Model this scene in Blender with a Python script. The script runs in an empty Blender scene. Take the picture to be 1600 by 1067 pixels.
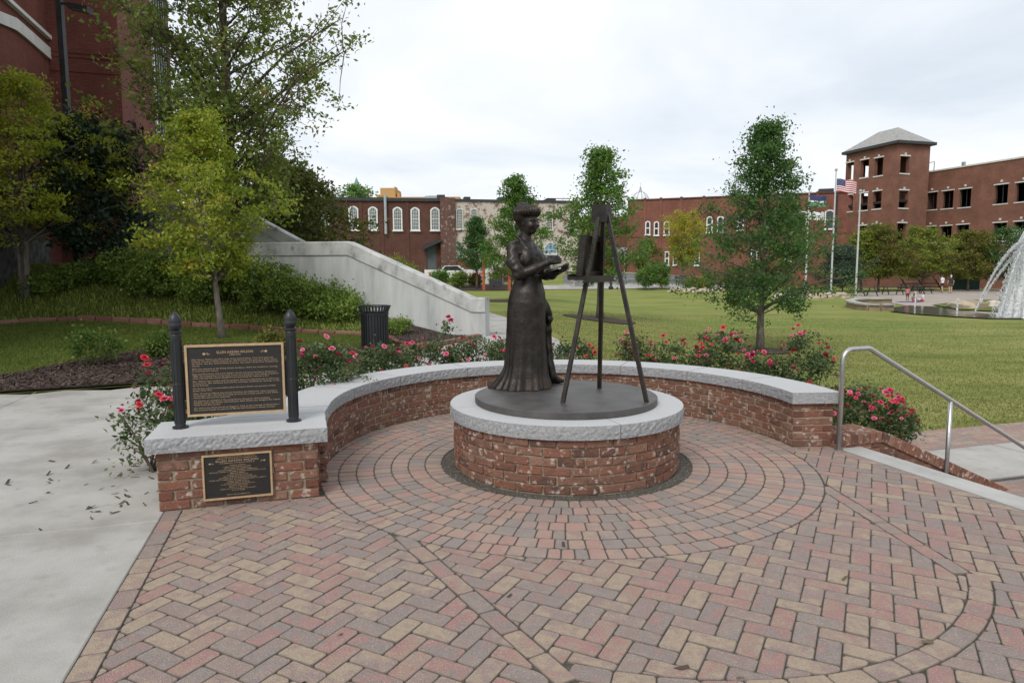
import bpy, math, random
import numpy as np
from mathutils import Vector, Matrix, Euler
from mathutils.geometry import delaunay_2d_cdt

S = bpy.context.scene
COL = S.collection
R = math.radians
pi = math.pi
random.seed(7)
RNG = np.random.default_rng(11)

# ------------------------------------------------------------------ camera
CAM_H, F_PX, PITCH, ROLL = 1.592, 1053.5, 0.10342, 0.0038725
cam_d = bpy.data.cameras.new('camera')
cam = bpy.data.objects.new('camera', cam_d)
COL.objects.link(cam)
cam.location = (0, 0, CAM_H)
cam.rotation_euler = (pi / 2 - PITCH, ROLL, 0)
cam_d.sensor_width = 36.0
cam_d.lens = F_PX / 1600 * 36
cam_d.clip_start = 0.05
cam_d.clip_end = 5000
S.camera = cam

# ------------------------------------------------------------------ sky, sun, exposure
SUN_EL, SUN_AZ = R(44), R(204)          # azimuth clockwise from +Y
W = bpy.data.worlds.new('World')
S.world = W
W.use_nodes = True
nt = W.node_tree
nt.nodes.clear()
_o = nt.nodes.new('ShaderNodeOutputWorld')
_b = nt.nodes.new('ShaderNodeBackground')
_b.inputs['Strength'].default_value = 0.1
_sky = nt.nodes.new('ShaderNodeTexSky')
_sky.sky_type = 'NISHITA'
_sky.sun_disc = False
_sky.sun_elevation = SUN_EL
_sky.sun_rotation = SUN_AZ
_tc = nt.nodes.new('ShaderNodeTexCoord')
_sep = nt.nodes.new('ShaderNodeSeparateXYZ')
nt.links.new(_tc.outputs['Generated'], _sep.inputs[0])


def _m(op, a, b=None, c=None):
    n = nt.nodes.new('ShaderNodeMath')
    n.operation = op
    for i, v in enumerate((a, b, c)):
        if v is None:
            continue
        if isinstance(v, (int, float)):
            n.inputs[i].default_value = v
        else:
            nt.links.new(v, n.inputs[i])
    return n.outputs[0]


# project the cloud deck: direction / (z + k) gives streaks that flatten to the horizon
_z = _m('ADD', _m('MAXIMUM', _sep.outputs[2], 0.0), 0.16)
_cx = _m('DIVIDE', _sep.outputs[0], _z)
_cy = _m('DIVIDE', _sep.outputs[1], _z)
_cmb = nt.nodes.new('ShaderNodeCombineXYZ')
nt.links.new(_cx, _cmb.inputs[0])
nt.links.new(_cy, _cmb.inputs[1])
_n1 = nt.nodes.new('ShaderNodeTexNoise')
_n1.inputs['Scale'].default_value = 0.75
_n1.inputs['Detail'].default_value = 9
_n1.inputs['Roughness'].default_value = 0.52
_n1.inputs['Distortion'].default_value = 0.35
nt.links.new(_cmb.outputs[0], _n1.inputs['Vector'])
_r = nt.nodes.new('ShaderNodeValToRGB')
_r.color_ramp.elements[0].position = 0.33
_r.color_ramp.elements[0].color = (5.1, 5.6, 6.2, 1)
_r.color_ramp.elements[1].position = 0.60
_r.color_ramp.elements[1].color = (7.3, 7.45, 7.65, 1)
nt.links.new(_n1.outputs['Fac'], _r.inputs[0])
_mx = nt.nodes.new('ShaderNodeMix')
_mx.data_type = 'RGBA'
_mx.inputs[0].default_value = 0.96
nt.links.new(_sky.outputs[0], _mx.inputs[6])
nt.links.new(_r.outputs[0], _mx.inputs[7])
nt.links.new(_mx.outputs[2], _b.inputs['Color'])
nt.links.new(_b.outputs[0], _o.inputs[0])

sun_d = bpy.data.lights.new('sun', 'SUN')
sun_d.energy = 1.5
sun_d.angle = R(25)
sun_d.color = (1.0, 0.96, 0.9)
sun = bpy.data.objects.new('sun', sun_d)
COL.objects.link(sun)
_sd = Vector((math.sin(SUN_AZ) * math.cos(SUN_EL), math.cos(SUN_AZ) * math.cos(SUN_EL), math.sin(SUN_EL)))
sun.rotation_euler = _sd.to_track_quat('Z', 'Y').to_euler()
S.view_settings.view_transform = 'Standard'
S.view_settings.look = 'None'
S.view_settings.exposure = 0.56
S.view_settings.gamma = 1.0
S.view_settings.use_curve_mapping = False
S.cycles.max_bounces = 8
S.cycles.diffuse_bounces = 6
S.cycles.transparent_max_bounces = 24

# ------------------------------------------------------------------ materials
MATS = {}


def pm(name, cols, scale=4.0, rough=0.8, metal=0.0, bump=0.0, bscale=60.0, rnd=None, detail=6.0,
       stretch=(1, 1, 1), contrast=(0.35, 0.65), speck=None, spec=0.5, const=False, hue=None, trans=None):
    """noise-ramped principled material. rnd: 'obj' / 'attr' picks from the ramp by random, noise then blends."""
    if name in MATS:
        return MATS[name]
    m = bpy.data.materials.new(name)
    m.use_nodes = True
    t = m.node_tree
    N, L = t.nodes, t.links
    p = N['Principled BSDF']
    tc = N.new('ShaderNodeTexCoord')
    mp = N.new('ShaderNodeMapping')
    mp.inputs['Scale'].default_value = stretch
    L.new(tc.outputs['Object'], mp.inputs[0])
    vec = mp.outputs[0]
    nz = N.new('ShaderNodeTexNoise')
    nz.inputs['Scale'].default_value = scale
    nz.inputs['Detail'].default_value = detail
    nz.inputs['Roughness'].default_value = 0.6
    rp = N.new('ShaderNodeValToRGB')
    cr = rp.color_ramp
    if const:
        cr.interpolation = 'CONSTANT'
    n = len(cols)
    while len(cr.elements) < n:
        cr.elements.new(0.5)
    for i, c in enumerate(cols):
        if const:
            cr.elements[i].position = i / n
        elif rnd:
            cr.elements[i].position = i / max(1, n - 1)
        else:
            cr.elements[i].position = contrast[0] + (contrast[1] - contrast[0]) * (i / max(1, n - 1))
        cr.elements[i].color = (*c, 1)
    fac = nz.outputs['Fac']
    if rnd:
        if rnd == 'obj':
            oi = N.new('ShaderNodeObjectInfo')
            rv = oi.outputs['Random']
            off = N.new('ShaderNodeVectorMath')
            off.operation = 'ADD'
            cb = N.new('ShaderNodeMath')
            cb.operation = 'MULTIPLY'
            cb.inputs[1].default_value = 91.7
            L.new(rv, cb.inputs[0])
            L.new(vec, off.inputs[0])
            L.new(cb.outputs[0], off.inputs[1])
            vec = off.outputs[0]
        else:
            at = N.new('ShaderNodeAttribute')
            at.attribute_name = 'tint'
            rv = at.outputs['Fac']
        mr = N.new('ShaderNodeMapRange')
        mr.inputs[1].default_value = 0.3
        mr.inputs[2].default_value = 0.7
        amp = 0.13 if hue is None else hue
        mr.inputs[3].default_value = -amp
        mr.inputs[4].default_value = amp
        mr.clamp = True
        L.new(nz.outputs['Fac'], mr.inputs[0])
        ad = N.new('ShaderNodeMath')
        ad.operation = 'ADD'
        ad.use_clamp = True
        L.new(rv, ad.inputs[0])
        L.new(mr.outputs[0], ad.inputs[1])
        fac = ad.outputs[0]
    L.new(vec, nz.inputs['Vector'])
    L.new(fac, rp.inputs[0])
    col = rp.outputs[0]
    if speck:      # (scale, strength, colour, threshold)
        sn = N.new('ShaderNodeTexNoise')
        sn.inputs['Scale'].default_value = speck[0]
        sn.inputs['Detail'].default_value = 4
        L.new(vec, sn.inputs['Vector'])
        sr = N.new('ShaderNodeMapRange')
        sr.inputs[1].default_value = speck[3]
        sr.inputs[2].default_value = speck[3] + 0.1
        sr.inputs[4].default_value = speck[1]
        L.new(sn.outputs['Fac'], sr.inputs[0])
        mx = N.new('ShaderNodeMix')
        mx.data_type = 'RGBA'
        L.new(sr.outputs[0], mx.inputs[0])
        L.new(col, mx.inputs[6])
        mx.inputs[7].default_value = (*speck[2], 1)
        col = mx.outputs[2]
    L.new(col, p.inputs['Base Color'])
    p.inputs['Roughness'].default_value = rough
    p.inputs['Metallic'].default_value = metal
    p.inputs['Specular IOR Level'].default_value = spec
    if bump:
        bn = N.new('ShaderNodeTexNoise')
        bn.inputs['Scale'].default_value = bscale
        bn.inputs['Detail'].default_value = 5
        L.new(vec, bn.inputs['Vector'])
        bp = N.new('ShaderNodeBump')
        bp.inputs['Strength'].default_value = min(1, bump)
        bp.inputs['Distance'].default_value = 0.012
        L.new(bn.outputs['Fac'], bp.inputs['Height'])
        L.new(bp.outputs[0], p.inputs['Normal'])
    if trans:
        tr = N.new('ShaderNodeBsdfTranslucent')
        hs = N.new('ShaderNodeHueSaturation')
        hs.inputs['Value'].default_value = 1.5
        L.new(col, hs.inputs['Color'])
        L.new(hs.outputs[0], tr.inputs[0])
        ms = N.new('ShaderNodeMixShader')
        ms.inputs[0].default_value = trans
        L.new(p.outputs[0], ms.inputs[1])
        L.new(tr.outputs[0], ms.inputs[2])
        L.new(ms.outputs[0], N['Material Output'].inputs[0])
    MATS[name] = m
    return m


def leafmat(name, cols, trans=0.28):
    return pm(name, cols, scale=1.5, rough=0.55, rnd='attr', hue=0.12, trans=trans, spec=0.35)


def wallbrick(name, c1, c2, mortar, scale=1.0, patch=None):
    """brick courses for far walls, mapped along (x+y, z) of the wall's own axes."""
    if name in MATS:
        return MATS[name]
    m = bpy.data.materials.new(name)
    m.use_nodes = True
    t = m.node_tree
    N, L = t.nodes, t.links
    p = N['Principled BSDF']
    tc = N.new('ShaderNodeTexCoord')
    sp = N.new('ShaderNodeSeparateXYZ')
    L.new(tc.outputs['Object'], sp.inputs[0])
    ad = N.new('ShaderNodeMath')
    L.new(sp.outputs[0], ad.inputs[0])
    L.new(sp.outputs[1], ad.inputs[1])
    cb = N.new('ShaderNodeCombineXYZ')
    L.new(ad.outputs[0], cb.inputs[0])
    L.new(sp.outputs[2], cb.inputs[1])
    br = N.new('ShaderNodeTexBrick')
    br.inputs['Scale'].default_value = 1.0 / scale
    br.inputs['Color1'].default_value = (*c1, 1)
    br.inputs['Color2'].default_value = (*c2, 1)
    br.inputs['Mortar'].default_value = (*mortar, 1)
    br.inputs['Mortar Size'].default_value = 0.009
    br.inputs['Mortar Smooth'].default_value = 0.3
    br.inputs['Brick Width'].default_value = 0.21
    br.inputs['Row Height'].default_value = 0.0677
    br.inputs['Bias'].default_value = 0.0
    L.new(cb.outputs[0], br.inputs['Vector'])
    nz = N.new('ShaderNodeTexNoise')
    nz.inputs['Scale'].default_value = 0.55
    nz.inputs['Detail'].default_value = 9
    nz.inputs['Roughness'].default_value = 0.7
    L.new(tc.outputs['Object'], nz.inputs['Vector'])
    hs = N.new('ShaderNodeHueSaturation')
    mr = N.new('ShaderNodeMapRange')
    mr.inputs[1].default_value = 0.3
    mr.inputs[2].default_value = 0.7
    mr.inputs[3].default_value = 0.68
    mr.inputs[4].default_value = 1.25
    L.new(nz.outputs['Fac'], mr.inputs[0])
    L.new(mr.outputs[0], hs.inputs['Value'])
    L.new(br.outputs['Color'], hs.inputs['Color'])
    col = hs.outputs[0]
    if patch:      # (colour, threshold, scale, strength): paint or bloom that has worn off in patches
        n2 = N.new('ShaderNodeTexNoise')
        n2.inputs['Scale'].default_value = patch[2]
        n2.inputs['Detail'].default_value = 12
        n2.inputs['Roughness'].default_value = 0.72
        L.new(tc.outputs['Object'], n2.inputs['Vector'])
        m2 = N.new('ShaderNodeMapRange')
        m2.inputs[1].default_value = patch[1]
        m2.inputs[2].default_value = patch[1] + 0.08
        m2.inputs[4].default_value = patch[3]
        L.new(n2.outputs['Fac'], m2.inputs[0])
        mx = N.new('ShaderNodeMix')
        mx.data_type = 'RGBA'
        L.new(m2.outputs[0], mx.inputs[0])
        L.new(col, mx.inputs[6])
        mx.inputs[7].default_value = (*patch[0], 1)
        col = mx.outputs[2]
    L.new(col, p.inputs['Base Color'])
    p.inputs['Roughness'].default_value = 0.9
    p.inputs['Specular IOR Level'].default_value = 0.25
    bp = N.new('ShaderNodeBump')
    bp.inputs['Strength'].default_value = 0.5
    bp.inputs['Distance'].default_value = 0.01
    iv = N.new('ShaderNodeMath')
    iv.operation = 'SUBTRACT'
    iv.inputs[0].default_value = 1
    L.new(br.outputs['Fac'], iv.inputs[1])
    L.new(iv.outputs[0], bp.inputs['Height'])
    L.new(bp.outputs[0], p.inputs['Normal'])
    MATS[name] = m
    return m


# ------------------------------------------------------------------ object helpers
def wloc(o):
    v = Vector((0, 0, 0))
    while o is not None:
        v += o.location
        o = o.parent
    return v


def tag(o, label=None, cat=None, group=None, kind=None):
    if label:
        o['label'] = label
    if cat:
        o['category'] = cat
    if group:
        o['group'] = group
    if kind:
        o['kind'] = kind
    return o


def thing(name, label, cat, loc=(0, 0, 0), rz=0.0, group=None):
    o = bpy.data.objects.new(name, None)
    o.empty_display_size = 0.1
    COL.objects.link(o)
    o.location = loc
    o.rotation_euler = (0, 0, rz)
    return tag(o, label, cat, group)


def npmesh(name, V, F, tint=None, smooth=False):
    """V (N,3), F (M,k) arrays -> mesh"""
    V = np.asarray(V, dtype=np.float32)
    F = np.asarray(F, dtype=np.int32)
    me = bpy.data.meshes.new(name)
    me.vertices.add(len(V))
    me.vertices.foreach_set('co', V.ravel())
    k = F.shape[1]
    me.loops.add(F.size)
    me.loops.foreach_set('vertex_index', F.ravel())
    me.polygons.add(len(F))
    me.polygons.foreach_set('loop_start', np.arange(len(F), dtype=np.int32) * k)
    me.polygons.foreach_set('loop_total', np.full(len(F), k, dtype=np.int32))
    if smooth:
        me.polygons.foreach_set('use_smooth', np.ones(len(F), dtype=bool))
    if tint is not None:
        a = me.attributes.new('tint', 'FLOAT', 'FACE')
        a.data.foreach_set('value', np.asarray(tint, dtype=np.float32))
    me.update(calc_edges=True)
    return me


def link(name, me, m=None, parent=None, loc=None, rot=None):
    o = bpy.data.objects.new(name, me)
    COL.objects.link(o)
    if m is not None and me is not None and len(me.materials) == 0:
        me.materials.append(m)
    if parent is not None:
        o.parent = parent
    if loc is not None:
        o.location = loc
    if rot is not None:
        o.rotation_euler = rot
    return o


def nplink(name, V, F, m, parent=None, tint=None, smooth=False, local=False):
    V = np.asarray(V, dtype=float)
    if parent is not None and not local:
        V = V - np.array(wloc(parent))
    return link(name, npmesh(name, V, F, tint, smooth), m, parent)


class MB:
    def __init__(s):
        s.V, s.F, s.T = [], [], []

    def add(s, V, F, tint=0.5):
        b = len(s.V)
        s.V += [tuple(v) for v in V]
        s.F += [tuple(i + b for i in f) for f in F]
        s.T += [tint] * len(F)
        return s

    def box(s, c, d, rz=0.0, tint=0.5, M=None):
        x, y, z = d[0] / 2, d[1] / 2, d[2] / 2
        P = [(-x, -y, -z), (x, -y, -z), (x, y, -z), (-x, y, -z), (-x, -y, z), (x, -y, z), (x, y, z), (-x, y, z)]
        if M is None:
            M = Matrix.Rotation(rz, 4, 'Z')
        P = [Vector(c) + (M @ Vector(p)) for p in P]
        return s.add(P, [(3, 2, 1, 0), (4, 5, 6, 7), (0, 1, 5, 4), (1, 2, 6, 5), (2, 3, 7, 6), (3, 0, 4, 7)], tint)

    def b2(s, lo, hi, tint=0.5):
        return s.box([(a + b) / 2 for a, b in zip(lo, hi)], [b - a for a, b in zip(lo, hi)], 0, tint)

    def bar(s, p0, p1, w, h, up=(0, 0, 1), tint=0.5):
        p0, p1 = Vector(p0), Vector(p1)
        d = p1 - p0
        z = d.normalized()
        x = Vector(up).cross(z)
        if x.length < 1e-4:
            x = Vector((1, 0, 0)).cross(z)
        x.normalize()
        y = z.cross(x)
        M = Matrix((x, y, z)).transposed().to_4x4()
        return s.box((p0 + p1) / 2, (w, h, d.length), M=M, tint=tint)

    def tube(s, pts, rad, n=8, cap=True, tint=0.5):
        pts = [Vector(p) for p in pts]
        if isinstance(rad, (int, float)):
            rad = [rad] * len(pts)
        V, F = [], []
        ref = None
        for i, p in enumerate(pts):
            d = (pts[min(i + 1, len(pts) - 1)] - pts[max(i - 1, 0)])
            d.normalize()
            if ref is None:
                ref = Vector((1, 0, 0)) if abs(d.x) < 0.8 else Vector((0, 1, 0))
            x = (ref - d * ref.dot(d)).normalized()
            ref = x
            y = d.cross(x)
            for k in range(n):
                a = 2 * pi * k / n
                V.append(p + x * (math.cos(a) * rad[i]) + y * (math.sin(a) * rad[i]))
        for i in range(len(pts) - 1):
            for k in range(n):
                a, b = i * n + k, i * n + (k + 1) % n
                F.append((a, b, b + n, a + n))
        if cap:
            F.append(tuple(range(n - 1, -1, -1)))
            F.append(tuple(range((len(pts) - 1) * n, len(pts) * n)))
        return s.add(V, F, tint)

    def lathe(s, prof, c=(0, 0, 0), n=24, tint=0.5, cap=True):
        V, F = [], []
        for r, z in prof:
            for k in range(n):
                a = 2 * pi * k / n
                V.append((c[0] + r * math.cos(a), c[1] + r * math.sin(a), c[2] + z))
        for i in range(len(prof) - 1):
            for k in range(n):
                a, b = i * n + k, i * n + (k + 1) % n
                F.append((a, b, b + n, a + n))
        if cap:
            F.append(tuple(range(n - 1, -1, -1)))
            F.append(tuple(range((len(prof) - 1) * n, len(prof) * n)))
        return s.add(V, F, tint)

    def prism(s, poly, z0, z1, tint=0.5):
        n = len(poly)
        V = [(x, y, z0) for x, y in poly] + [(x, y, z1) for x, y in poly]
        F = [tuple(range(n - 1, -1, -1)), tuple(range(n, 2 * n))]
        F += [(i, (i + 1) % n, n + (i + 1) % n, n + i) for i in range(n)]
        return s.add(V, F, tint)

    def slab(s, poly3, thick, axis):
        """polygon of 3-D points pushed along a vector"""
        n = len(poly3)
        d = Vector(axis) * thick
        V = [Vector(p) for p in poly3] + [Vector(p) + d for p in poly3]
        F = [tuple(range(n - 1, -1, -1)), tuple(range(n, 2 * n))]
        F += [(i, (i + 1) % n, n + (i + 1) % n, n + i) for i in range(n)]
        return s.add(V, F)

    def quad(s, a, b, c, d, tint=0.5):
        return s.add([a, b, c, d], [(0, 1, 2, 3)], tint)

    def mesh(s, name, off=(0, 0, 0), smooth=False, attr=False):
        me = bpy.data.meshes.new(name)
        ox, oy, oz = off
        me.from_pydata([(x - ox, y - oy, z - oz) for x, y, z in s.V], [], s.F)
        if smooth:
            me.polygons.foreach_set('use_smooth', [True] * len(me.polygons))
        if attr:
            a = me.attributes.new('tint', 'FLOAT', 'FACE')
            a.data.foreach_set('value', s.T)
        me.update()
        return me

    def build(s, name, m, parent=None, local=False, smooth=False, attr=False, kind=None):
        off = (0, 0, 0)
        if parent is not None and not local:
            off = wloc(parent)
        o = link(name, s.mesh(name, off, smooth, attr), m, parent)
        if kind:
            o['kind'] = kind
        if smooth == 'auto':
            pass
        return o


def struct(o, label=None):
    o['kind'] = 'structure'
    if label:
        o['label'] = label
    return o


# ------------------------------------------------------------------ places
CX, CY = 0.446, 5.614                      # centre of the pedestal
GA = R(16.86)                              # the square is laid out at this angle
EU = Vector((math.cos(GA), math.sin(GA)))
EV = Vector((-math.sin(GA), math.cos(GA)))


def P2(u, v):
    return (CX + u * EU.x + v * EV.x, CY + u * EU.y + v * EV.y)


def P3(u, v, z):
    x, y = P2(u, v)
    return (x, y, z)


def UV(x, y):
    dx, dy = x - CX, y - CY
    return dx * EU.x + dy * EU.y, dx * EV.x + dy * EV.y


def ss(t, a, b):
    t = np.clip((t - a) / (b - a), 0, 1)
    return t * t * (3 - 2 * t)


def Tz(x, y):
    """height of the ground"""
    x = np.asarray(x, float)
    y = np.asarray(y, float)
    xa = np.clip(-0.5 + (y - 8) * 0.06, -0.5, 0.5)
    xb = np.clip(2.6 + (y - 8) * 0.3, 2.0, 8.0)
    t = np.clip((x - xa) / (xb - xa), 0, 1)
    near = -0.6 * t * t * (3 - 2 * t)
    A = np.interp(x, [-14, -9.8, -7.2, -4.2, -2.65, -1.5], [1.7, 1.7, 1.1, 0.52, 0.42, 0.0])
    g = np.interp(y, [10.5, 15.3, 17, 18.5], [0, 0.28, 0.72, 1.0])
    back = 1 - ss(y, 30, 42)
    near = near + A * g * back
    rise = np.interp(y, [40, 46, 56, 64, 74, 90, 400], [-0.6, -0.55, 0.0, 0.62, 1.3, 1.5, 1.5])
    w = 1 - ss(x, 14, 30)
    far = -0.6 + (rise + 0.6) * w
    return np.maximum(near, far)


def T1(x, y):
    return float(Tz(x, y))


def ray(px, py):
    """direction through a point of the 1600 x 1067 photograph"""
    x, y = px - 800, py - 533.5
    cr, sr = math.cos(-ROLL), math.sin(-ROLL)
    X, Y = x * cr + y * sr, -x * sr + y * cr
    c, s = math.cos(PITCH), math.sin(PITCH)
    return Vector((X, F_PX * c - Y * s, -F_PX * s - Y * c))


def at(px, py, y):
    """the point seen there at the distance y"""
    r = ray(px, py)
    t = y / r.y
    return Vector((r.x * t, y, CAM_H + r.z * t))


def gnd(px, py, y0=3.0):
    """the point of the ground seen there"""
    r = ray(px, py)
    r = r / r.y
    y = y0
    while y < 400:
        if CAM_H + r.z * y < T1(r.x * y, y):
            break
        y += 0.1 if y < 40 else 0.3
    for dy in (0.02,):
        while CAM_H + r.z * y < T1(r.x * y, y):
            y -= dy
    return Vector((r.x * y, y, T1(r.x * y, y)))


def drape(name, poly, off, m, step=0.5, parent=None, zf=None):
    """a sheet that lies on the ground inside a polygon"""
    xs = [p[0] for p in poly]
    ys = [p[1] for p in poly]
    B = []
    for i in range(len(poly)):
        a, b = np.array(poly[i][:2]), np.array(poly[(i + 1) % len(poly)][:2])
        n = max(1, int(np.hypot(*(b - a)) / step))
        for k in range(n):
            B.append(Vector(a + (b - a) * k / n))
    nb = len(B)
    pts = list(B)
    for gx in np.arange(min(xs) + step * 0.37, max(xs), step):
        for gy in np.arange(min(ys) + step * 0.41, max(ys), step):
            pts.append(Vector((gx, gy)))
    v, e, f, *_ = delaunay_2d_cdt(pts, [], [list(range(nb))], 1, 1e-5)
    f = [t for t in f if len(t) == 3]
    V = np.array([(p.x, p.y) for p in v])
    z = Tz(V[:, 0], V[:, 1]) + off if zf is None else zf(V[:, 0], V[:, 1]) + off
    o = nplink(name, np.c_[V, z], np.array(f), m, parent, smooth=True)
    return o


def inpoly(P, poly):
    x, y = P[:, 0], P[:, 1]
    r = np.zeros(len(P), bool)
    n = len(poly)
    for i in range(n):
        x0, y0 = poly[i][:2]
        x1, y1 = poly[(i + 1) % n][:2]
        c = ((y0 > y) != (y1 > y)) & (x < (x1 - x0) * (y - y0) / (y1 - y0 + 1e-12) + x0)
        r ^= c
    return r
# ------------------------------------------------------------------ the materials of the place
TAN, PINK, PURP, GREY, ORNG = (.30, .245, .175), (.285, .145, .135), (.215, .165, .155), (.18, .168, .162), (.295, .195, .145)
PAL = [(0.285, 0.210, 0.191), (0.302, 0.224, 0.201), (0.328, 0.249, 0.201), (0.359, 0.279, 0.210), (0.386, 0.301, 0.221), (0.338, 0.254, 0.201), (0.315, 0.232, 0.197), (0.355, 0.236, 0.183), (0.333, 0.210, 0.183), (0.347, 0.193, 0.174), (0.302, 0.207, 0.188), (0.271, 0.207, 0.189), (0.253, 0.213, 0.198), (0.271, 0.224, 0.203), (0.307, 0.240, 0.204), (0.285, 0.210, 0.191)]
PAL2 = [(0.285, 0.240, 0.216), (0.253, 0.213, 0.198), (0.268, 0.225, 0.206), (0.315, 0.245, 0.213), (0.369, 0.262, 0.213), (0.382, 0.240, 0.201), (0.359, 0.219, 0.188), (0.369, 0.279, 0.213), (0.315, 0.214, 0.191), (0.285, 0.236, 0.213)]
M_pav = pm('concrete_paver', PAL, scale=12, rough=.92, bump=1, bscale=150, rnd='obj', hue=.21, speck=(140, .6, (.46, .42, .375), .56), spec=.25)
M_pavs = pm('concrete_paver_mass', PAL, scale=12, rough=.92, bump=1, bscale=150, rnd='attr', hue=.21, speck=(140, .6, (.46, .42, .375), .56), spec=.25)
M_ring = pm('ring_paver', PAL2, scale=9, rough=.9, bump=.8, bscale=190, rnd='obj', hue=.13, speck=(140, .55, (.46, .42, .375), .57), spec=.25)
M_rings = pm('ring_paver_mass', PAL2, scale=9, rough=.9, bump=.8, bscale=190, rnd='attr', hue=.13, speck=(140, .55, (.46, .42, .375), .57), spec=.25)
M_joint = pm('joint_sand', [(.045, .038, .03), (.09, .078, .06)], scale=30, rough=1)
M_arris = pm('dark_arris', [(.14, .115, .097), (.215, .18, .15)], scale=14, rough=1, bump=.4, bscale=120)  # darker tone for the chamfers and sides of the pavers
M_gravel = pm('dark_gravel', [(.14, .14, .138), (.24, .24, .235), (.34, .34, .33)], scale=120, rough=1, bump=1, bscale=90)
BR = [(.10, .058, .046), (.175, .08, .055), (.215, .097, .065), (.165, .085, .064), (.215, .115, .078), (.14, .075, .058), (.235, .135, .097)]
M_brick = pm('red_brick', BR, scale=14, rough=.92, bump=.8, bscale=70, rnd='obj', hue=.16, speck=(21, .68, (.50, .43, .37), .57), spec=.2)
BR2 = [(.075, .042, .034), (.135, .06, .044), (.165, .066, .047), (.13, .068, .053), (.16, .078, .054), (.105, .052, .042)]
M_brickw = pm('red_brick_stained', BR2, scale=14, rough=.92, bump=.8, bscale=70, rnd='obj', hue=.16, speck=(17, .6, (.47, .41, .35), .62), spec=.2)
M_mort = pm('mortar', [(.20, .16, .11), (.29, .24, .17), (.36, .31, .23)], scale=9, rough=1, bump=.6, bscale=120)
M_gran = pm('grey_granite', [(.33, .335, .345), (.43, .435, .44), (.52, .52, .52)], scale=130, rough=.75, bump=.25, bscale=160, detail=3, contrast=(.36, .62), speck=(5, .35, (.42, .42, .42), .52))
M_rock = pm('rock_faced_granite', [(.20, .205, .215), (.27, .275, .285), (.345, .345, .35)], scale=60, rough=.9, bump=.35, bscale=45, detail=5, contrast=(.33, .62))
M_seal = pm('joint_sealant', [(.22, .17, .10), (.27, .21, .13)], scale=30, rough=.9)
M_bronze = pm('dark_bronze', [(.010, .0075, .006), (.022, .017, .014), (.042, .032, .027)], scale=9, rough=.42, metal=.4, bump=.25, bscale=50, contrast=(.3, .7), detail=8, speck=(3.5, .45, (.060, .032, .019), .58))
M_plate = pm('bronze_plate', [(.05, .046, .044), (.078, .073, .07), (.11, .10, .096)], scale=5, rough=.5, metal=.25, bump=.15, bscale=40, contrast=(.3, .7), detail=8)
M_conc = pm('walk_concrete', [(.27, .255, .235), (.355, .34, .315), (.41, .395, .37)], scale=1.4, rough=.92, bump=.35, bscale=110, detail=10, speck=(7, .35, (.24, .225, .20), .58))
M_conc2 = pm('step_concrete', [(.30, .295, .28), (.37, .365, .35), (.42, .41, .39)], scale=2, rough=.9, bump=.3, bscale=120, detail=10)
M_ramp = pm('stained_concrete', [(.21, .22, .215), (.42, .435, .43), (.53, .535, .525)], scale=1.6, rough=.9, bump=.3, bscale=30, stretch=(1.3, 1.3, .22), detail=10, contrast=(.25, .62), speck=(2.2, .45, (.30, .31, .30), .6))
M_rampc = pm('stained_coping', [(.13, .13, .12), (.40, .405, .395), (.52, .52, .51)], scale=2.2, rough=.9, bump=.3, bscale=30, stretch=(1, 1, .6), detail=11, contrast=(.28, .6), speck=(5, .6, (.13, .13, .12), .62))
M_black = pm('black_paint', [(.010, .011, .014), (.016, .017, .02)], scale=8, rough=.45)
M_plq = pm('plaque_field', [(.008, .007, .006), (.015, .013, .012)], scale=40, rough=.55, bump=.3, bscale=400)
M_gold = pm('brushed_bronze', [(.42, .29, .165), (.52, .37, .22)], scale=30, rough=.45, metal=.3)
M_steel = pm('stainless_steel', [(.42, .42, .42), (.50, .50, .50)], scale=40, rough=.35, metal=.9)
M_lawn = pm('lawn', [(.115, .15, .036), (.185, .205, .058), (.25, .245, .088)], scale=.9, rough=1, bump=.9, bscale=45, detail=12, contrast=(.3, .68), stretch=(.45, 1.25, 1), spec=.1, speck=(.16, .6, (.125, .19, .042), .52))
M_lawn2 = pm('green_grass', [(.06, .095, .018), (.10, .135, .028), (.15, .165, .046)], scale=1.6, rough=1, bump=.9, bscale=45, detail=12, spec=.1)
M_soil = pm('slope_soil', [(.05, .065, .014), (.085, .105, .024), (.12, .125, .038)], scale=2.5, rough=1, bump=1, bscale=30, detail=12, spec=.1)
M_mulch = pm('mulch', [(.018, .011, .009), (.045, .028, .022), (.075, .048, .038)], scale=30, rough=1, bump=1, bscale=60, detail=8)
M_chip = pm('mulch_chip', [(.02, .012, .010), (.05, .03, .024), (.085, .055, .043), (.12, .085, .068)], rough=1, rnd='attr', hue=.05)
M_blade = pm('grass_blade', [(.075, .10, .022), (.13, .14, .042), (.21, .195, .075), (.26, .23, .10)], rough=.8, rnd='attr', hue=.05, trans=.25, spec=.15)
M_blade2 = pm('green_blade', [(.055, .095, .014), (.085, .13, .022), (.13, .16, .034), (.19, .19, .055)], rough=.7, rnd='attr', hue=.05, trans=.25, spec=.2)
M_cover = pm('groundcover_blade', [(.115, .165, .03), (.18, .245, .048), (.245, .29, .065), (.31, .32, .085)], rough=.6, rnd='attr', hue=.05, trans=.2, spec=.3)
M_asph = pm('asphalt', [(.10, .10, .105), (.13, .13, .135)], scale=3, rough=.95, bump=.4, bscale=30)
M_white = pm('white_paint', [(.62, .62, .60), (.72, .72, .70)], scale=3, rough=.6)
M_bark = pm('grey_bark', [(.07, .06, .05), (.14, .12, .10), (.20, .175, .15)], scale=14, rough=1, bump=1, bscale=30, stretch=(1, 1, .25), detail=9)
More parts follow.
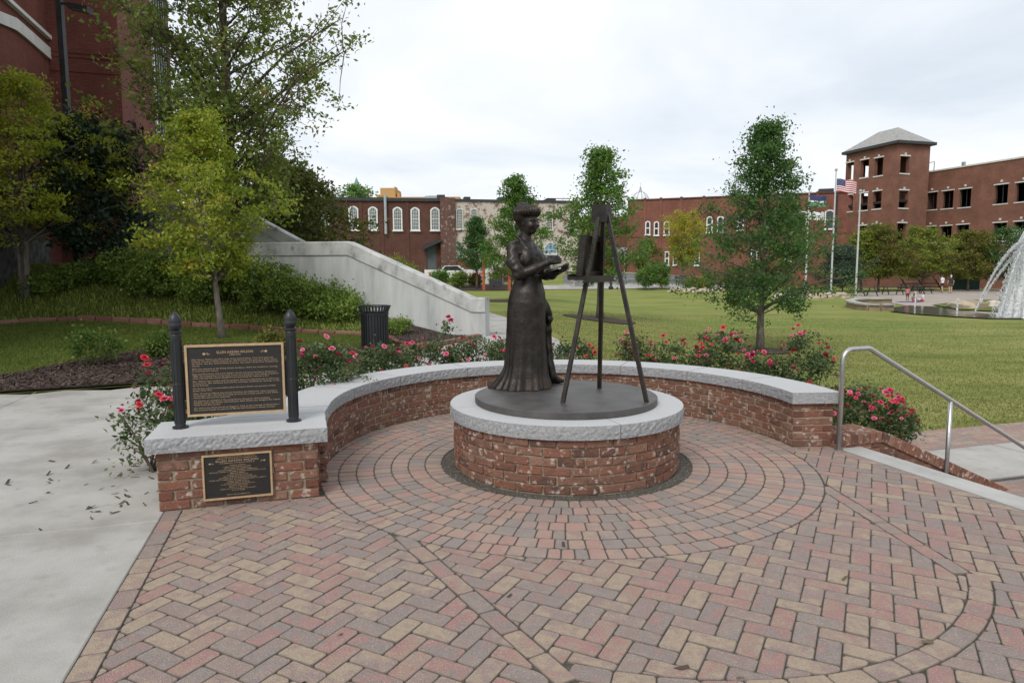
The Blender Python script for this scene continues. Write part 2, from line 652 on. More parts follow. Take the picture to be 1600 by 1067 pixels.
M_bark2 = pm('brown_bark', [(.045, .032, .025), (.10, .075, .06), (.15, .115, .095)], scale=14, rough=1, bump=1, bscale=30, stretch=(1, 1, .25), detail=9)
M_edge = pm('red_edging', [(.15, .06, .045), (.21, .095, .075), (.25, .13, .105)], scale=9, rough=.95, bump=.7, bscale=60, rnd='obj')
M_dark = pm('dark_interior', [(.012, .012, .013), (.02, .02, .02)], scale=2, rough=.9)  # near-black colour in place of the shade behind the empty openings
M_glass = pm('window_glass', [(.02, .023, .026), (.05, .055, .06)], scale=.4, rough=.12, spec=.6)
M_glassl = pm('hazy_window_glass', [(.10, .13, .14), (.17, .20, .21)], scale=.6, rough=.3, spec=.6)
M_stone = pm('cast_stone', [(.50, .48, .44), (.62, .60, .56)], scale=4, rough=.85)
M_orange = pm('rust_red_paint', [(.30, .06, .025), (.36, .085, .035)], scale=5, rough=.7)
M_wood = pm('worn_timber', [(.16, .14, .12), (.25, .22, .19)], scale=6, rough=.9, stretch=(1, 8, 8))
M_ironb = pm('dark_iron', [(.018, .02, .022), (.035, .037, .04)], scale=6, rough=.55)
M_galv = pm('galvanised_pipe', [(.33, .36, .38), (.42, .45, .47)], scale=4, rough=.45, metal=.4)
M_shing = pm('grey_shingle', [(.20, .20, .195), (.29, .285, .275), (.36, .35, .335)], scale=3, rough=.95, stretch=(.6, .6, 6), bump=.8, bscale=12)
M_tanrock = pm('field_stone', [(.26, .20, .14), (.40, .33, .25), (.52, .46, .38)], scale=3, rough=.95, bump=.8, bscale=25, rnd='obj')
B_old = wallbrick('brown_mill_brick', (.135, .05, .036), (.095, .04, .031), (.085, .06, .05), patch=((.30, .25, .22), .66, 3.5, .35))
B_wht = wallbrick('whitewashed_brick', (.17, .075, .055), (.12, .055, .042), (.27, .22, .18), patch=((.56, .51, .45), .42, 1.3, .85))
B_red = wallbrick('red_street_brick', (.225, .08, .056), (.18, .066, .048), (.17, .10, .08), patch=((.30, .20, .16), .68, 2.0, .3))
B_twr = wallbrick('tower_brick', (.23, .095, .062), (.175, .074, .052), (.19, .13, .10), patch=((.45, .38, .32), .635, 6, .7))
B_for = wallbrick('dark_red_brick', (.20, .058, .044), (.155, .046, .036), (.16, .085, .07))
# ------------------------------------------------------------------ paving
def clip(poly, n, c):
    out = []
    m = len(poly)
    for i in range(m):
        p, q = poly[i], poly[(i + 1) % m]
        dp = n[0] * p[0] + n[1] * p[1] - c
        dq = n[0] * q[0] + n[1] * q[1] - c
        if dp <= 0:
            out.append(p)
        if (dp < 0 < dq) or (dq < 0 < dp):
            t = dp / (dp - dq)
            out.append((p[0] + (q[0] - p[0]) * t, p[1] + (q[1] - p[1]) * t))
    return out


def area(p):
    return 0.5 * sum(p[i][0] * p[(i + 1) % len(p)][1] - p[(i + 1) % len(p)][0] * p[i][1] for i in range(len(p))) if len(p) > 2 else 0


def inset(poly, g):
    """move every edge of a convex counter-clockwise polygon inward"""
    out = list(poly)
    m = len(poly)
    for i in range(m):
        p, q = poly[i], poly[(i + 1) % m]
        dx, dy = q[0] - p[0], q[1] - p[1]
        l = math.hypot(dx, dy)
        if l < 1e-6:
            continue
        n = (dy / l, -dx / l)
        out = clip(out, n, n[0] * p[0] + n[1] * p[1] - g)
        if len(out) < 3:
            return []
    return out


def clean(poly):
    out = []
    for p in poly:
        if not out or math.hypot(p[0] - out[-1][0], p[1] - out[-1][1]) > 0.004:
            out.append(p)
    if len(out) > 1 and math.hypot(out[0][0] - out[-1][0], out[0][1] - out[-1][1]) < 0.004:
        out.pop()
    return out


def knock(poly, d=.0105):
    """take the corners off"""
    out = []
    n = len(poly)
    for i in range(n):
        p, a, b = poly[i], poly[i - 1], poly[(i + 1) % n]
        for q in (a, b):
            L = math.hypot(q[0] - p[0], q[1] - p[1])
            k = min(d * random.uniform(.6, 1.5), L * .3) / L
            out.append((p[0] + (q[0] - p[0]) * k, p[1] + (q[1] - p[1]) * k))
    return out


def paver_geo(poly, cen, bev=0.0034, dep=0.03):
    poly = knock(poly)
    """block with a chamfered top: side ring, shoulder ring, top face"""
    top = inset(poly, bev)
    if len(top) != len(poly):
        k = 1 - bev / 0.04
        cx = sum(p[0] for p in poly) / len(poly)
        cy = sum(p[1] for p in poly) / len(poly)
        top = [(cx + (p[0] - cx) * k, cy + (p[1] - cy) * k) for p in poly]
    n = len(poly)
    V = [(p[0] - cen[0], p[1] - cen[1], -dep) for p in poly] + [(p[0] - cen[0], p[1] - cen[1], -bev * .8) for p in poly] + [(p[0] - cen[0], p[1] - cen[1], 0) for p in top]
    F = []
    for i in range(n):
        j = (i + 1) % n
        F.append((i, j, n + j, n + i))
        F.append((n + i, n + j, 2 * n + j, 2 * n + i))
    F.append(tuple(range(2 * n, 3 * n)))
    return V, F


GAP = 0.0024
pieces = []         # (polygon in uv, shared key or None, centre, turn)
A1, A2 = R(-45), R(45)


def hb(x, y):       # herringbone axes -> uv
    c, s = math.cos(A1), math.sin(A1)
    return (x * c - y * s + 0.03, x * s + y * c + 0.02)


BANDS = [((-1.555, -1.26), (-1.135, -2.93)), ((1.555, -1.26), (1.205, -2.66))]
ARC_C, ARC_R0, ARC_R1 = (0.0, -1.5), 1.69, 1.795


def split_regions(poly):
    full = abs(area(poly))
    P = clip(poly, (-1, 0), 2.912)
    P = clip(P, (1, 0), 2.443)
    if area(P) < 2e-4:
        return []
    cu, cv = sum(p[0] for p in P) / len(P), sum(p[1] for p in P) / len(P)
    if cu < -1.85:
        P = clip(P, (0, 1), -0.362)
    elif cu > 1.7:
        P = clip(P, (0, 1), -0.30 if cu < 2.5 else -0.42)
    if area(P) < 2e-4:
        return []
    cu, cv = sum(p[0] for p in P) / len(P), sum(p[1] for p in P) / len(P)
    d = math.hypot(cu, cv)
    if d < 2.25:
        n = (-cu / d, -cv / d)
        P = clip(P, n, -2.012)
    if area(P) < 2e-4:
        return []
    L = [P]
    for A, B in BANDS:
        out = []
        dx, dy = B[0] - A[0], B[1] - A[1]
        l = math.hypot(dx, dy)
        dx, dy = dx / l, dy / l
        n = (-dy, dx)
        c0 = n[0] * A[0] + n[1] * A[1]
        for p in L:
            cu, cv = sum(q[0] for q in p) / len(p), sum(q[1] for q in p) / len(p)
            t = (cu - A[0]) * dx + (cv - A[1]) * dy
            if -0.12 < t < l + 0.05:
                for sgn in (1, -1):
                    q = clip(p, (n[0] * sgn, n[1] * sgn), sgn * c0 - 0.052)
                    if area(q) > 2e-4:
                        out.append(q)
            else:
                out.append(p)
        L = out
    out = []
    for p in L:
        cu, cv = sum(q[0] for q in p) / len(p), sum(q[1] for q in p) / len(p)
        rx, ry = cu - ARC_C[0], cv - ARC_C[1]
        rr = math.hypot(rx, ry)
        an = math.degrees(math.atan2(ry, rx)) % 360
        if 230.5 < an < 316 and ARC_R0 - .16 < rr < ARC_R1 + .16:
            n = (rx / rr, ry / rr)
            c0 = n[0] * ARC_C[0] + n[1] * ARC_C[1]
            q = clip(p, n, c0 + ARC_R0 - .002)
            if area(q) > 2e-4:
                out.append(q)
            q = clip(p, (-n[0], -n[1]), -c0 - ARC_R1 - .002)
            if area(q) > 2e-4:
                out.append(q)
        else:
            out.append(p)
    return out


for i in range(-60, 61):
    for j in range(-60, 61):
        k = (i + j) % 4
        if k == 0:
            r = (i * .1, j * .1, i * .1 + .2, j * .1 + .1)
        elif k == 2:
            r = (i * .1, j * .1, i * .1 + .1, j * .1 + .2)
        else:
            continue
        cu, cv = hb((r[0] + r[2]) / 2, (r[1] + r[3]) / 2)
        if not (-3.1 < cu < 2.6 and -4.6 < cv < -0.1):
            continue
        x, y = P2(cu, cv)
        if y < 1.7:
            continue
        poly = [hb(r[0], r[1]), hb(r[2], r[1]), hb(r[2], r[3]), hb(r[0], r[3])]
        a0 = area(poly)
        for q in split_regions(poly):
            if abs(area(q) - a0) < 1e-7:
                pieces.append((inset(poly, GAP), 'h' if k == 0 else 'v', (cu, cv), A1 if k == 0 else A2))
            else:
                q = clean(inset(q, GAP))
                if len(q) > 2 and area(q) > 4e-4:
                    pieces.append((q, None, None, 0))


def quadpiece(c, d, l, w):
    n = (-d[1], d[0])
    return [(c[0] + d[0] * a * l / 2 + n[0] * b * w / 2, c[1] + d[1] * a * l / 2 + n[1] * b * w / 2) for a, b in ((-1, -1), (1, -1), (1, 1), (-1, 1))]


for A, B in BANDS:
    dx, dy = B[0] - A[0], B[1] - A[1]
    l = math.hypot(dx, dy)
    dx, dy = dx / l, dy / l
    n = 8
    for k in range(n):
        c = (A[0] + dx * l * (k + .5) / n, A[1] + dy * l * (k + .5) / n)
        p = inset(quadpiece(c, (dx, dy), l / n, .1), GAP)
        if k == 0:
            p = clip(p, (-A[0] / 2, -A[1] / 2), -2.012)
        if len(p) > 2:
            pieces.append((clean(p), None, None, 0))
na = 15
for k in range(na):
    a0, a1 = R(231 + 85.5 * k / na), R(231 + 85.5 * (k + 1) / na)
    p = [(ARC_C[0] + r * math.cos(a), ARC_C[1] + r * math.sin(a)) for r, a in ((ARC_R0, a0), (ARC_R1, a0), (ARC_R1, (a0 + a1) / 2), (ARC_R1, a1), (ARC_R0, a1))]
    pieces.append((inset(p, GAP), None, None, 0))
for k in range(22):
    p = [(-3.022, -.36 - .2 * k - .2), (-2.914, -.36 - .2 * k - .2), (-2.914, -.36 - .2 * k), (-3.022, -.36 - .2 * k)]
    pieces.append((inset(p, GAP), 'e', (-2.968, -.46 - .2 * k), 0))

# sand bed under the blocks
bed = MB()
bed.prism([P2(u, v) for u, v in ((-3.068, -4.9), (2.45, -4.9), (2.45, .1), (2.3, 2.4), (-2.2, 2.4), (-2.9, .1), (-3.068, -.3))], -.16, -.0085)
plaza = struct(bed.build('plaza', M_joint))


def dist_cam(u, v):
    x, y = P2(u, v)
    return math.hypot(x, y) + (50 if abs(x) > y * .82 + .15 or y < 2.3 else 0)


def place_pieces(pieces, parent, name, m_one, m_mass, nmax=300):
    key = []
    for pc in pieces:
        c = pc[2] or (sum(p[0] for p in pc[0]) / len(pc[0]), sum(p[1] for p in pc[0]) / len(pc[0]))
        a = abs(area(pc[0]))
        key.append(dist_cam(*c) / math.sqrt(a / .018))
    order = sorted(range(len(pieces)), key=lambda i: key[i])
    shared = {}
    mass = MB()
    for rank, i in enumerate(order):
        poly, k, cen, turn = pieces[i]
        if cen is None:
            cen = (sum(p[0] for p in poly) / len(poly), sum(p[1] for p in poly) / len(poly))
        dz = random.uniform(-.0016, .0016)
        tx, ty, tz = random.gauss(0, .009), random.gauss(0, .009), random.gauss(0, .008)
        if k:
            k = k + str(random.randrange(4))
        if k and k in shared:
            me = shared[k]
        else:
            V, F = paver_geo(poly, cen)
            c, s = math.cos(GA), math.sin(GA)
            V = [(x * c - y * s, x * s + y * c, z) for x, y, z in V]
            if rank >= nmax:
                me = (V, F)
            else:
                me = MB().add(V, F).mesh(name)
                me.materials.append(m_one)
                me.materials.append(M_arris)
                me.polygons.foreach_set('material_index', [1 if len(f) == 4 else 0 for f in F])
            if k and rank < nmax:
                shared[k] = me
        if rank < nmax:
            x, y = P2(*cen)
            rz = tz + (pi if (k and k[0] in 'hve' and random.random() < .5) else 0)
            link(name, me, m_one, parent, (x, y, dz), (tx, ty, rz))
        else:
            if not isinstance(me, tuple):
                me = ([tuple(v.co) for v in me.vertices], [tuple(p.vertices) for p in me.polygons])
            x, y = P2(*cen)
            ct, st = math.cos(tz), math.sin(tz)
            mass.add([(x + a * ct - b * st, y + a * st + b * ct, dz + cc + a * ty * -1 + b * tx) for a, b, cc in me[0]], me[1], random.random())
    if mass.F:
        o = mass.build(name + '_mass', m_mass, parent, attr=True)
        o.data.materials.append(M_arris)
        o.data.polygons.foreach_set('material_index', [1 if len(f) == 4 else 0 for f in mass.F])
        o['kind'] = 'stuff'


place_pieces(pieces, plaza, 'paver', M_pav, M_pavs, 298)

# rings of smaller blocks round the pedestal
WC, WRI, WRO = (0.093, 0.187), 2.02, 2.46      # seat wall: centre in uv, inner and outer edge of its coping
rings = []
rb = MB()
rb.lathe([(1.046, -.1), (1.046, -.006), (2.012, -.006), (2.012, -.1)], (*P2(0, 0), 0), 96, cap=False)
rpl = struct(rb.build('circle_paving', M_joint))
for i in range(9):
    r0, r1 = 1.047 + .1375 * i, 1.047 + .1375 * (i + 1)
    a = random.random()
    a_end = a + 2 * pi
    ws = (.078, .102, .128)
    while a < a_end - .03:
        wk = random.choice((0, 1, 1, 2))
        da = ws[wk] / ((r0 + r1) / 2)
        if a + da > a_end - .02:
            da = a_end - a
            wk = None
        am = a + da / 2
        cu, cv = math.cos(am) * (r0 + r1) / 2, math.sin(am) * (r0 + r1) / 2
        ok = True
        if math.hypot(cu - WC[0], cv - WC[1]) > WRI + .075 and cv > -.35:
            ok = False
        if i > 6 and cv < -.352:
            ok = False
        if cu < -1.985 and -.352 < cv < .17:
            ok = False
        if ok:
            p = inset([(r * math.cos(t), r * math.sin(t)) for r, t in ((r0, a), (r1, a), (r1, a + da), (r0, a + da))], GAP + .0005)
            rings.append((p, None, None, 0))
        a += da
place_pieces(rings, rpl, 'ring_paver', M_ring, M_rings, 298)

# dark gravel round the foot of the pedestal
gb = MB()
gb.lathe([(.9, -.03), (.9, -.012), (1.043, -.014), (1.043, -.04)], (*P2(0, 0), 0), 72, cap=False)
gr = struct(gb.build('gravel_ring', M_gravel))
n = 2600
a = RNG.uniform(0, 2 * pi, n)
r = RNG.uniform(.93, 1.046, n)
s = RNG.uniform(.003, .0075, n)
c = np.c_[CX + r * np.cos(a), CY + r * np.sin(a), -.012 + s * .3]
d = np.array([(1, 0, -.3), (-.5, .87, -.3), (-.5, -.87, -.3), (.1, 0, .8)])
V = (c[:, None, :] + d[None] * s[:, None, None] * RNG.uniform(.6, 1.4, (n, 4, 3))).reshape(-1, 3)
F = (np.arange(n)[:, None, None] * 4 + np.array([(0, 1, 3), (1, 2, 3), (2, 0, 3)])[None]).reshape(-1, 3)
o = nplink('gravel', V, F, M_gravel)
o['kind'] = 'stuff'
o['label'] = 'loose dark gravel chips in the ring round the brick pedestal'
# ------------------------------------------------------------------ brick and stone
def chamfer_box(sx, sy, sz, ch, jit=0.0):
    V, idx = [], {}
    h = (sx / 2, sy / 2, sz / 2)
    for ix in (-1, 1):
        for iy in (-1, 1):
            for iz in (-1, 1):
                j = [random.uniform(-jit, jit) for _ in range(3)]
                for ax in range(3):
                    s = (ix, iy, iz)
                    p = [s[k] * (h[k] - (0 if k == ax else ch)) + j[k] for k in range(3)]
                    idx[(ix, iy, iz, ax)] = len(V)
                    V.append(tuple(p))
    F = []
    for ax in range(3):
        b, c = (ax + 1) % 3, (ax + 2) % 3
        for s in (-1, 1):
            q = []
            for sb, sc in ((-1, -1), (1, -1), (1, 1), (-1, 1)):
                t = [0, 0, 0]
                t[ax], t[b], t[c] = s, sb, sc
                q.append(idx[(*t, ax)])
            F.append(tuple(q if s > 0 else q[::-1]))
    for ax in range(3):       # chamfers along axis ax
        b, c = (ax + 1) % 3, (ax + 2) % 3
        for sb in (-1, 1):
            for sc in (-1, 1):
                def g(s, a):
                    t = [0, 0, 0]
                    t[ax], t[b], t[c] = s, sb, sc
                    return idx[(*t, a)]
                q = [g(-1, b), g(1, b), g(1, c), g(-1, c)]
                F.append(tuple(q if sb * sc > 0 else q[::-1]))
    for ix in (-1, 1):
        for iy in (-1, 1):
            for iz in (-1, 1):
                q = [idx[(ix, iy, iz, a)] for a in range(3)]
                F.append(tuple(q if ix * iy * iz > 0 else q[::-1]))
    return V, F


def brick_meshes(l, tag_, d=.09, h=.0585):
    out = []
    for k in range(4):
        V, F = chamfer_box(l, d, h, .0055, .0028)
        out.append(MB().add(V, F).mesh('brick_' + tag_))
    return out


BM = brick_meshes(.191, 'full')
BMH = brick_meshes(.091, 'half')
COURSE = .0677


def lay_arc(parent, cu, cv, r, face, a0, a1, z0, courses, m, proud=.006):
    """bricks along an arc; face=+1: the outside shows, -1: the inside"""
    n = max(1, round((a1 - a0) * r / .203))
    da = (a1 - a0) / n
    base = wloc(parent)
    for k in range(courses):
        off = .5 if k % 2 else 0
        for i in range(n):
            a = a0 + da * (i + .5 + off)
            half = False
            if a + da * .35 > a1 and a1 - a0 < 6.2:
                continue
            rr = r - face * (.045 - proud) + random.gauss(0, .0015)
            x, y = P2(cu + rr * math.cos(a), cv + rr * math.sin(a))
            z = z0 + k * COURSE + .034
            link('brick', random.choice(BM), m, parent, Vector((x, y, z)) - base,
                 (random.gauss(0, .01), random.gauss(0, .01), GA + a + pi / 2 + (pi if random.random() < .5 else 0) + random.gauss(0, .006)))


def lay_run(parent, p0, p1, face, z0, courses, m, proud=.006, start=0):
    """bricks along a straight face from uv p0 to p1; face = unit uv normal"""
    d = (p1[0] - p0[0], p1[1] - p0[1])
    L = math.hypot(*d)
    d = (d[0] / L, d[1] / L)
    n = max(1, round(L / .203))
    st = L / n
    base = wloc(parent)
    ang = GA + math.atan2(d[1], d[0])
    for k in range(courses):
        odd = (k + start) % 2
        t = 0
        items = [(st * (i + .5), 'f') for i in range(n)] if not odd else [(st * .25, 'h')] + [(st * (i + 1), 'f') for i in range(n - 1)] + [(L - st * .25, 'h')]
        for s, kind in items:
            q = (p0[0] + d[0] * s - face[0] * (.045 - proud), p0[1] + d[1] * s - face[1] * (.045 - proud))
            x, y = P2(*q)
            link('brick', random.choice(BM if kind == 'f' else BMH), m, parent, Vector((x, y, z0 + k * COURSE + .034)) - base,
                 (random.gauss(0, .008), random.gauss(0, .008), ang + (pi if random.random() < .5 else 0) + random.gauss(0, .005)))


def rough_cap(parent, outline, zb, zt, rough_edges, name='cap_stone', m_top=None, amp=.0042):
    """stone slab from a uv outline (ccw); sides listed in rough_edges are rock-faced, the rest sawn"""
    mb_t, mb_s = MB(), MB()
    n = len(outline)
    top = []
    V, F = [], []
    rows = 5
    base = wloc(parent)
    cu = sum(p[0] for p in outline) / n
    cv = sum(p[1] for p in outline) / n
    for i in range(n):
        a, b = outline[i], outline[(i + 1) % n]
        L = math.hypot(b[0] - a[0], b[1] - a[1])
        nn = ((b[1] - a[1]) / L, -(b[0] - a[0]) / L)
        cols = max(1, int(L / .022)) if i in rough_edges else 1
        grid = []
        for c in range(cols + 1):
            t = c / cols
            colv = []
            for r in range(rows + 1):
                z = zb + (zt - zb) * r / rows
                d = 0
                if i in rough_edges:
                    e = 1.0
                    if r in (0, rows):
                        e = .35
                    d = amp * e * (random.uniform(-1, 1)) + amp * .8 * math.sin(pi * r / rows)
                    if r == rows:
                        d = random.uniform(-.004, .002)
                    if c in (0, cols):
                        d *= .3
                colv.append((a[0] + (b[0] - a[0]) * t + nn[0] * d, a[1] + (b[1] - a[1]) * t + nn[1] * d, z))
            grid.append(colv)
        bi = len(V)
        V += [P3(*g) for cgrid in grid for g in cgrid]
        for c in range(cols):
            for r in range(rows):
                q = (bi + c * (rows + 1) + r, bi + (c + 1) * (rows + 1) + r, bi + (c + 1) * (rows + 1) + r + 1, bi + c * (rows + 1) + r + 1)
                F.append(q)
        top += [P3(*cg[rows]) for cg in grid[:-1]]
    ns = len(F)
    bi = len(V)
    V += top
    F.append(tuple(range(bi, bi + len(top))))
    bi2 = len(V)
    V += [(x, y, zb) for x, y, z in [P3(p[0], p[1], 0) for p in outline]]
    F.append(tuple(range(bi2 + n - 1, bi2 - 1, -1)))
    me = bpy.data.meshes.new(name)
    me.from_pydata([(x - base.x, y - base.y, z - base.z) for x, y, z in V], [], F)
    me.materials.append(m_top or M_gran)
    me.materials.append(M_rock)
    mi = [1] * ns + [0, 0]
    me.polygons.foreach_set('material_index', mi)
    me.update()
    return link(name, me, None, parent)


def arc_outline(cu, cv, r0, r1, a0, a1, n):
    inn = [(cu + r0 * math.cos(a0 + (a1 - a0) * k / n), cv + r0 * math.sin(a0 + (a1 - a0) * k / n)) for k in range(n + 1)]
    out = [(cu + r1 * math.cos(a0 + (a1 - a0) * k / n), cv + r1 * math.sin(a0 + (a1 - a0) * k / n)) for k in range(n + 1)]
    return inn, out


ZC, ZT = .406, .507            # underside and top of the granite
# ---- pedestal
ped = thing('pedestal', 'round red brick pedestal under the bronze woman, with a grey granite rim', 'pedestal', (*P2(0, 0), 0))
mb = MB()
mb.lathe([(.927, -.05), (.927, ZC), (.4, ZC), (.4, -.05)], (*P2(0, 0), 0), 72)
mb.build('mortar_core', M_mort, ped, smooth=False)
lay_arc(ped, 0, 0, .933, 1, R(3), R(363), 0, 6, M_brick)
for a0, a1 in ((-162.3 - 16.86, -70.5 - 16.86), (-70.5 - 16.86, 55 - 16.86), (55 - 16.86, 197.7 - 16.86)):
    g = .0035
    a0, a1 = R(a0), R(a1)
    n = 26
    inn, out = arc_outline(0, 0, .60, .968, a0 + g, a1 - g, n)
    ol = out + inn[::-1]
    rough_cap(ped, ol, ZC, ZT, set(range(n)))
mb = MB()
mb.lathe([(.62, ZC + .01), (.962, ZC + .01), (.962, ZT - .004), (.62, ZT - .004)], (*P2(0, 0), 0), 72, cap=False)
mb.build('joint_filler', M_seal, ped)

# ---- curved seat wall
AW0, AW1 = R(-13.5), R(188)       # brick ends, in uv angles about the wall centre
sw = thing('seat_wall', 'low curved red brick seat wall with grey granite slabs behind the pedestal', 'seat wall', (*P2(*WC), 0))
RB, RBO = WRI + .035, WRO - .035
mb = MB()
n = 60
A0c, A1c = R(-12.6), R(182.5)
V, F = [], []
for k in range(n + 1):
    a = A0c + (A1c - A0c) * k / n
    for r, z in ((RB + .004, -.72), (RBO - .004, -.72), (RBO - .004, ZC), (RB + .004, ZC)):
        V.append(P3(WC[0] + r * math.cos(a), WC[1] + r * math.sin(a), z))
for k in range(n):
    for q in range(4):
        F.append((k * 4 + q, k * 4 + (q + 1) % 4, k * 4 + 4 + (q + 1) % 4, k * 4 + 4 + q))
F += [(0, 1, 2, 3), (n * 4 + 3, n * 4 + 2, n * 4 + 1, n * 4)]
mb.add(V, F)
mb.build('mortar_core', M_mort, sw)
lay_arc(sw, WC[0], WC[1], RB, -1, A0c, R(186.5), 0, 6, M_brickw)
# its right end
ue0 = (WC[0] + RB * math.cos(A0c), WC[1] + RB * math.sin(A0c))
ue1 = (WC[0] + RBO * math.cos(A0c), WC[1] + RBO * math.sin(A0c))
un = (math.sin(A0c), -math.cos(A0c))
lay_run(sw, ue0, ue1, un, 0, 6, M_brickw, start=1)
# outer face (a few courses show beside the steps)
lay_arc(sw, WC[0], WC[1], RBO, 1, A0c, R(10), 0, 6, M_brickw)
JT = [-13.9, 8.5, 28.5, 51, 76, 102.5, 128, 150.5, 174.5]
for k in range(len(JT) - 1):
    g = .0022
    a0, a1 = R(JT[k]) + g, R(JT[k + 1]) - g
    n = 12
    inn, out = arc_outline(WC[0], WC[1], WRI, WRO, a0, a1, n)
    if k == 0:        # square end facing the steps
        pass
    ol = out + inn[::-1]
    re = set(range(n)) | set(range(n + 1, 2 * n + 1))
    rough_cap(sw, ol, ZC, ZT, re, amp=.004)
mb = MB()
n = 60
V, F = [], []
for k in range(n + 1):
    a = R(-13.5) + (R(176) - R(-13.5)) * k / n
    for r, z in ((WRI + .006, ZC + .01), (WRO - .006, ZC + .01), (WRO - .006, ZT - .004), (WRI + .006, ZT - .004)):
        V.append(P3(WC[0] + r * math.cos(a), WC[1] + r * math.sin(a), z))
for k in range(n):
    for q in range(4):
        F.append((k * 4 + q, k * 4 + (q + 1) % 4, k * 4 + 4 + (q + 1) % 4, k * 4 + 4 + q))
mb.add(V, F)
mb.build('joint_filler', M_seal, sw)

# ---- sign block at the left end of the seat wall
U0, U1, VF, VB = -3.06, -2.015, -.365, .17
sb = thing('sign_wall', 'square red brick end of the seat wall carrying both bronze plaques', 'brick wall', (*P2((U0 + U1) / 2, VF), 0))
mb = MB()
mb.prism([P2(u, v) for u, v in ((U0 + .006, VF + .006), (U1 - .006, VF + .006), (U1 - .006, VB), (U0 + .006, VB))], -.3, ZC)
mb.build('mortar_core', M_mort, sb)
lay_run(sb, (U0, VF), (U1, VF), (0, -1), 0, 6, M_brick)
lay_run(sb, (U1, VF + .09), (U1, VB), (1, 0), 0, 6, M_brick, start=1)
lay_run(sb, (U0, VB), (U0, VF + .09), (-1, 0), 0, 6, M_brick, start=1)
ov = .05
# joint to the curved coping runs across the back of the block
ci = (WC[0] + WRI * math.cos(R(174.5)), WC[1] + WRI * math.sin(R(174.5)))
co = (WC[0] + WRO * math.cos(R(174.5)), WC[1] + WRO * math.sin(R(174.5)))
mid_v = .135
ol = [(U0 - ov, VF - ov), (U1 + ov + .01, VF - ov), (U1 + ov + .01, mid_v), (U0 - ov, mid_v)]
rough_cap(sb, ol, ZC, ZT, {0, 1, 3})
ol = [(U0 - ov + .25, mid_v + .005), (U1 + ov + .01, mid_v + .005), (ci[0] - .003, ci[1] - .006), (co[0], co[1] - .006)]
rough_cap(sb, ol, ZC, ZT, {1})
# ------------------------------------------------------------------ the ground
gx = np.unique(np.concatenate([np.array([-900, -500, -300, -200]), np.arange(-150, -30, 6), np.arange(-30, -16, 2), np.arange(-16, 12, .3), np.arange(12, 40, 1.0), np.arange(40, 150, 6), np.array([200, 300, 500, 900])]))
gy = np.unique(np.concatenate([np.array([-60, -30, -10, -4]), np.arange(-2, 24, .3), np.arange(24, 92, 1.0), np.arange(92, 160, 8), np.array([200, 300, 500, 900, 1500])]))
X, Y = np.meshgrid(gx, gy)
Z = Tz(X, Y)
U = (X - CX) * EU.x + (Y - CY) * EU.y
Vv = (X - CX) * EV.x + (Y - CY) * EV.y
under = (U > -13) & (U < 2.6) & (Vv < .3)
Z = np.where(under, np.minimum(Z, -.2), Z)
under = (np.hypot(U - WC[0], Vv - WC[1]) < 2.35) | ((U > -14) & (U < -1.9) & (Vv < 5.0) & (Y < 11.2) & (X < -2))
Z = np.where(under, np.minimum(Z, -.2), Z)
under = (U > 2.45) & (U < 9) & (Vv < 1.9)
Z = np.where(under, np.minimum(Z, -.68), Z)
nx, ny = len(gx), len(gy)
I = np.arange(nx * ny).reshape(ny, nx)
F = np.stack([I[:-1, :-1], I[:-1, 1:], I[1:, 1:], I[1:, :-1]], -1).reshape(-1, 4)
lawn = struct(nplink('lawn', np.c_[X.ravel(), Y.ravel(), Z.ravel()], F, M_lawn, smooth=True))

# ---- walk of concrete slabs at the left
walk = thing('walkway', None, None)
walk['kind'] = 'structure'
mb = MB()
mb.prism([P2(-12.6, -5.2), P2(-3.03, -5.2), P2(-3.03, 1.5), P2(-2.3, 1.7), P2(-2.3, 3.2), P2(-12.6, 3.0)], -.11, -.014)
mb.build('joint_filler', M_joint, walk)
FARL = [(-9.5, 7.55), (-6.79, 8.82), (-5.07, 9.6)]


def walk_slab(u0, u1, v0, v1, top=0.0, far=True):
    g = .004
    poly = [(u0 + g, v0 + g), (u1 - g, v0 + g), (u1 - g, v1 - g), (u0 + g, v1 - g)]
    if far:      # mulch edge in uv
        a, b = UV(-6.79, 8.82), UV(-5.07, 9.6)
        d = (b[0] - a[0], b[1] - a[1])
        l = math.hypot(*d)
        n = (-d[1] / l, d[0] / l)
        poly = clip(poly, n, n[0] * a[0] + n[1] * a[1])
    if area(poly) < .01:
        return
    P = [P2(*p) for p in poly]
    m = MB()
    nn = len(P)
    ti = inset(P, .006)
    V = [(x, y, -.12) for x, y in P] + [(x, y, top - .005) for x, y in P] + [(x, y, top) for x, y in ti]
    F = []
    for i in range(nn):
        j = (i + 1) % nn
        F += [(i, j, nn + j, nn + i), (nn + i, nn + j, 2 * nn + j, 2 * nn + i)]
    F.append(tuple(range(2 * nn, 3 * nn)))
    m.add(V, F)
    m.build('slab', M_conc, walk)


for v0, v1 in ((-5.2, -2.75), (-2.75, -.55), (-.55, 1.55)):
    for u0, u1 in ((-6.1, -3.022), (-9.2, -6.1), (-12.5, -9.2)):
        walk_slab(u0, u1, v0, v1)
for u0, u1 in ((-3.81, -2.2), (-5.6, -3.81), (-7.4, -5.6), (-9.2, -7.4), (-12.5, -9.2)):
    walk_slab(u0, u1, 1.55, 3.75)
walk_slab(-3.81, -2.2, 3.75, 5.9)
walk_slab(-5.6, -3.81, 3.75, 5.9)
walk_slab(-7.4, -5.6, 3.75, 5.9)
walk_slab(-9.2, -7.4, 3.75, 5.9)

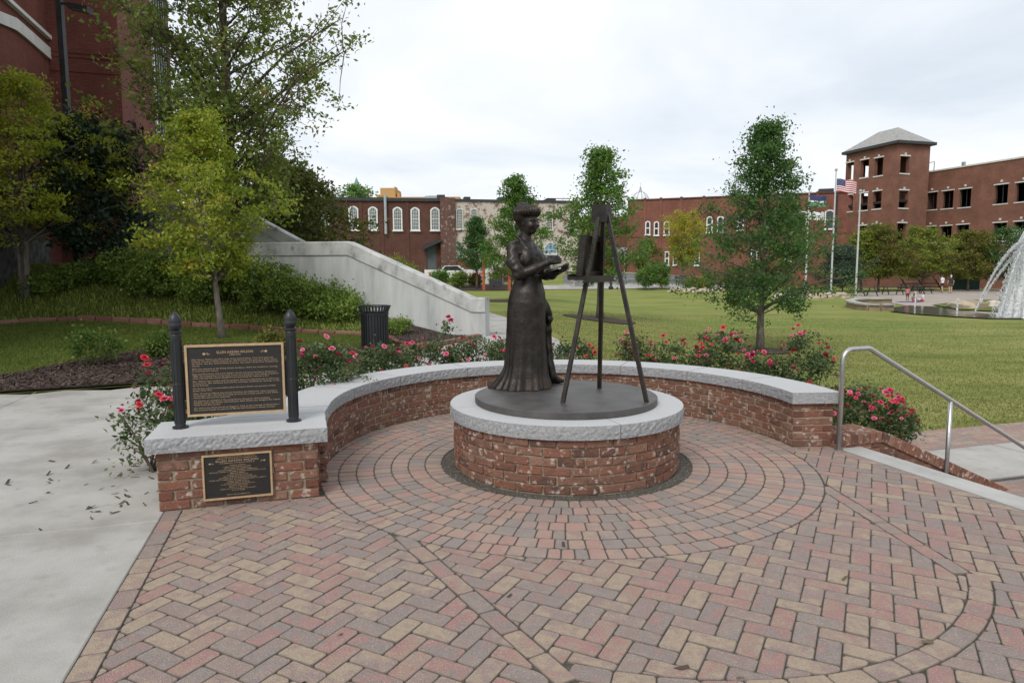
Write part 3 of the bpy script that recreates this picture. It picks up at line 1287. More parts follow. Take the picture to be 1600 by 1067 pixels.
# ---- path that bends round behind the wall towards the steps
lane = [gnd(x, y) for x, y in ((905, 561), (888, 545), (870, 532), (835, 513), (800, 500), (763, 489))]
path_poly = [P2(-2.25, 1.6), P2(-1.95, 2.2)] + [P2(WC[0] + 2.95 * math.cos(R(a)), WC[1] + 2.95 * math.sin(R(a))) for a in (140, 120, 100, 80, 66)] + \
    [(p.x, p.y) for p in lane] + [(-2.6, 27.5), (-1.2, 18.5), (-.72, 16.4), (-.72, 16.0), (-1.45, 14.2), (-1.9, 13.2), (-1.95, 12.4), (-2.2, 11.1), (-3.0, 10.45), (-3.35, 9.6)]
path = struct(drape('path', path_poly, .03, M_conc, .45))

# ---- mulch, grass strip, brick edging, planted slope
EDGE_PX = [(-420, 530), (-120, 515), (0, 509), (60, 505), (150, 502), (230, 506), (300, 511), (420, 518), (550, 525), (600, 530), (622, 541), (650, 546), (690, 541), (720, 535), (748, 529)]
edge = [gnd(*p) for p in EDGE_PX]
gback = [gnd(*p) for p in ((-420, 598), (-60, 596), (0, 590), (100, 570), (180, 556), (250, 546), (330, 540), (420, 538), (500, 546), (560, 546), (612, 545))]
mul_poly = [(-13.5, 5.75), (-6.79, 8.82), (-5.07, 9.6), (-3.4, 10.4), (-2.2, 11.1), (-1.95, 12.4), (-1.95, 13.0)] + [(p.x, p.y) for p in gback[::-1]]
mulch = struct(drape('mulch_bed', mul_poly, .035, M_mulch, .3))
strip_poly = [(p.x, p.y) for p in gback] + [(p.x, p.y) for p in edge[:11][::-1]]
strip = struct(drape('grass_strip', strip_poly, .03, M_lawn2, .35))
slope_poly = [(p.x, p.y + .05) for p in edge[:10]] + [(-2.6, 17.0), (-4.4, 17.6), (-7.3, 18.1), (-9, 20.5), (-12.5, 24), (-24, 24), (-24, 15)]
slope = struct(drape('planted_slope', slope_poly, .05, M_soil, .4))
bed2_poly = [(p.x, p.y + .03) for p in edge[9:]] + [(-.72, 16.2), (-2.65, 16.75), (-4.0, 17.2)]
bed2 = struct(drape('mulch_corner', bed2_poly, .06, M_mulch, .25))

edging = thing('edging', 'low row of red edging blocks between the grass strip and the planted slope', 'edging', edge[0])
em = []
for k in range(3):
    V, F = chamfer_box(.385, .12, .14, .012, .006)
    em.append(MB().add(V, F).mesh('edging_block'))
for i in range(len(edge) - 1):
    a, b = edge[i], edge[i + 1]
    L = (b - a).xy.length
    n = max(1, round(L / .40))
    for k in range(n):
        p = a.lerp(b, (k + .5) / n)
        z = T1(p.x, p.y) + .055 + random.gauss(0, .006)
        d = (b - a)
        o = link('edging_block', random.choice(em), M_edge, edging, Vector((p.x, p.y, z)) - edge[0], (0, -math.atan2(d.z, d.xy.length), math.atan2(d.y, d.x) + random.gauss(0, .02)))
        o.scale = ((L / n) / .40, 1, 1)

# ---- planting strip behind the seat wall
rb_poly = [P2(WC[0] + r * math.cos(R(a)), WC[1] + r * math.sin(R(a))) for r, aa in ((2.40, range(160, -16, -8)), (2.97, range(-14, 162, 8))) for a in aa]
rosebed = struct(drape('rose_bed', rb_poly, .045, M_mulch, .25))


# ---- scatter helpers
def scatter(poly, n, seed=0, power=1.0):
    r = np.random.default_rng(seed)
    P = np.array([p[:2] for p in poly])
    lo, hi = P.min(0), P.max(0)
    pts = r.uniform(lo, hi, (int(n * 3), 2))
    pts = pts[inpoly(pts, poly)]
    return pts[:n]


def blades(name, pts, z, h, w, m, lean=.5, seed=0, hv=.35, label=None, bend=False):
    r = np.random.default_rng(seed)
    n = len(pts)
    a = r.uniform(0, 2 * pi, n)
    hh = h * r.uniform(1 - hv, 1 + hv, n)
    ln = hh * lean * r.uniform(.2, 1.3, n)
    la = r.uniform(0, 2 * pi, n)
    b = np.c_[pts, z]
    dx = np.c_[np.cos(a), np.sin(a), np.zeros(n)] * (w / 2) * r.uniform(.7, 1.3, (n, 1))
    ld = np.c_[np.cos(la), np.sin(la), np.zeros(n)] * ln[:, None]
    tint = np.clip(r.normal(.5, .22, n), 0, 1)
    if bend:
        mid = b + ld * .4 + np.c_[np.zeros((n, 2)), hh * .8]
        tip = b + ld * 1.25 + np.c_[np.zeros((n, 2)), hh * .72]
        V = np.stack([b - dx, b + dx, mid + dx * .8, mid - dx * .8, tip], 1).reshape(-1, 3)
        k = np.arange(n)[:, None] * 5
        F = np.concatenate([k + np.array([[0, 1, 2]]), k + np.array([[0, 2, 3]]), k + np.array([[3, 2, 4]])], 1).reshape(-1, 3)
        tint = np.repeat(tint, 3)
    else:
        tip = b + ld + np.c_[np.zeros((n, 2)), hh]
        V = np.stack([b - dx, b + dx, tip], 1).reshape(-1, 3)
        F = np.arange(3 * n).reshape(-1, 3)
    o = nplink(name, V, F, m, tint=tint)
    return tag(o, label, None, None, 'stuff')


sp = scatter(strip_poly, 60000, 3)
blades('grass', sp, Tz(sp[:, 0], sp[:, 1]) + .03, .05, .012, M_blade2, .6, 3, label='short green grass on the strip beside the mulch bed')
sp = scatter(slope_poly, 120000, 4)
sp = sp[(sp[:, 1] < 19.5) & (sp[:, 0] > -15.5)]
blades('groundcover', sp, Tz(sp[:, 0], sp[:, 1]) + .04, .13, .017, M_cover, 1.0, 4, bend=True, label='shaggy grass-like groundcover over the slope below the shrubs')
lp = []
for k in range(5):
    p = scatter([(1.2, 8.2), (16, 8.2), (24, 26), (8, 34), (-1, 26), (1.6, 16.0)], 60000, 20 + k)
    keep = np.random.default_rng(k).random(len(p)) < np.clip((13.0 / np.hypot(p[:, 0], p[:, 1])) ** 2, .04, 1)
    lp.append(p[keep])
lp = np.concatenate(lp)
uu, vv = UV(lp[:, 0], lp[:, 1])
ok = ((np.hypot(uu - WC[0], vv - WC[1]) > 3.0) & ~((uu > 2.4) & (vv < 1.75)) & ~inpoly(lp, path_poly))
lp = lp[ok]
blades('lawn_grass', lp, Tz(lp[:, 0], lp[:, 1]) - .004, .034, .015, M_blade, 1.0, 9, label='close-mown yellowing blades of the lawn nearest the wall')


def chips(name, pts, z, s, m, seed=0, label=None):
    r = np.random.default_rng(seed)
    n = len(pts)
    q = np.array([(-1, -.28, 0), (1, -.22, 0), (.9, .25, .0), (-.8, .3, 0)])
    a = r.uniform(0, 2 * pi, n)
    sc = s * r.uniform(.5, 1.5, n)
    t = r.normal(0, .3, (n, 2))
    x = q[None, :, 0] * sc[:, None]
    y = q[None, :, 1] * sc[:, None]
    V = np.stack([x * np.cos(a)[:, None] - y * np.sin(a)[:, None], x * np.sin(a)[:, None] + y * np.cos(a)[:, None], x * t[:, :1] + y * t[:, 1:]], -1)
    V += np.c_[pts, z][:, None, :] + np.array([0, 0, .012])
    o = nplink(name, V.reshape(-1, 3), np.arange(4 * n).reshape(-1, 4), m, tint=r.random(n))
    return tag(o, label, None, None, 'stuff')


mp = np.concatenate([scatter(mul_poly, 26000, 5), scatter(bed2_poly, 5000, 6), scatter(rb_poly, 5000, 7)])
chips('mulch_chips', mp, Tz(mp[:, 0], mp[:, 1]) + .045, .028, M_chip, 5, label='dark shredded bark mulch in the beds round the walk')

# ---- stair edge, steps, cheek wall and lower paving at the right
edge_s = MB()
u0, u1 = 2.452, 2.70
edge_s.prism([P2(u, v) for u, v in ((u0, -4.6), (u1, -4.6), (u1, -.435), (u0, -.435))], -.16, .003)
stair = thing('steps', 'concrete steps going down to the lawn beside the steel handrail', 'steps', (*P2(2.6, -1.4), 0))
edge_s.build('top_edge', M_conc2, stair)
for k in range(1, 4):
    mb = MB()
    mb.prism([P2(u, v) for u, v in ((u1 + .3 * (k - 1), -4.6), (u1 + .3 * k, -4.6), (u1 + .3 * k, -.435), (u1 + .3 * (k - 1), -.435))], -.75, -.15 * k)
    mb.build('step', M_conc2, stair)
mb = MB()
mb.prism([P2(u, v) for u, v in ((2.2, -4.6), (u1 - .02, -4.6), (u1 - .02, -.44), (2.2, -.44))], -.75, -.17)
mb.build('riser_block', M_conc2, stair)

cheek = thing('cheek_wall', 'sloping red brick wall beside the steps, capped with a row of bricks', 'brick wall', (*P2(2.43, -.42), -.6))
prof = [(2.47, .02), (2.95, .02), (4.55, -.68), (4.55, -.8), (2.47, -.8)]
V0, V1 = -.425, -.10
mb = MB()
mb.slab([P3(u, V0 + .004, z) for u, z in prof][::-1], V1 - V0 - .008, EV.to_3d())
mb.build('brick_core', M_brickw, cheek)
base = wloc(cheek)
sl = math.atan2(-.70, 1.6)
for k in range(12):
    zc = .004 - k * COURSE
    umax = 2.95 + max(0, (.02 - zc - .034)) * 1.6 / .70
    u = 2.43 + (.1 if k % 2 else 0)
    while u + .2 < umax and u < 4.5:
        x, y = P2(u + .1, V0 + .04)
        link('brick', random.choice(BM), M_brickw, cheek, Vector((x, y, zc)) - base, (0, random.gauss(0, .01), GA))
        u += .203
    while u + .07 < umax and u < 4.5:
        x, y = P2(u + .05, V0 + .04)
        link('brick', random.choice(BMH), M_brickw, cheek, Vector((x, y, zc)) - base, (0, random.gauss(0, .01), GA))
        u += .1
V, F = chamfer_box(.062, V1 - V0 + .03, .10, .006, .002)
rlk = MB().add(V, F).mesh('rowlock_brick')
for k in range(7):
    x, y = P2(2.49 + .069 * k, (V0 + V1) / 2)
    link('rowlock_brick', rlk, M_brick, cheek, Vector((x, y, .072)) - base, (0, random.gauss(0, .01), GA))
for k in range(25):
    s = .036 + .069 * k
    x, y = P2(2.955 + s * math.cos(sl), (V0 + V1) / 2)
    o = link('rowlock_brick', rlk, M_brick, cheek, Vector((x, y, .070 + s * math.sin(sl))) - base)
    o.rotation_euler = Euler((0, -sl, GA), 'XYZ')

# lower walk beyond the steps: concrete and a brick band
low = MB()
lw = thing('lower_walk', None, None)
lw['kind'] = 'structure'
for a, b in ((2.72, 4.62), (4.64, 6.1), (6.12, 7.6), (7.62, 9.0)):
    mb = MB()
    mb.prism([P2(u, v) for u, v in ((a, -.1 if a > 4.6 else -.09), (b, -.1 if a > 4.6 else -.09), (b, .95), (a, .95))], -.72, -.592)
    mb.build('slab', M_conc, lw)
mb = MB()
mb.prism([P2(u, v) for u, v in ((2.72, -4.6), (9, -4.6), (9, 1.78), (2.72, 1.78))], -.76, -.607)
mb.build('sand_bed', M_joint, lw)
lowp = []
for j in range(8):
    v = .955 + j * .1
    u = 2.75 + (j % 2) * .1
    while u < 8.8:
        lowp.append((inset([(u, v), (u + .2, v), (u + .2, v + .1), (u, v + .1)], GAP), 'l', (u + .1, v + .05), 0))
        u += .2
for j in range(38):
    v = -4.0 + j * .1
    if v > -.22:
        break
    u = 3.62 + (j % 2) * .1
    while u < 7.2:
        lowp.append((inset([(u, v), (u + .2, v), (u + .2, v + .1), (u, v + .1)], GAP), 'l', (u + .1, v + .05), 0))
        u += .2
key = sorted(range(len(lowp)), key=lambda i: abs(lowp[i][2][1] - .6) + .15 * abs(lowp[i][2][0] - 5.6))
pm_ = None
mass = MB()
c, s = math.cos(GA), math.sin(GA)
Vp, Fp = paver_geo(lowp[0][0], lowp[0][2])
Vp = [(x * c - y * s, x * s + y * c, z) for x, y, z in Vp]
pme = MB().add(Vp, Fp).mesh('paver')
for rk, i in enumerate(key):
    x, y = P2(*lowp[i][2])
    if rk < 220:
        link('paver', pme, M_pav, lw, (x, y, -.588), (random.gauss(0, .01), random.gauss(0, .01), 0))
    else:
        mass.add([(x + a, y + b, -.588 + d) for a, b, d in Vp], Fp, random.random())
mass.build('paver_mass', M_pavs, lw, attr=True, kind='stuff')

# leaf litter on the paving
lt = np.concatenate([scatter([P2(-2.9, -3.6), P2(2.3, -3.6), P2(2.3, -2.1), P2(-2.0, -.6)], 14, 8), scatter([P2(-5.4, -.6), P2(-3.1, -.6), P2(-3.1, 1.2), P2(-5.4, 2.2)], 46, 9), scatter([P2(-3.6, -.3), P2(-3.1, -.3), P2(-3.1, .2), P2(-3.5, .2)], 16, 10)])
o = chips('leaf_litter', lt, np.full(len(lt), -.006), .028, pm('dead_leaf', [(.03, .02, .016), (.075, .05, .035), (.13, .10, .05)], rnd='attr', rough=.9), 12, label='dry brown leaf bits lying on the concrete and the pavers')
# ------------------------------------------------------------------ trees and shrubs
L_maple = leafmat('maple_leaf', [(.135, .20, .018), (.205, .275, .028), (.28, .33, .038), (.34, .335, .043), (.39, .29, .034)], trans=.42)
L_big = leafmat('shade_tree_leaf', [(.09, .135, .028), (.13, .185, .04), (.18, .23, .05), (.21, .225, .05), (.28, .23, .045)], trans=.4)
L_oak = leafmat('oak_leaf', [(.04, .10, .028), (.06, .135, .034), (.09, .17, .042), (.13, .205, .052)], trans=.38)
L_green = leafmat('bright_green_leaf', [(.06, .14, .022), (.09, .185, .032), (.135, .225, .045), (.20, .26, .05)], trans=.38)
L_yel = leafmat('yellow_leaf', [(.21, .225, .02), (.29, .28, .027), (.36, .33, .033), (.42, .35, .045)], trans=.38)
L_dark = leafmat('evergreen_leaf', [(0.014, 0.032, 0.017), (0.023, 0.049, 0.026), (0.041, 0.072, 0.038), (0.072, 0.109, 0.065)], trans=.12)
L_hedge = leafmat('shrub_leaf', [(.10, .16, .026), (.15, .23, .04), (.21, .285, .054), (.28, .33, .075)])
L_box = leafmat('boxwood_leaf', [(0.043, 0.094, 0.014), (0.072, 0.131, 0.020), (0.116, 0.167, 0.029), (0.217, 0.174, 0.043)])
L_rose = leafmat('rose_leaf', [(0.032, 0.058, 0.023), (0.051, 0.087, 0.029), (0.080, 0.123, 0.041), (0.174, 0.189, 0.087), (0.145, 0.065, 0.043)])
L_ygreen = leafmat('yellow_green_leaf', [(0.094, 0.145, 0.017), (0.145, 0.196, 0.023), (0.217, 0.239, 0.032), (0.290, 0.261, 0.041)])
L_olive = leafmat('olive_leaf', [(0.065, 0.087, 0.014), (0.109, 0.123, 0.020), (0.174, 0.160, 0.026), (0.232, 0.174, 0.029)])


L_lime = leafmat('lime_leaf', [(.20, .26, .022), (.28, .33, .034), (.36, .38, .045), (.42, .37, .05)], trans=.42)


def leaf_verts(C, size, r, upb=.35, wid=.55):
    n = len(C)
    nrm = r.normal(0, 1, (n, 3))
    nrm[:, 2] += upb * 2
    nrm /= np.linalg.norm(nrm, axis=1)[:, None]
    t = r.normal(0, 1, (n, 3))
    t -= nrm * (t * nrm).sum(1)[:, None]
    t /= np.linalg.norm(t, axis=1)[:, None] + 1e-9
    b = np.cross(nrm, t)
    L = size * r.uniform(.6, 1.35, n)[:, None]
    V = np.stack([C - t * L * .5, C - t * L * .05 + b * L * wid * .5 + nrm * L * .08, C + t * L * .5 - nrm * L * .06, C - t * L * .05 - b * L * wid * .5 + nrm * L * .08], 1)
    return V.reshape(-1, 3), np.arange(4 * n).reshape(-1, 4)


def crown_mesh(name, cl, n, size, clump, m, parent, r, zf=.65, tv=.16, upb=.35, wid=.55, tb=.42):
    cl = np.asarray(cl)
    k = r.integers(0, len(cl), n)
    ct = np.clip(r.normal(tb, tv, len(cl)), 0, 1)
    sc = clump * r.uniform(.6, 1.25, len(cl))
    off = r.normal(0, 1, (n, 3)) * np.array([1, 1, zf])
    C = cl[k] + off * sc[k][:, None] * .62
    V, F = leaf_verts(C, size, r, upb, wid)
    return nplink(name, V, F, m, parent, tint=np.clip(ct[k] + r.normal(0, .13, n), 0, 1))


def tree(name, label, cat, base, H, tr, lo, prof, limbs, leaves, size, m, bark, seed, lean=(0, 0), clump=.4, group=None, up=.6, twigs=5, stems=1, zf=.6, cen=(0, 0), tb=.42, tlen=.3):
    r = np.random.default_rng(seed)
    base = Vector(base)
    t = thing(name, label, cat, base, 0, group)
    wood = MB()
    cl = []
    pr = np.array(prof)
    for s in range(stems):
        sx, sy = (0, 0) if stems == 1 else (r.uniform(-.25, .25) + (s - stems / 2) * .12, r.uniform(-.2, .2))
        top = Vector((base.x + lean[0] + cen[0] + sx * 3, base.y + lean[1] + cen[1] + sy * 3, base.z + H * .96))
        pts, rad = [], []
        N = 9
        jx, jy = np.cumsum(r.normal(0, .022 * H / N * 2, N + 1)), np.cumsum(r.normal(0, .022 * H / N * 2, N + 1))
        for i in range(N + 1):
            f = i / N
            e = f ** 1.25
            pts.append(Vector((base.x + sx * .4 + (top.x - base.x) * e + jx[i] * (f * (1 - f) * 2), base.y + sy * .4 + (top.y - base.y) * e + jy[i] * (f * (1 - f) * 2), base.z - .05 + (H * .96 + .05) * f)))
            rad.append((tr / (stems ** .5)) * ((1 - f) ** .8 * .93 + .05) * (1.3 if i == 0 else 1))
        wood.tube(pts, rad, 9)

        def on(z):
            f = min(max((z - base.z + .05) / (H * .96 + .05), 0), 1) * N
            i = min(int(f), N - 1)
            return pts[i].lerp(pts[i + 1], f - i), rad[i] + (rad[i + 1] - rad[i]) * (f - i)
        nl = max(1, limbs // stems)
        for i in range(nl):
            f = ((i + .5) / nl)
            z = lo + f * (H - lo)
            rr = np.interp(f, pr[:, 0], pr[:, 1]) * (r.uniform(.5, .8) if r.random() < .45 else r.uniform(.85, 1.25))
            az = i * 2.39996 + seed + s * 1.3 + r.uniform(-.3, .3)
            zs = max(lo * .8 if lo > .8 else lo, min(z - rr * up * r.uniform(.7, 1.2), H * .93))
            p0, r0 = on(base.z + zs)
            ax, _ = on(base.z + z)
            tip = Vector((ax.x + math.cos(az) * rr + cen[0] * 0, ax.y + math.sin(az) * rr, base.z + z + r.uniform(-.1, .1) * rr))
            m1 = p0.lerp(tip, .5) + Vector((r.normal(0, .06 * rr), r.normal(0, .06 * rr), rr * .06))
            m2 = p0.lerp(tip, .8) + Vector((r.normal(0, .06 * rr), r.normal(0, .06 * rr), rr * .05))
            rl = max(.007, min(r0 * .5, .013 * rr + .008))
            P = [p0, m1, m2, tip]
            wood.tube(P, [rl, rl * .65, rl * .4, rl * .2], 5, cap=False)
            for q in range(twigs):
                g = r.uniform(.3, 1.0)
                a = p0.lerp(m1, g / .5) if g < .5 else m1.lerp(tip, (g - .5) / .5)
                tl = rr * tlen * r.uniform(.5, 1.2) + .08
                d = Vector(r.normal(0, 1, 3)) + (tip - p0).normalized() * .8 + Vector((0, 0, .25))
                e = a + d.normalized() * tl
                wood.tube([a, a.lerp(e, .5) + Vector(r.normal(0, .05 * tl, 3)), e], [rl * .35, rl * .22, rl * .1], 3, cap=False)
                cl.append(e)
                if q % 2:
                    cl.append(a.lerp(e, .55))
            cl.append(tip)
        for q in range(4):
            p, _ = on(base.z + H * r.uniform(.86, .99))
            cl.append(p + Vector(r.normal(0, .12, 3)))
    wood.build('trunk', bark, t, smooth=True)
    crown_mesh('crown', cl, leaves, size, clump, m, t, r, zf, tb=tb)
    return t


def shrub(name, label, base, rx, ry, h, leaves, size, m, seed, group=None, cat='shrub', clump=.16, stems=5, bark=None, low=.12, tb=.42, spike=0, upb=.35, wid=.55):
    r = np.random.default_rng(seed)
    base = Vector(base)
    t = thing(name, label, cat, base, 0, group)
    n = max(14, int(leaves / 45))
    d = r.normal(0, 1, (n, 3))
    d /= np.linalg.norm(d, axis=1)[:, None]
    rad = r.uniform(.35, 1, n) ** .45 * r.uniform(.86, 1.06, n)
    d = d * rad[:, None]
    cl = np.c_[base.x + d[:, 0] * rx, base.y + d[:, 1] * ry, base.z + h * (low + (1 - low) * (.5 + d[:, 2] * .5))]
    if spike:
        k = r.random(n) < .25
        cl[k, 2] += r.uniform(0, spike, k.sum())
    w = MB()
    for i in range(stems):
        e = Vector(cl[r.integers(0, n)])
        b0 = base + Vector((r.normal(0, rx * .12), r.normal(0, ry * .12), -.03))
        w.tube([b0, b0.lerp(e, .5) + Vector((0, 0, h * .08)), e], [.012, .009, .004], 4, cap=False)
    w.build('stem', bark or M_bark2, t)
    crown_mesh('foliage', cl, leaves, size, clump, m, t, r, .8, tb=tb, upb=upb, wid=wid)
    return t


# ---- near trees
b = gnd(347, 531)
tree('maple_tree', 'young maple with yellow-green leaves and slim leaning grey trunk behind the plaque', 'tree', b, 4.6, .07, 1.5,
     [(0, .45), (.12, 1.05), (.3, 1.4), (.5, 1.25), (.75, .8), (1, .18)], 50, 17500, .08, L_maple, M_bark, 8, lean=(-.30, 0), clump=.20, up=1.15, twigs=8, zf=.5)
b = gnd(364, 470)
tree('shade_tree', 'tall loose shade tree behind the young maple with sky showing through its crown', 'tree', b, 9.6, .21, 2.5,
     [(0, 1.1), (.18, 2.0), (.4, 2.65), (.65, 2.4), (.85, 1.5), (1, .5)], 84, 34000, .115, L_big, M_bark2, 12, lean=(-.05, .2), clump=.26, up=.8, twigs=11, tlen=.34)
b = gnd(42, 468)
tree('japanese_maple', 'spreading multi-stemmed small tree with lime-yellow tiered leaves by the brick building', 'tree', b, 5.35, .15, 1.7,
     [(0, 1.5), (.25, 2.1), (.55, 1.9), (.8, 1.2), (1, .4)], 54, 24000, .085, L_lime, M_bark, 21, stems=3, clump=.28, up=.8, zf=.4, lean=(-.1, .4), tb=.45)
b = gnd(108, 452)
tree('magnolia_tree', 'dark glossy evergreen tree in front of the building between both yellow-green trees', 'tree', b + Vector((0, .8, 0)), 4.2, .10, .9,
     [(0, .9), (.3, 1.15), (.6, 1.05), (.85, .7), (1, .3)], 40, 11000, .13, L_dark, M_bark2, 31, stems=2, clump=.36, up=.5)
b = at(30, 430, 21.5)
tree('magnolia_tree', 'dark evergreen tree behind the spreading lime-yellow tree at the far left', 'tree', (b.x - .6, 22.2, T1(b.x, 22.2)), 3.6, .10, .6,
     [(0, 1.4), (.3, 1.8), (.6, 1.5), (.85, .9), (1, .3)], 34, 9000, .14, L_dark, M_bark2, 33, stems=2, clump=.4, up=.5)
b = at(468, 380, 24)
tree('evergreen_oak', 'dark green bushy tree rising behind the upper concrete stair wall', 'tree', (b.x, 24, 1.0), 4.1, .14, .8,
     [(0, 1.5), (.3, 2.0), (.6, 1.75), (.85, 1.0), (1, .3)], 40, 13000, .14, L_olive, M_bark2, 41, clump=.42, up=.5, tb=.2)
b = at(425, 380, 26)
tree('evergreen_oak', 'second dark bushy tree behind the stair wall, half hidden by the tall shade tree', 'tree', (b.x, 27, 1.0), 4.9, .14, .8,
     [(0, 1.5), (.3, 2.1), (.6, 1.8), (.85, 1.0), (1, .3)], 40, 10000, .16, L_dark, M_bark2, 43, clump=.45, up=.5, tb=.6)

# ---- lawn trees
b = gnd(1187, 549)
tree('oak_tree', 'young dark green oak with narrow top on the lawn, right of the easel', 'tree', b, 6.1, .105, 1.25,
     [(0, 1.1), (.1, 1.65), (.25, 1.85), (.42, 1.4), (.58, .98), (.72, .85), (.85, .45), (1, .12)], 64, 27000, .085, L_oak, M_bark, 52, clump=.25, up=.5, twigs=8)
b = gnd(937, 498)
tree('elm_tree', 'bright green young tree standing in a mulch ring directly behind the easel', 'tree', b, 6.25, .13, 1.75,
     [(0, 1.2), (.15, 1.75), (.35, 1.65), (.55, 1.15), (.75, .75), (1, .2)], 50, 15000, .115, L_green, M_bark, 61, clump=.28, up=.6, twigs=6)
b = gnd(806, 470)
tree('elm_tree', 'green young tree on the lawn right behind the head of the bronze woman', 'tree', b, 6.6, .14, 1.4,
     [(0, 1.5), (.15, 1.9), (.35, 1.7), (.55, 1.2), (.75, .8), (1, .2)], 46, 14000, .14, L_green, M_bark, 63, clump=.30, up=.6, twigs=6)
b = gnd(745, 452)
tree('holly_tree', 'dark conical tree between the whitewashed brick building and the rust-red frame', 'tree', b, 5.9, .12, 1.9,
     [(0, 1.1), (.2, 1.5), (.5, 1.25), (.8, .7), (1, .15)], 50, 11000, .16, L_oak, M_bark2, 65, clump=.36, up=.4, tb=.25)
b = gnd(1071, 446)
tree('ginkgo_tree', 'upright tree with bright yellow leaves before the red brick street building', 'tree', b + Vector((0, 1, 0)), 6.4, .12, 2.0,
     [(0, .9), (.2, 1.5), (.5, 1.85), (.8, 1.7), (1, .8)], 56, 12000, .15, L_yel, M_bark, 71, clump=.36, up=1.2)
b = gnd(1020, 445)
tree('street_tree', 'small olive green tree above the paired round shrubs by the road', 'tree', b + Vector((0, 3.0, 0)), 4.1, .08, 1.3,
     [(0, 1.0), (.3, 1.5), (.6, 1.2), (1, .3)], 34, 5000, .16, L_olive, M_bark, 73, clump=.36, up=.6)
b = gnd(1268, 456)
tree('street_tree', 'tall green tree by the flagpoles, behind the dark young oak', 'tree', b + Vector((0, 5.0, 0)), 8.6, .14, 2.2,
     [(0, 1.2), (.2, 1.9), (.5, 2.0), (.8, 1.3), (1, .3)], 50, 10000, .18, L_green, M_bark2, 75, clump=.48, up=.6)
b = gnd(1316, 458)
tree('crape_myrtle', 'dark rounded tree over the picnic tables, in front of the tower', 'tree', b, 4.4, .12, .9,
     [(0, 1.5), (.25, 2.3), (.55, 2.1), (.8, 1.4), (1, .5)], 50, 14000, .16, L_dark, M_bark2, 77, stems=3, clump=.46, up=.6, tb=.75)
for i, (px, h, w, mm, lab) in enumerate([
        (1372, 6.0, 2.2, L_olive, 'yellowing olive tree below the middle of the brick tower'),
        (1440, 5.6, 2.8, L_ygreen, 'yellow-green spreading tree below the corner of the brick tower'),
        (1512, 5.4, 2.4, L_olive, 'olive green tree between the wing of the brick building and the standing pair'),
        (1345, 5.4, 1.8, L_ygreen, 'yellowish tree beside the shortest flagpole below the tower'),
        (1568, 5.6, 2.4, L_oak, 'deep green tree behind the fountain spray')]):
    b = gnd(px, 447)
    tree('plaza_tree', lab, 'tree', Vector((b.x * (69 / b.y), 69, -.6)), h * 1.12, .12, 1.7,
         [(0, w * .8), (.3, w * 1.25), (.65, w * 1.05), (1, w * .3)], 44, 11000, .20, mm, M_bark2, 81 + i, clump=.5, up=.6, zf=.45)
b = at(556, 312, 84)
tree('far_tree', 'treetop showing above the roof of the brown mill building by the green spire', 'tree', (b.x, 84, 1.5), 10.5, .25, 5.5, [(0, 2.5), (.4, 3.4), (.8, 2.4), (1, .8)], 36, 5000, .3, L_green, M_bark2, 95, clump=.7)
b = at(528, 320, 66)
# bushes behind the ramp and round the far edge of the lawn
b = at(608, 420, 46)
shrub('privet_bush', 'large yellow-green bush peeking over the concrete stair wall', (b.x, 46, T1(b.x, 46)), 2.0, 1.7, 2.65, 9000, .13, L_ygreen, 101, clump=.34, cat='bush')
for i, (px, py, w, h, mm, lab) in enumerate([
        (688, 449, 15, 27, L_green, 'round fresh green bush above the low end of the stair wall'),
        (718, 450, 13, 25, L_hedge, 'pale grey-green bush left of the rust-red swing frame'),
        (742, 449, 9, 20, L_olive, 'small flowering bush at the foot of the dark conical tree'),
        (1009, 453, 15, 38, L_green, 'left one of two rounded shrubs by the road'),
        (1033, 452, 14, 40, L_green, 'right one of two rounded shrubs by the road'),
        (1085, 452, 12, 19, L_ygreen, 'yellow-green grassy clump beside the road bench'),
        (1104, 451, 11, 20, L_ygreen, 'yellow-green grassy clump nearest the dark young oak')]):
    b = gnd(px, py)
    k = b.y / F_PX
    shrub('round_bush', lab, b, w * k, w * k * .9, h * k, 3200, .14, mm, 110 + i, clump=.26, cat='bush')

# ---- hedge on the slope
hs = []
for i, (px, top, bot) in enumerate([(192, 392, 446), (222, 388, 452), (256, 386, 454), (290, 390, 456), (324, 394, 462), (356, 396, 463), (392, 404, 468),
                                    (424, 412, 474), (452, 420, 482), (482, 432, 490), (510, 444, 498), (538, 455, 504), (236, 404, 458), (306, 408, 462), (410, 424, 476), (468, 440, 490), (520, 464, 503)]):
    y = 17.0 - (px - 190) * .0008 - (.35 if i > 11 else 0)
    p = at(px, bot, y)
    z0 = T1(p.x, y)
    zt = at(px, top, y).z
    h = max(.55, zt - z0)
    shrub('hedge_shrub', 'low rounded green shrub in the clipped mass before the stair wall', (p.x, y, z0), .62, .55, h, 2300, .075, L_hedge, 130 + i, 'shrubs massed along the concrete stair wall', clump=.17, spike=.16)
for i, (px, py, h, w) in enumerate([(70, 463, .5, .5), (105, 455, .55, .55), (140, 450, .6, .5), (172, 446, .6, .5)]):
    b = gnd(px, py)
    shrub('low_shrub', 'low dark green shrub in the shade under the evergreen trees', b, w, w * .8, h, 1300, .09, L_hedge, 150 + i, 'low shrubs in the shade at the left', clump=.16, tb=.2)
for i, (px, py, h, w, mm, lab) in enumerate([
        (148, 574, .68, .36, L_box, 'upright boxwood in the mulch left of the plaque posts'),
        (248, 560, .42, .20, L_box, 'thin yellowing boxwood just left of the left plaque post'),
        (428, 560, .52, .24, L_olive, 'small bronze-green boxwood between the plaque and the right post'),
        (618, 524, .42, .35, L_hedge, 'grassy green clump beside the black litter bin')]):
    b = gnd(px, py)
    shrub('boxwood', lab, b, w, w, h, 1500, .055, mm, 160 + i, clump=.11, spike=.12)

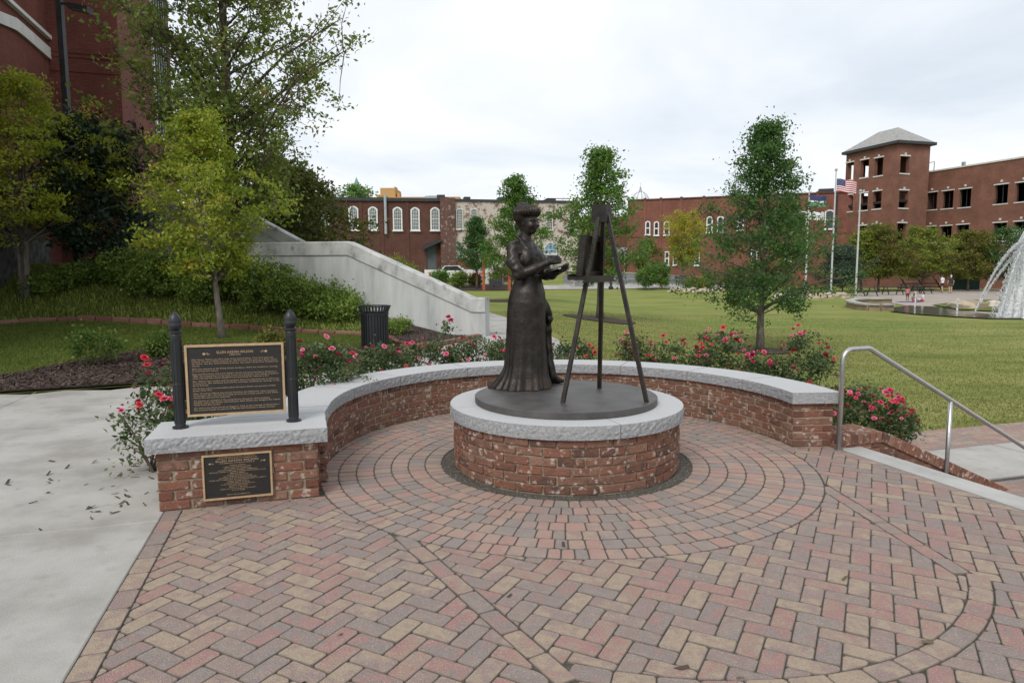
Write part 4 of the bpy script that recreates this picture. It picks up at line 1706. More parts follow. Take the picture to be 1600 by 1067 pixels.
# ---- roses
RED = pm('rose_petal', [(.42, .012, .02), (.55, .02, .03), (.52, .03, .10), (.58, .06, .17), (.62, .16, .24), (.48, .015, .03)], rough=.55, rnd='obj', scale=8, hue=.06)


def blossom_mesh(seed):
    r = np.random.default_rng(seed)
    mb = MB()
    for lay, (n, rad, tilt, z) in enumerate(((6, .040, .35, 0), (5, .030, .8, .006), (4, .018, 1.2, .010))):
        for k in range(n):
            a = 2 * pi * k / n + lay * .5 + r.uniform(-.15, .15)
            ct, st = math.cos(tilt), math.sin(tilt)
            d = Vector((math.cos(a), math.sin(a), 0))
            s = Vector((-math.sin(a), math.cos(a), 0))
            up = Vector((0, 0, 1))
            b0 = up * z
            w = rad * .62
            mid = b0 + (d * ct + up * st) * rad * .6
            tip = b0 + (d * ct + up * st) * rad * r.uniform(.9, 1.1) - up * rad * .1
            mb.add([b0, mid + s * w, tip + s * w * .45, tip - s * w * .45, mid - s * w], [(0, 1, 2, 3, 4)])
    return mb.mesh('blossom')


BLM = [blossom_mesh(k) for k in range(4)]


def rose(label, base, rx, ry, h, leaves, nb, seed, low=.15, extra=(), cane=9):
    r = np.random.default_rng(seed)
    t = shrub('rose_bush', label, base, rx, ry, h, int(leaves * 1.9), .043, L_rose, seed, 'rose bushes round the seat wall', 'rose bush', clump=.10, stems=cane, low=low, tb=.45)
    base = Vector(base)
    for k in range(int(nb * 1.6)):
        a = r.uniform(0, 2 * pi)
        q = r.uniform(.1, 1) ** .5
        zz = math.sqrt(max(0, 1 - q * q))
        p = Vector((rx * q * math.cos(a), ry * q * math.sin(a) * (1 if r.random() < .3 else -abs(math.sin(a)) / (math.sin(a) + 1e-6)), h * (.52 + .5 * zz) + r.uniform(-.05, .07)))
        o = link('blossom', BLM[k % 4], RED, t, p, (r.uniform(-.9, .5) + .2, r.uniform(-.7, .7), r.uniform(0, 6)))
        s = r.uniform(.45, 1.0)
        o.scale = (s, s, s * r.uniform(.8, 1.3))
    for (x, y, z) in extra:
        n = 4
        w = MB()
        w.tube([base + Vector((x * .3, y * .3, h * .5)), base + Vector((x * .8, y * .8, z * .8)), base + Vector((x, y, z))], [.006, .005, .003], 4)
        w.build('stem', M_bark2, t)
        cl = [base + Vector((x, y, z)) * (1 - f * .25) + Vector((0, 0, 0)) for f in ()] or [base + Vector((x * f, y * f, z * f)) for f in (.8, .87, .93)]
        crown_mesh('foliage', cl, 160, .04, .10, L_rose, t, r)
        for q in range(n):
            link('blossom', BLM[q], RED, t, Vector((x, y, z)) + Vector(r.normal(0, .045, 3)), (r.uniform(-.8, .4), r.uniform(-.6, .6), r.uniform(0, 6)))
    return t


def rz_at(x, y):
    return T1(x, y)


def wallpos(px, y):
    p = at(px, 560, y)
    return p.x, y


for (lab, px, y, rx, zt, leaves, nb, seed, low, ex) in [
        ('rose bush with loose sprays of leaves hanging over the left end of the sign wall', 226, 5.30, .28, .66, 560, 9, 201, -.05, ()),
        ('pink rose bush behind the left plaque post', 262, 5.75, .28, .90, 650, 6, 202, .1, ()),
        ('rose bush showing under the upper plaque between the posts', 345, 5.75, .42, .62, 1700, 6, 203, .2, ()),
        ('rose bush with pink and red blooms just right of the right plaque post', 500, 6.75, .40, .92, 2600, 15, 204, .1, ()),
        ('low rose bush with red buds in front of the litter bin', 590, 7.85, .36, .74, 1700, 9, 205, .15, ()),
        ('rose bush with one tall pink bloom, between the litter bin and the statue', 668, 8.45, .42, .72, 2000, 13, 206, .15, ((.24, .3, .98),)),
        ('red rose bush close to the left of the bronze skirt', 752, 8.75, .48, .74, 2300, 16, 207, .15, ()),
        ('sparse rose bush between the bronze skirt and the easel', 890, 8.85, .40, .70, 1900, 7, 208, .15, ()),
        ('red rose bush behind the right leg of the easel', 992, 8.8, .30, .78, 1700, 16, 209, .15, ((-.1, .1, 1.12),)),
        ('thin rose bush with scattered blooms between the easel and the thick pink bush', 1052, 8.75, .30, .72, 1300, 7, 210, .15, ()),
        ('thick rose bush covered in pink and red blooms left of the oak trunk', 1126, 8.45, .46, .84, 3000, 32, 211, .15, ()),
        ('rose bush with pink clusters in front of the oak trunk', 1188, 7.95, .34, .62, 2000, 18, 212, .15, ()),
        ('dark rose bush with one tall red stem near the right end of the seat wall', 1252, 7.85, .42, .82, 2900, 12, 213, .1, ((-.02, .1, 1.50),))]:
    x, yy = wallpos(px, y)
    z0 = rz_at(x, yy)
    if px < 300:
        z0 = 0.0
    rose(lab, (x, yy, z0), rx, rx * .85, zt - z0, leaves, nb, seed, low, ex)
b = gnd(1385, 690)
rose('big rose bush heavy with red and pink blooms beside the handrail', (3.95, 7.55, -.6), .60, .50, .84, 5200, 52, 220, .1)
rose('small red rose bush squeezed between the wall end and the handrail', (3.20, 7.1, -.6), .28, .30, .92, 1400, 16, 221, .3)
# ------------------------------------------------------------------ concrete stair walls
def hit(px, py, P, Q):
    """where the line of sight meets the upright plane through P and Q"""
    r = ray(px, py)
    d = Vector((Q[0] - P[0], Q[1] - P[1]))
    n = Vector((-d.y, d.x))
    t = n.dot(Vector(P[:2])) / n.dot(r.xy)
    return Vector((r.x * t, r.y * t, CAM_H + r.z * t))


def stair_wall(name, label, P, Q, tops, cop, zb, thick):
    """tops: points along the wall top, right to left; a coping band of height cop stands proud of the face"""
    t = thing(name, label, 'concrete wall', (P[0], P[1], 0))
    d = Vector((Q[0] - P[0], Q[1] - P[1], 0)).normalized()
    n = Vector((-d.y, d.x, 0))
    if n.y < 0:
        n = -n
    low = [Vector((p.x, p.y, p.z - cop)) for p in tops]
    body = [Vector((tops[0].x, tops[0].y, zb))] + low + [Vector((tops[-1].x, tops[-1].y, zb))]
    mb = MB()
    mb.slab([p + n * .035 for p in body], thick - .035, n)
    mb.build('wall_body', M_ramp, t)
    mb = MB()
    for i in range(len(tops) - 1):
        a, b, c, e = tops[i], tops[i + 1], low[i + 1] , low[i]
        ch = .03
        q = [e, a - Vector((0, 0, ch)), b - Vector((0, 0, ch)), c]
        o = n * thick
        V = [e, c, b - Vector((0, 0, ch)), a - Vector((0, 0, ch)), a + n * ch, b + n * ch, b + o, a + o, c + o, e + o]
        F = [(0, 1, 2, 3), (3, 2, 5, 4), (4, 5, 6, 7), (7, 6, 8, 9), (9, 8, 1, 0)]
        if i == 0:
            F.append((0, 3, 4, 7, 9))
        if i == len(tops) - 2:
            F.append((1, 8, 6, 5, 2))
        mb.add(V, F)
    mb.build('coping', M_rampc, t)
    return t


Pr, Pl = (-.66, 16.2), (-7.6, 17.85)
tops = [hit(757, 465.5, Pr, Pl), hit(736, 465.5, Pr, Pl)] + [hit(541, 377, Pr, Pl), hit(366, 379.5, Pr, Pl)]
stair_wall('stair_wall', 'long pale concrete stair wall sloping down to an end post beside the lawn path', Pr, Pl, tops, .34, -.7, .42)
mb = MB()
Pu, Pv = (-5.2, 19.9), (-12.6, 20.6)
tops2 = [hit(472, 378, Pu, Pv), hit(394, 336, Pu, Pv), hit(358, 317.5, Pu, Pv), hit(185, 319, Pu, Pv)]
stair_wall('upper_stair_wall', 'taller concrete stair wall behind the maple, level at the left', Pu, Pv, tops2, .36, .2, .4)


# ------------------------------------------------------------------ buildings
def facade(x0, x1, z0, z1, holes, y=0.0, depth=.30, axis='x', flip=False):
    """wall face on local y (or x) with rectangular openings and their reveals"""
    mb = MB()
    xs = sorted({x0, x1, *[h[0] for h in holes], *[h[1] for h in holes]})
    zs = sorted({z0, z1, *[h[2] for h in holes], *[h[3] for h in holes]})

    def p(x, z, d):
        return (x, y + d, z) if axis == 'x' else (y + d, x, z)
    dd = depth if not flip else -depth
    for i in range(len(xs) - 1):
        for k in range(len(zs) - 1):
            cx, cz = (xs[i] + xs[i + 1]) / 2, (zs[k] + zs[k + 1]) / 2
            if any(h[0] < cx < h[1] and h[2] < cz < h[3] for h in holes):
                continue
            mb.quad(p(xs[i], zs[k], 0), p(xs[i + 1], zs[k], 0), p(xs[i + 1], zs[k + 1], 0), p(xs[i], zs[k + 1], 0))
    for h in holes:
        a, b, c, d = h[:4]
        mb.quad(p(a, c, 0), p(a, d, 0), p(a, d, dd), p(a, c, dd))
        mb.quad(p(b, c, 0), p(b, c, dd), p(b, d, dd), p(b, d, 0))
        mb.quad(p(a, d, 0), p(b, d, 0), p(b, d, dd), p(a, d, dd))
        mb.quad(p(a, c, 0), p(a, c, dd), p(b, c, dd), p(b, c, 0))
    return mb


def sash(parent, xc, z0, z1, w, nx, nz, m_frame, m_pane, y=-.125, arch=0.0, cas=.14, sill=True, mun=.03):
    """arched timber window standing in a brick face on local x, with glazing bars, panes and sill"""
    fr = MB()
    n = 8 if arch else 1
    pts_o, pts_i = [(xc - w / 2, z0), ], [(xc - w / 2 + cas, z0 + cas * .6)]
    for k in range(n + 1):
        f = k / n
        x = xc - w / 2 + w * f
        zz = z1 - arch + arch * (1 - (2 * f - 1) ** 2) if arch else z1
        pts_o.append((x, zz))
        xi = xc - w / 2 + cas + (w - 2 * cas) * f
        pts_i.append((xi, zz - cas))
    pts_o.append((xc + w / 2, z0))
    pts_i.append((xc + w / 2 - cas, z0 + cas * .6))
    m = len(pts_o)
    V = [(x, y, z) for x, z in pts_o] + [(x, y, z) for x, z in pts_i] + [(x, y + .10, z) for x, z in pts_o] + [(x, y + .10, z) for x, z in pts_i]
    F = []
    for i in range(m):
        j = (i + 1) % m
        F += [(i, j, m + j, m + i), (i, 2 * m + i, 2 * m + j, j), (m + i, m + j, 3 * m + j, 3 * m + i)]
    fr.add(V, F)
    wdw = fr.build('window', m_frame, parent, local=True)
    pn = MB()
    pn.add([(x, y + .075, z) for x, z in pts_i], [tuple(range(m))])
    pn.build('pane', m_pane, wdw, local=True)
    g = MB()
    xi0, xi1, zi0, zi1 = xc - w / 2 + cas, xc + w / 2 - cas, z0 + cas * .6, z1 - cas
    for k in range(1, nx):
        x = xi0 + (xi1 - xi0) * k / nx
        g.b2((x - mun / 2, y + .035, zi0), (x + mun / 2, y + .07, zi1 - arch * .12))
    for k in range(1, nz):
        z = zi0 + (zi1 - zi0) * k / nz
        hgt = mun * (2 if k == nz // 2 else 1)
        g.b2((xi0, y + .03, z - hgt / 2), (xi1, y + .072, z + hgt / 2))
    if g.F:
        g.build('glazing_bars', m_frame, wdw, local=True)
    if sill:
        s = MB()
        s.b2((xc - w / 2 - .08, y - .08, z0 - .13), (xc + w / 2 + .08, y + .1, z0 - .002))
        s.build('sill', m_frame, wdw, local=True)
    return wdw


def facade_frame(name, label, A, B, cat='building'):
    """Empty at A, local x towards B"""
    d = Vector((B[0] - A[0], B[1] - A[1]))
    return thing(name, label, cat, (A[0], A[1], 0), math.atan2(d.y, d.x)), d.length


def lx(t, px, py, A, B):
    """photo point on the facade plane -> local (x, z)"""
    p = hit(px, py, A, B)
    return (Vector((p.x - A[0], p.y - A[1]))).length * (1 if (p.x - A[0]) * (B[0] - A[0]) + (p.y - A[1]) * (B[1] - A[1]) > 0 else -1), p.z


def shell(parent, x0, x1, z0, z1, dep, m, name='side_wall'):
    mb = MB()
    mb.quad((x0, .02, z0), (x0, .02, z1), (x0, dep, z1), (x0, dep, z0))
    mb.quad((x1, .02, z0), (x1, dep, z0), (x1, dep, z1), (x1, .02, z1))
    mb.quad((x0, dep, z0), (x0, dep, z1), (x1, dep, z1), (x1, dep, z0))
    mb.build(name, m, parent, local=True)
    r = MB()
    r.quad((x0, .02, z1 - .25), (x1, .02, z1 - .25), (x1, dep, z1 - .25), (x0, dep, z1 - .25))
    r.build('roof', M_asph, parent, local=True)


# ---- brown mill building
A, B = (-24.5, 71.4), (-7.35, 73.3)
t, L = facade_frame('mill_building', 'dark brown brick mill building with tall white arched windows', A, B)
x1 = lx(t, 699, 320, A, B)[0]
zt = 9.3
wins = [(507, 323, 361, 12), (551.5, 322, 359.5, 14.5), (582, 323, 359.5, 14), (620.5, 323.5, 360, 14), (648, 324, 360, 13.5), (679, 324, 360, 14)]
door = (673.5, 382, 423, 15)
xd, zd1 = lx(t, door[0], door[1], A, B)
zd0 = 1.3
mb = facade(-2, x1, 0.2, zt, [(xd - .52, xd + .52, zd0, zd1)])
mb.build('wall', B_old, t, local=True)
mb = MB()
mb.b2((xd - .52, .14, zd0), (xd - .02, .2, zd1))
mb.b2((xd + .02, .14, zd0), (xd + .52, .2, zd1))
mb.b2((xd - .02, .15, zd0), (xd + .02, .19, zd1))
mb.build('door', pm('grey_blue_door', [(.07, .085, .095), (.09, .105, .115)], rough=.7), t, local=True)
shell(t, -2, x1, .2, zt, 14, B_old)
for px, a, b, w in wins:
    xc, za = lx(t, px, a, A, B)
    _, zb = lx(t, px, b, A, B)
    sash(t, xc, zb, za, w / 14.5 * 1.03, 4, 6, M_white, M_glassl, arch=.28)
mb = MB()
mb.b2((-2.2, -.22, zt - .25), (x1 + .1, .1, zt + .08))
mb.build('eaves', M_ironb, t, local=True)
for px in (563, 596, 636, 692):
    xc, _ = lx(t, px, 330, A, B)
    mb = MB()
    mb.b2((xc - .16, -.07, 1), (xc + .16, .02, zt - .26))
    mb.build('pilaster', B_old, t, local=True)
xc, _ = lx(t, 602, 330, A, B)
mb = MB()
mb.tube([(xc, -.28, zt + .45), (xc, -.28, 5.6)], .15, 10)
mb.build('downpipe', M_galv, t, local=True)
xc, zc = lx(t, 674, 384, A, B)
mb = MB()
mb.slab([(xc - 1.0, -.9, zc - .5), (xc + 1.1, -.9, zc + .45), (xc + 1.1, -.02, zc + .8), (xc - 1.0, -.02, zc - .1)], .08, (0, 0, 1))
mb.build('door_hood', M_ironb, t, local=True)
for px, y, w, h in ((671, 3, 1.1, .55), (679, 4.5, 1.5, .75), (689, 3, .9, .7), (696, 3, .5, .45)):
    xc, _ = lx(t, px, 310, A, B)
    mb = MB()
    mb.b2((xc - w / 2, y, zt - .25), (xc + w / 2, y + 1.1, zt + h + .1))
    mb.build('roof_unit', M_galv if px in (671, 679) else M_ironb, t, local=True)

# ---- whitewashed building
A, B = (-7.3, 73.0), (7.4, 75.6)
t, L = facade_frame('whitewashed_building', 'old brick building with worn white paint behind the lawn trees', A, B)
xa = lx(t, 712, 320, A, B)[0]
zt = lx(t, 760, 314, A, B)[1]
hol = []
for px, a, b, w in ((717.5, 383, 402, 12), (858, 384, 400, 24)):
    pass
mb = facade(0, L, .2, zt, [])
mb.build('wall', B_wht, t, local=True)
mb = MB()
mb.b2((-.35, -.35, .2), (xa - .1, .02, zt + .25))
mb.build('corner_pier', wallbrick('pier_brick', (.13, .05, .038), (.09, .038, .03), (.16, .13, .11), patch=((.48, .42, .37), .55, 2.5, .6)), t, local=True)
shell(t, 0, L, .2, zt, 14, B_wht)
mb = MB()
mb.b2((xa - .1, -.14, zt - .1), (L + .1, .1, zt + .14))
mb.build('eaves', M_ironb, t, local=True)
for px, a, b, w, nx, nz in ((717.5, 326, 358, 11, 4, 7), (740, 326, 358, 11, 4, 7), (857.5, 329, 359.5, 11.5, 4, 7), (893, 330, 360, 11, 4, 7), (717.5, 382, 402, 12.5, 4, 5), (871, 430, 437, 20, 6, 2)):
    xc, za = lx(t, px, a, A, B)
    _, zb = lx(t, px, b, A, B)
    sash(t, xc, zb, za, w / 14.3, nx, nz, M_stone, M_glassl if px < 800 else M_glass, arch=.1, cas=.10)
xc, za = lx(t, 859.5, 378, A, B)
_, zb = lx(t, 859.5, 397, A, B)
m_sky = pm('sky_blue_glass', [(.10, .22, .38), (.16, .30, .45)], scale=.5, rough=.15)
sash(t, xc, zb, za, 1.5, 3, 3, M_stone, m_sky, arch=.6, cas=.12)
mb = MB()
xb0, xb1 = lx(t, 714, 420, A, B)[0], lx(t, 745, 420, A, B)[0]
zc = lx(t, 720, 406, A, B)[1]
mb.b2((xb0, -.06, 1.2), (xb1, .0, zc))
mb.build('bricked_opening', B_red, t, local=True)
for px, w in ((827, .8), (868, 1.0), (733, .7), (788, .8)):
    xc, _ = lx(t, px, 312, A, B)
    mb = MB()
    mb.b2((xc - w / 2, 2, zt - .25), (xc + w / 2, 3.2, zt + .62))
    mb.build('roof_unit', M_ironb, t, local=True)
mb = MB()
p0, p1 = lx(t, 842, 314, A, B), lx(t, 866, 306.5, A, B)
p2 = lx(t, 892, 309, A, B)
mb.tube([(p0[0], 2.5, p0[1]), (p1[0], 2.5, p1[1]), (p2[0] + .6, 2.5, p2[1] + .15)], .05, 6)
mb.build('roof_rail', M_ironb, t, local=True)

# ---- red street building
A, B = at(979, 424, 101.0).xy, at(1326, 424, 91.2).xy
t, L = facade_frame('street_building', 'red brick street building with white-framed narrow windows and pilasters', A, B)
za = lx(t, 1000, 316.5, A, B)[1]
parts_z = []
ups = [(1012, 345.5, 367, 7), (1025.5, 346, 368, 7), (1041.5, 346, 367.5, 8), (1108.5, 338.5, 363.5, 8), (1125.5, 338, 362.5, 8.5), (1157, 336, 360, 8), (1254, 330, 357.5, 10), (1296, 328, 358, 11)]
lows = [(1042, 393, 414.5, 6), (1055, 393, 414.5, 6.5), (1089, 394, 414.5, 7), (1178, 390, 413, 8), (1232, 385, 408, 9)]
zt = za + .35
mb = facade(0, L, -.9, zt, [])
mb.build('wall', B_red, t, local=True)
shell(t, 0, L, -.9, zt, 16, B_red)
for px, a, b, w in ups + lows:
    xc, z1 = lx(t, px, a, A, B)
    _, z0 = lx(t, px, b, A, B)
    sash(t, xc, z0, z1, w / 9.3, 1, 2, M_white, M_glass, arch=.2 if b < 380 else 0, cas=.15, mun=.08)
for px in (1007, 1032, 1064, 1099, 1141, 1200, 1238, 1276):
    xc, _ = lx(t, px, 330, A, B)
    mb = MB()
    mb.b2((xc - .18, -.1, -.8), (xc + .18, .02, zt + .25))
    mb.build('pilaster', B_red, t, local=True)
z1 = lx(t, 1041, 370, A, B)[1]
mb = MB()
mb.b2((0, -.04, z1 - .1), (L, .01, z1 + .08))
mb.build('string_course', B_old, t, local=True)
mb = MB()
mb.b2((-.05, -.12, zt - .08), (L, .12, zt + .12))
mb.build('parapet_coping', M_stone if False else B_old, t, local=True)
xc, _ = lx(t, 1300, 330, A, B)
mb = MB()
mb.tube([(xc + .5, -.15, zt), (xc + .5, -.15, 1)], .1, 8)
mb.build('downpipe', M_ironb, t, local=True)
mb = MB()
mb.b2((xc - 1.5, 3, zt - .25), (xc + .4, 4.5, zt + .9))
mb.build('roof_unit', M_ironb, t, local=True)

# ---- pale shopfront at the corner beyond the street
A, B = at(955, 424, 104).xy, at(984, 424, 104).xy
t, L = facade_frame('shopfront', 'pale grey shopfront with dark glazed doors at the street corner', A, B)
z1 = lx(t, 965, 387, A, B)[1]
mb = facade(0, L, 0, z1, [(.5, L - .12, .9, z1 - .95)])
mb.build('wall', pm('pale_grey_paint', [(.36, .39, .41), (.42, .45, .47)], rough=.7), t, local=True)
for k in range(3):
    w = (L - .62) / 3
    mb = MB()
    mb.b2((.5 + w * k + .05, .1, .95), (.5 + w * (k + 1) - .05, .14, z1 - 1.0))
    d = mb.build('door', M_glass, t, local=True)
    mb = MB()
    for xx in (.5 + w * k, .5 + w * (k + 1) - .05):
        mb.b2((xx, .06, .92), (xx + .05, .16, z1 - .96))
    mb.build('door_frame', M_white, t, local=True)
mb = MB()
mb.b2((-4.5, .35, 0), (L, 9, z1 + 4.6))
mb.build('rear_block', B_red, t, local=True)

# ---- brick tower and its wing (empty window openings)
Q = 1.45
K = at(1392, 424, 58.0 * Q).xy
dl, dr = EV * 5.6 * Q, EU * 3.5 * Q
tw = thing('brick_tower', 'square brick tower with empty window openings and a grey hipped roof', 'tower', (K.x, K.y, 0), GA)
zE = at(1392, 221.5, 58.0 * Q).z
# left face: local x=0 plane, along local y
A, B = (K.x, K.y), (K.x + dl.x, K.y + dl.y)
hol, info = [], []
for px, a, b in ((1327.5, 254.5, 281), (1351, 250, 277), (1373, 247, 274.5), (1326.5, 305, 330.5), (1349.5, 302, 328.5), (1370.5, 299, 326), (1347.5, 353, 377), (1369.5, 351, 376)):
    y, z1 = lx(tw, px, a, A, B)
    _, z0 = lx(tw, px, b, A, B)
    w = .92 * Q
    hol.append((y - w / 2, y + w / 2, z0, z1))
mb = facade(0, 5.6 * Q, -.9, zE, hol, 0, .5, 'y')
hl = hol
# right face: local y=0 plane
B2 = (K.x + dr.x, K.y + dr.y)
hr = []
for px, a, b in ((1414, 244.5, 271), (1412, 298, 325), (1409, 349, 378)):
    x, z1 = lx(tw, px, a, A, B2)
    _, z0 = lx(tw, px, b, A, B2)
    hr.append((x - .48 * Q, x + .48 * Q, z0, z1))
m2 = facade(0, 3.5 * Q, -.9, zE, hr, 0, .5, 'x')
mb.add(m2.V, m2.F)
m3 = facade(0, 3.5 * Q, -.9, zE, [(0.5, 2.2, zE - 5.6, zE - 1.6), (2.8, 4.4, zE - 5.6, zE - 1.6)], 5.6 * Q, .35, 'x', True)
mb.add(m3.V, m3.F)
m4 = facade(0, 5.6 * Q, -.9, zE, [], 3.5 * Q, .35, 'y', True)
mb.add(m4.V, m4.F)
mb.build('wall', B_twr, tw, local=True)
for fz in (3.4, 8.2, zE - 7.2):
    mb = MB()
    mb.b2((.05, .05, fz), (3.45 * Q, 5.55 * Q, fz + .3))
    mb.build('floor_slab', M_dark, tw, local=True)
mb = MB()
mb.b2((2.8, .8, -.8), (3.0, 7.4, zE - 7.3))  # near-black wall added inside to keep the tower openings dark
mb.build('dark_backing', M_dark, tw, local=True)
e = .45
rz = at(1396, 198.5, 60 * Q).z
R0 = [(-e, -e, zE + .05), (3.5 * Q + e, -e, zE + .05), (3.5 * Q + e, 5.6 * Q + e, zE + .05), (-e, 5.6 * Q + e, zE + .05)]
mb = MB()
mb.add(R0 + [(1.75 * Q, 1.75 * Q, rz), (1.75 * Q, 3.85 * Q, rz)], [(0, 1, 4), (1, 2, 5, 4), (2, 3, 5), (3, 0, 4, 5), (3, 2, 1, 0)])
mb.build('roof', M_shing, tw, local=True)
mb = MB()
for a, b in ((0, 1), (1, 2), (2, 3), (3, 0)):
    p, q = Vector(R0[a]), Vector(R0[b])
    mb.bar(p + Vector((0, 0, -.12)), q + Vector((0, 0, -.12)), .12, .34)
mb.build('eaves', M_ironb, tw, local=True)
for h in hl:
    c = (h[0] + h[1]) / 2
    mb = MB()
    mb.b2((-.06, h[0] - .12, h[3]), (.02, h[1] + .12, h[3] + .16))
    mb.b2((-.08, c - .12, h[3] + .163), (.02, c + .12, h[3] + .42))
    mb.build('lintel', M_stone, tw, local=True)
    mb = MB()
    mb.b2((-.08, h[0] - .1, h[2] - .16), (.02, h[1] + .1, h[2] - .002))
    mb.build('sill', M_stone, tw, local=True)
for h in hr:
    c = (h[0] + h[1]) / 2
    mb = MB()
    mb.b2((h[0] - .12, -.06, h[3]), (h[1] + .12, .02, h[3] + .16))
    mb.b2((c - .12, -.08, h[3] + .163), (c + .12, .02, h[3] + .42))
    mb.build('lintel', M_stone, tw, local=True)
    mb = MB()
    mb.b2((h[0] - .1, -.08, h[2] - .16), (h[1] + .1, .02, h[2] - .002))
    mb.build('sill', M_stone, tw, local=True)
# wing towards the viewer
Wp = at(1437, 424, 60.0 * Q)
A = (Wp.x, Wp.y)
B = (Wp.x + .32 * 34, Wp.y - .947 * 34)
wg = thing('brick_wing', 'long two-storey brick wing with square empty openings, beside the tower', 'building', (A[0], A[1], 0), math.atan2(B[1] - A[1], B[0] - A[0]))
zt = lx(wg, 1437, 272, A, B)[1]
hol = []
for px, a, b, w in ((1455, 302, 327, 15), (1480, 299.5, 325, 16), (1507, 296.5, 323, 17), (1563.5, 290, 317.5, 19), (1598, 286.5, 314, 22), (1452.5, 355, 378, 15.5), (1477, 354, 379, 16), (1503, 352, 379, 17.5), (1561, 349, 376, 19), (1594, 347, 374, 20)):
    xa, z1 = lx(wg, px - w / 2, a, A, B)
    xb, z0 = lx(wg, px + w / 2, b, A, B)
    hol.append((xa, xb, z0, z1))
for x0 in (18.5, 21.4, 26.5, 29.6):
    for z0, z1 in ((3.6, 6.0), (8.0, 10.4)):
        hol.append((x0, x0 + 1.9, z0, z1))
mb = facade(0, 34, -.9, zt, hol, 0, .5, 'x')
mb.build('wall', B_twr, wg, local=True)
shell(wg, 0, 34, -.9, zt, 12, B_twr)
for h in hol:
    c = (h[0] + h[1]) / 2
    mb = MB()
    mb.b2((h[0] - .12, -.05, h[3]), (h[1] + .12, .02, h[3] + .13))
    mb.b2((c - .12, -.06, h[3] + .28), (c + .12, .01, h[3] + .52))
    mb.build('lintel', M_stone, wg, local=True)
    mb = MB()
    mb.b2((h[0] - .1, -.07, h[2] - .13), (h[1] + .1, .02, h[2] - .002))
    mb.build('sill', M_stone, wg, local=True)
    mb = MB()
    for xx in (h[0] + .0, (h[0] + h[1]) / 2 - .03, h[1] - .06):
        mb.b2((xx, .3, h[2]), (xx + .06, .36, h[3]))
    mb.build('frame', M_ironb, wg, local=True)
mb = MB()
mb.b2((0, 6.0, -.8), (34, 6.2, zt - .3))  # added near-black back wall and floor that keep the wing openings dark
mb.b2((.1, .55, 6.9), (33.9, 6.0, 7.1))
mb.build('dark_backing', M_dark, wg, local=True)
mb = MB()
mb.b2((0, -.1, zt), (34, .25, zt + .18))
mb.build('parapet_coping', M_stone, wg, local=True)
xq, _ = lx(wg, 1479, 262, A, B)
mb = MB()
mb.b2((xq - .1, 2.5, zt - .3), (xq + .25, 2.8, zt + 1.05))
mb.build('roof_vent', M_galv, wg, local=True)
mb = MB()
mb.tube([(.7, .5, zt), (.7, .5, zt + 1.3), (-.6, .5, zt + 1.3)], .05, 6)
mb.build('roof_rail', M_ironb, wg, local=True)

# ---- far things above the roofs
t = thing('ochre_building', 'ochre yellow building with a stepped roof block behind the mill', 'building', (-28, 112, 0))
mb = MB()
k = 112 / F_PX


def far(px, py, y=112):
    return at(px, py, y)


m_och = pm('ochre_render', [(.42, .24, .09), (.48, .29, .12)], rough=.9)
mb = MB()
mb.b2((far(505, 300).x, 112, 0), (far(718, 300).x, 124, far(620, 308).z))
mb.build('wall', m_och, t)
mb = MB()
mb.b2((far(590, 300).x, 114, far(600, 308).z - .5), (far(614, 300).x, 120, far(600, 291.5).z))
mb.b2((far(612, 300).x, 114.1, far(600, 308).z - .5), (far(614.5, 300).x, 116, far(600, 289.5).z))
mb.b2((far(617, 300).x, 114, far(600, 308).z - .5), (far(620.5, 300).x, 116, far(600, 299.5).z))
mb.b2((far(584, 300).x, 114.2, far(600, 308).z - .5), (far(590, 300).x, 118, far(600, 302).z))
mb.build('roof_block', m_och, t)
t = thing('church_spire', 'thin green copper church spire behind the mill roof', 'spire', (far(557, 300, 160).x, 160, 0))
mb = MB()
mb.lathe([(1.5, far(557, 312, 160).z - 6), (1.5, far(557, 302, 160).z), (.02, far(557, 277, 160).z)], (far(557, 300, 160).x, 160, 0), 8)
mb.build('roof', pm('copper_green', [(.12, .24, .21), (.17, .30, .26)], rough=.8), t)
mb = MB()
mb.b2((far(557, 300, 160).x - 1.7, 158.3, 0), (far(557, 300, 160).x + 1.7, 161.7, far(557, 309, 160).z))
mb.build('tower_body', B_old, t)
t = thing('dome', 'pale ribbed dome with a finial above the red street building', 'dome', (far(1000, 300, 150).x, 150, 0))
c = far(1000, 316, 150)
rad = 13.5 * 150 / F_PX
mb = MB()
mb.lathe([(rad * 1.0, c.z - 8)] + [(rad * math.cos(a), c.z + rad * 1.15 * math.sin(a)) for a in np.linspace(0, pi / 2 - .03, 9)], (c.x, 150, 0), 24)
mb.build('shell', pm('white_metal_sheet', [(.62, .65, .68), (.7, .73, .76)], rough=.4), t, smooth=True)
for q in range(12):
    a = 2 * pi * q / 12
    mb = MB()
    mb.tube([(c.x + 1.01 * rad * math.cos(e) * math.cos(a), 150 + 1.01 * rad * math.cos(e) * math.sin(a), c.z + rad * 1.16 * math.sin(e)) for e in np.linspace(0, 1.5, 8)], .09, 4)
    mb.build('rib', M_galv, t)
mb = MB()
zt_ = c.z + rad * 1.15
mb.lathe([(.35, zt_ - .2), (.35, zt_ + .4), (.15, zt_ + .6), (.22, zt_ + .9), (.05, zt_ + 1.1), (.03, zt_ + 2.0)], (c.x, 150, 0), 8)
mb.build('finial', M_galv, t)

# ---- big brick hall at the left
F0 = Vector((-14.75, 22.3))
hall = thing('brick_hall', 'large dark red brick hall with a white stone band and a tall white window', 'building', (F0.x, F0.y, 0), GA)
zT = 15.0
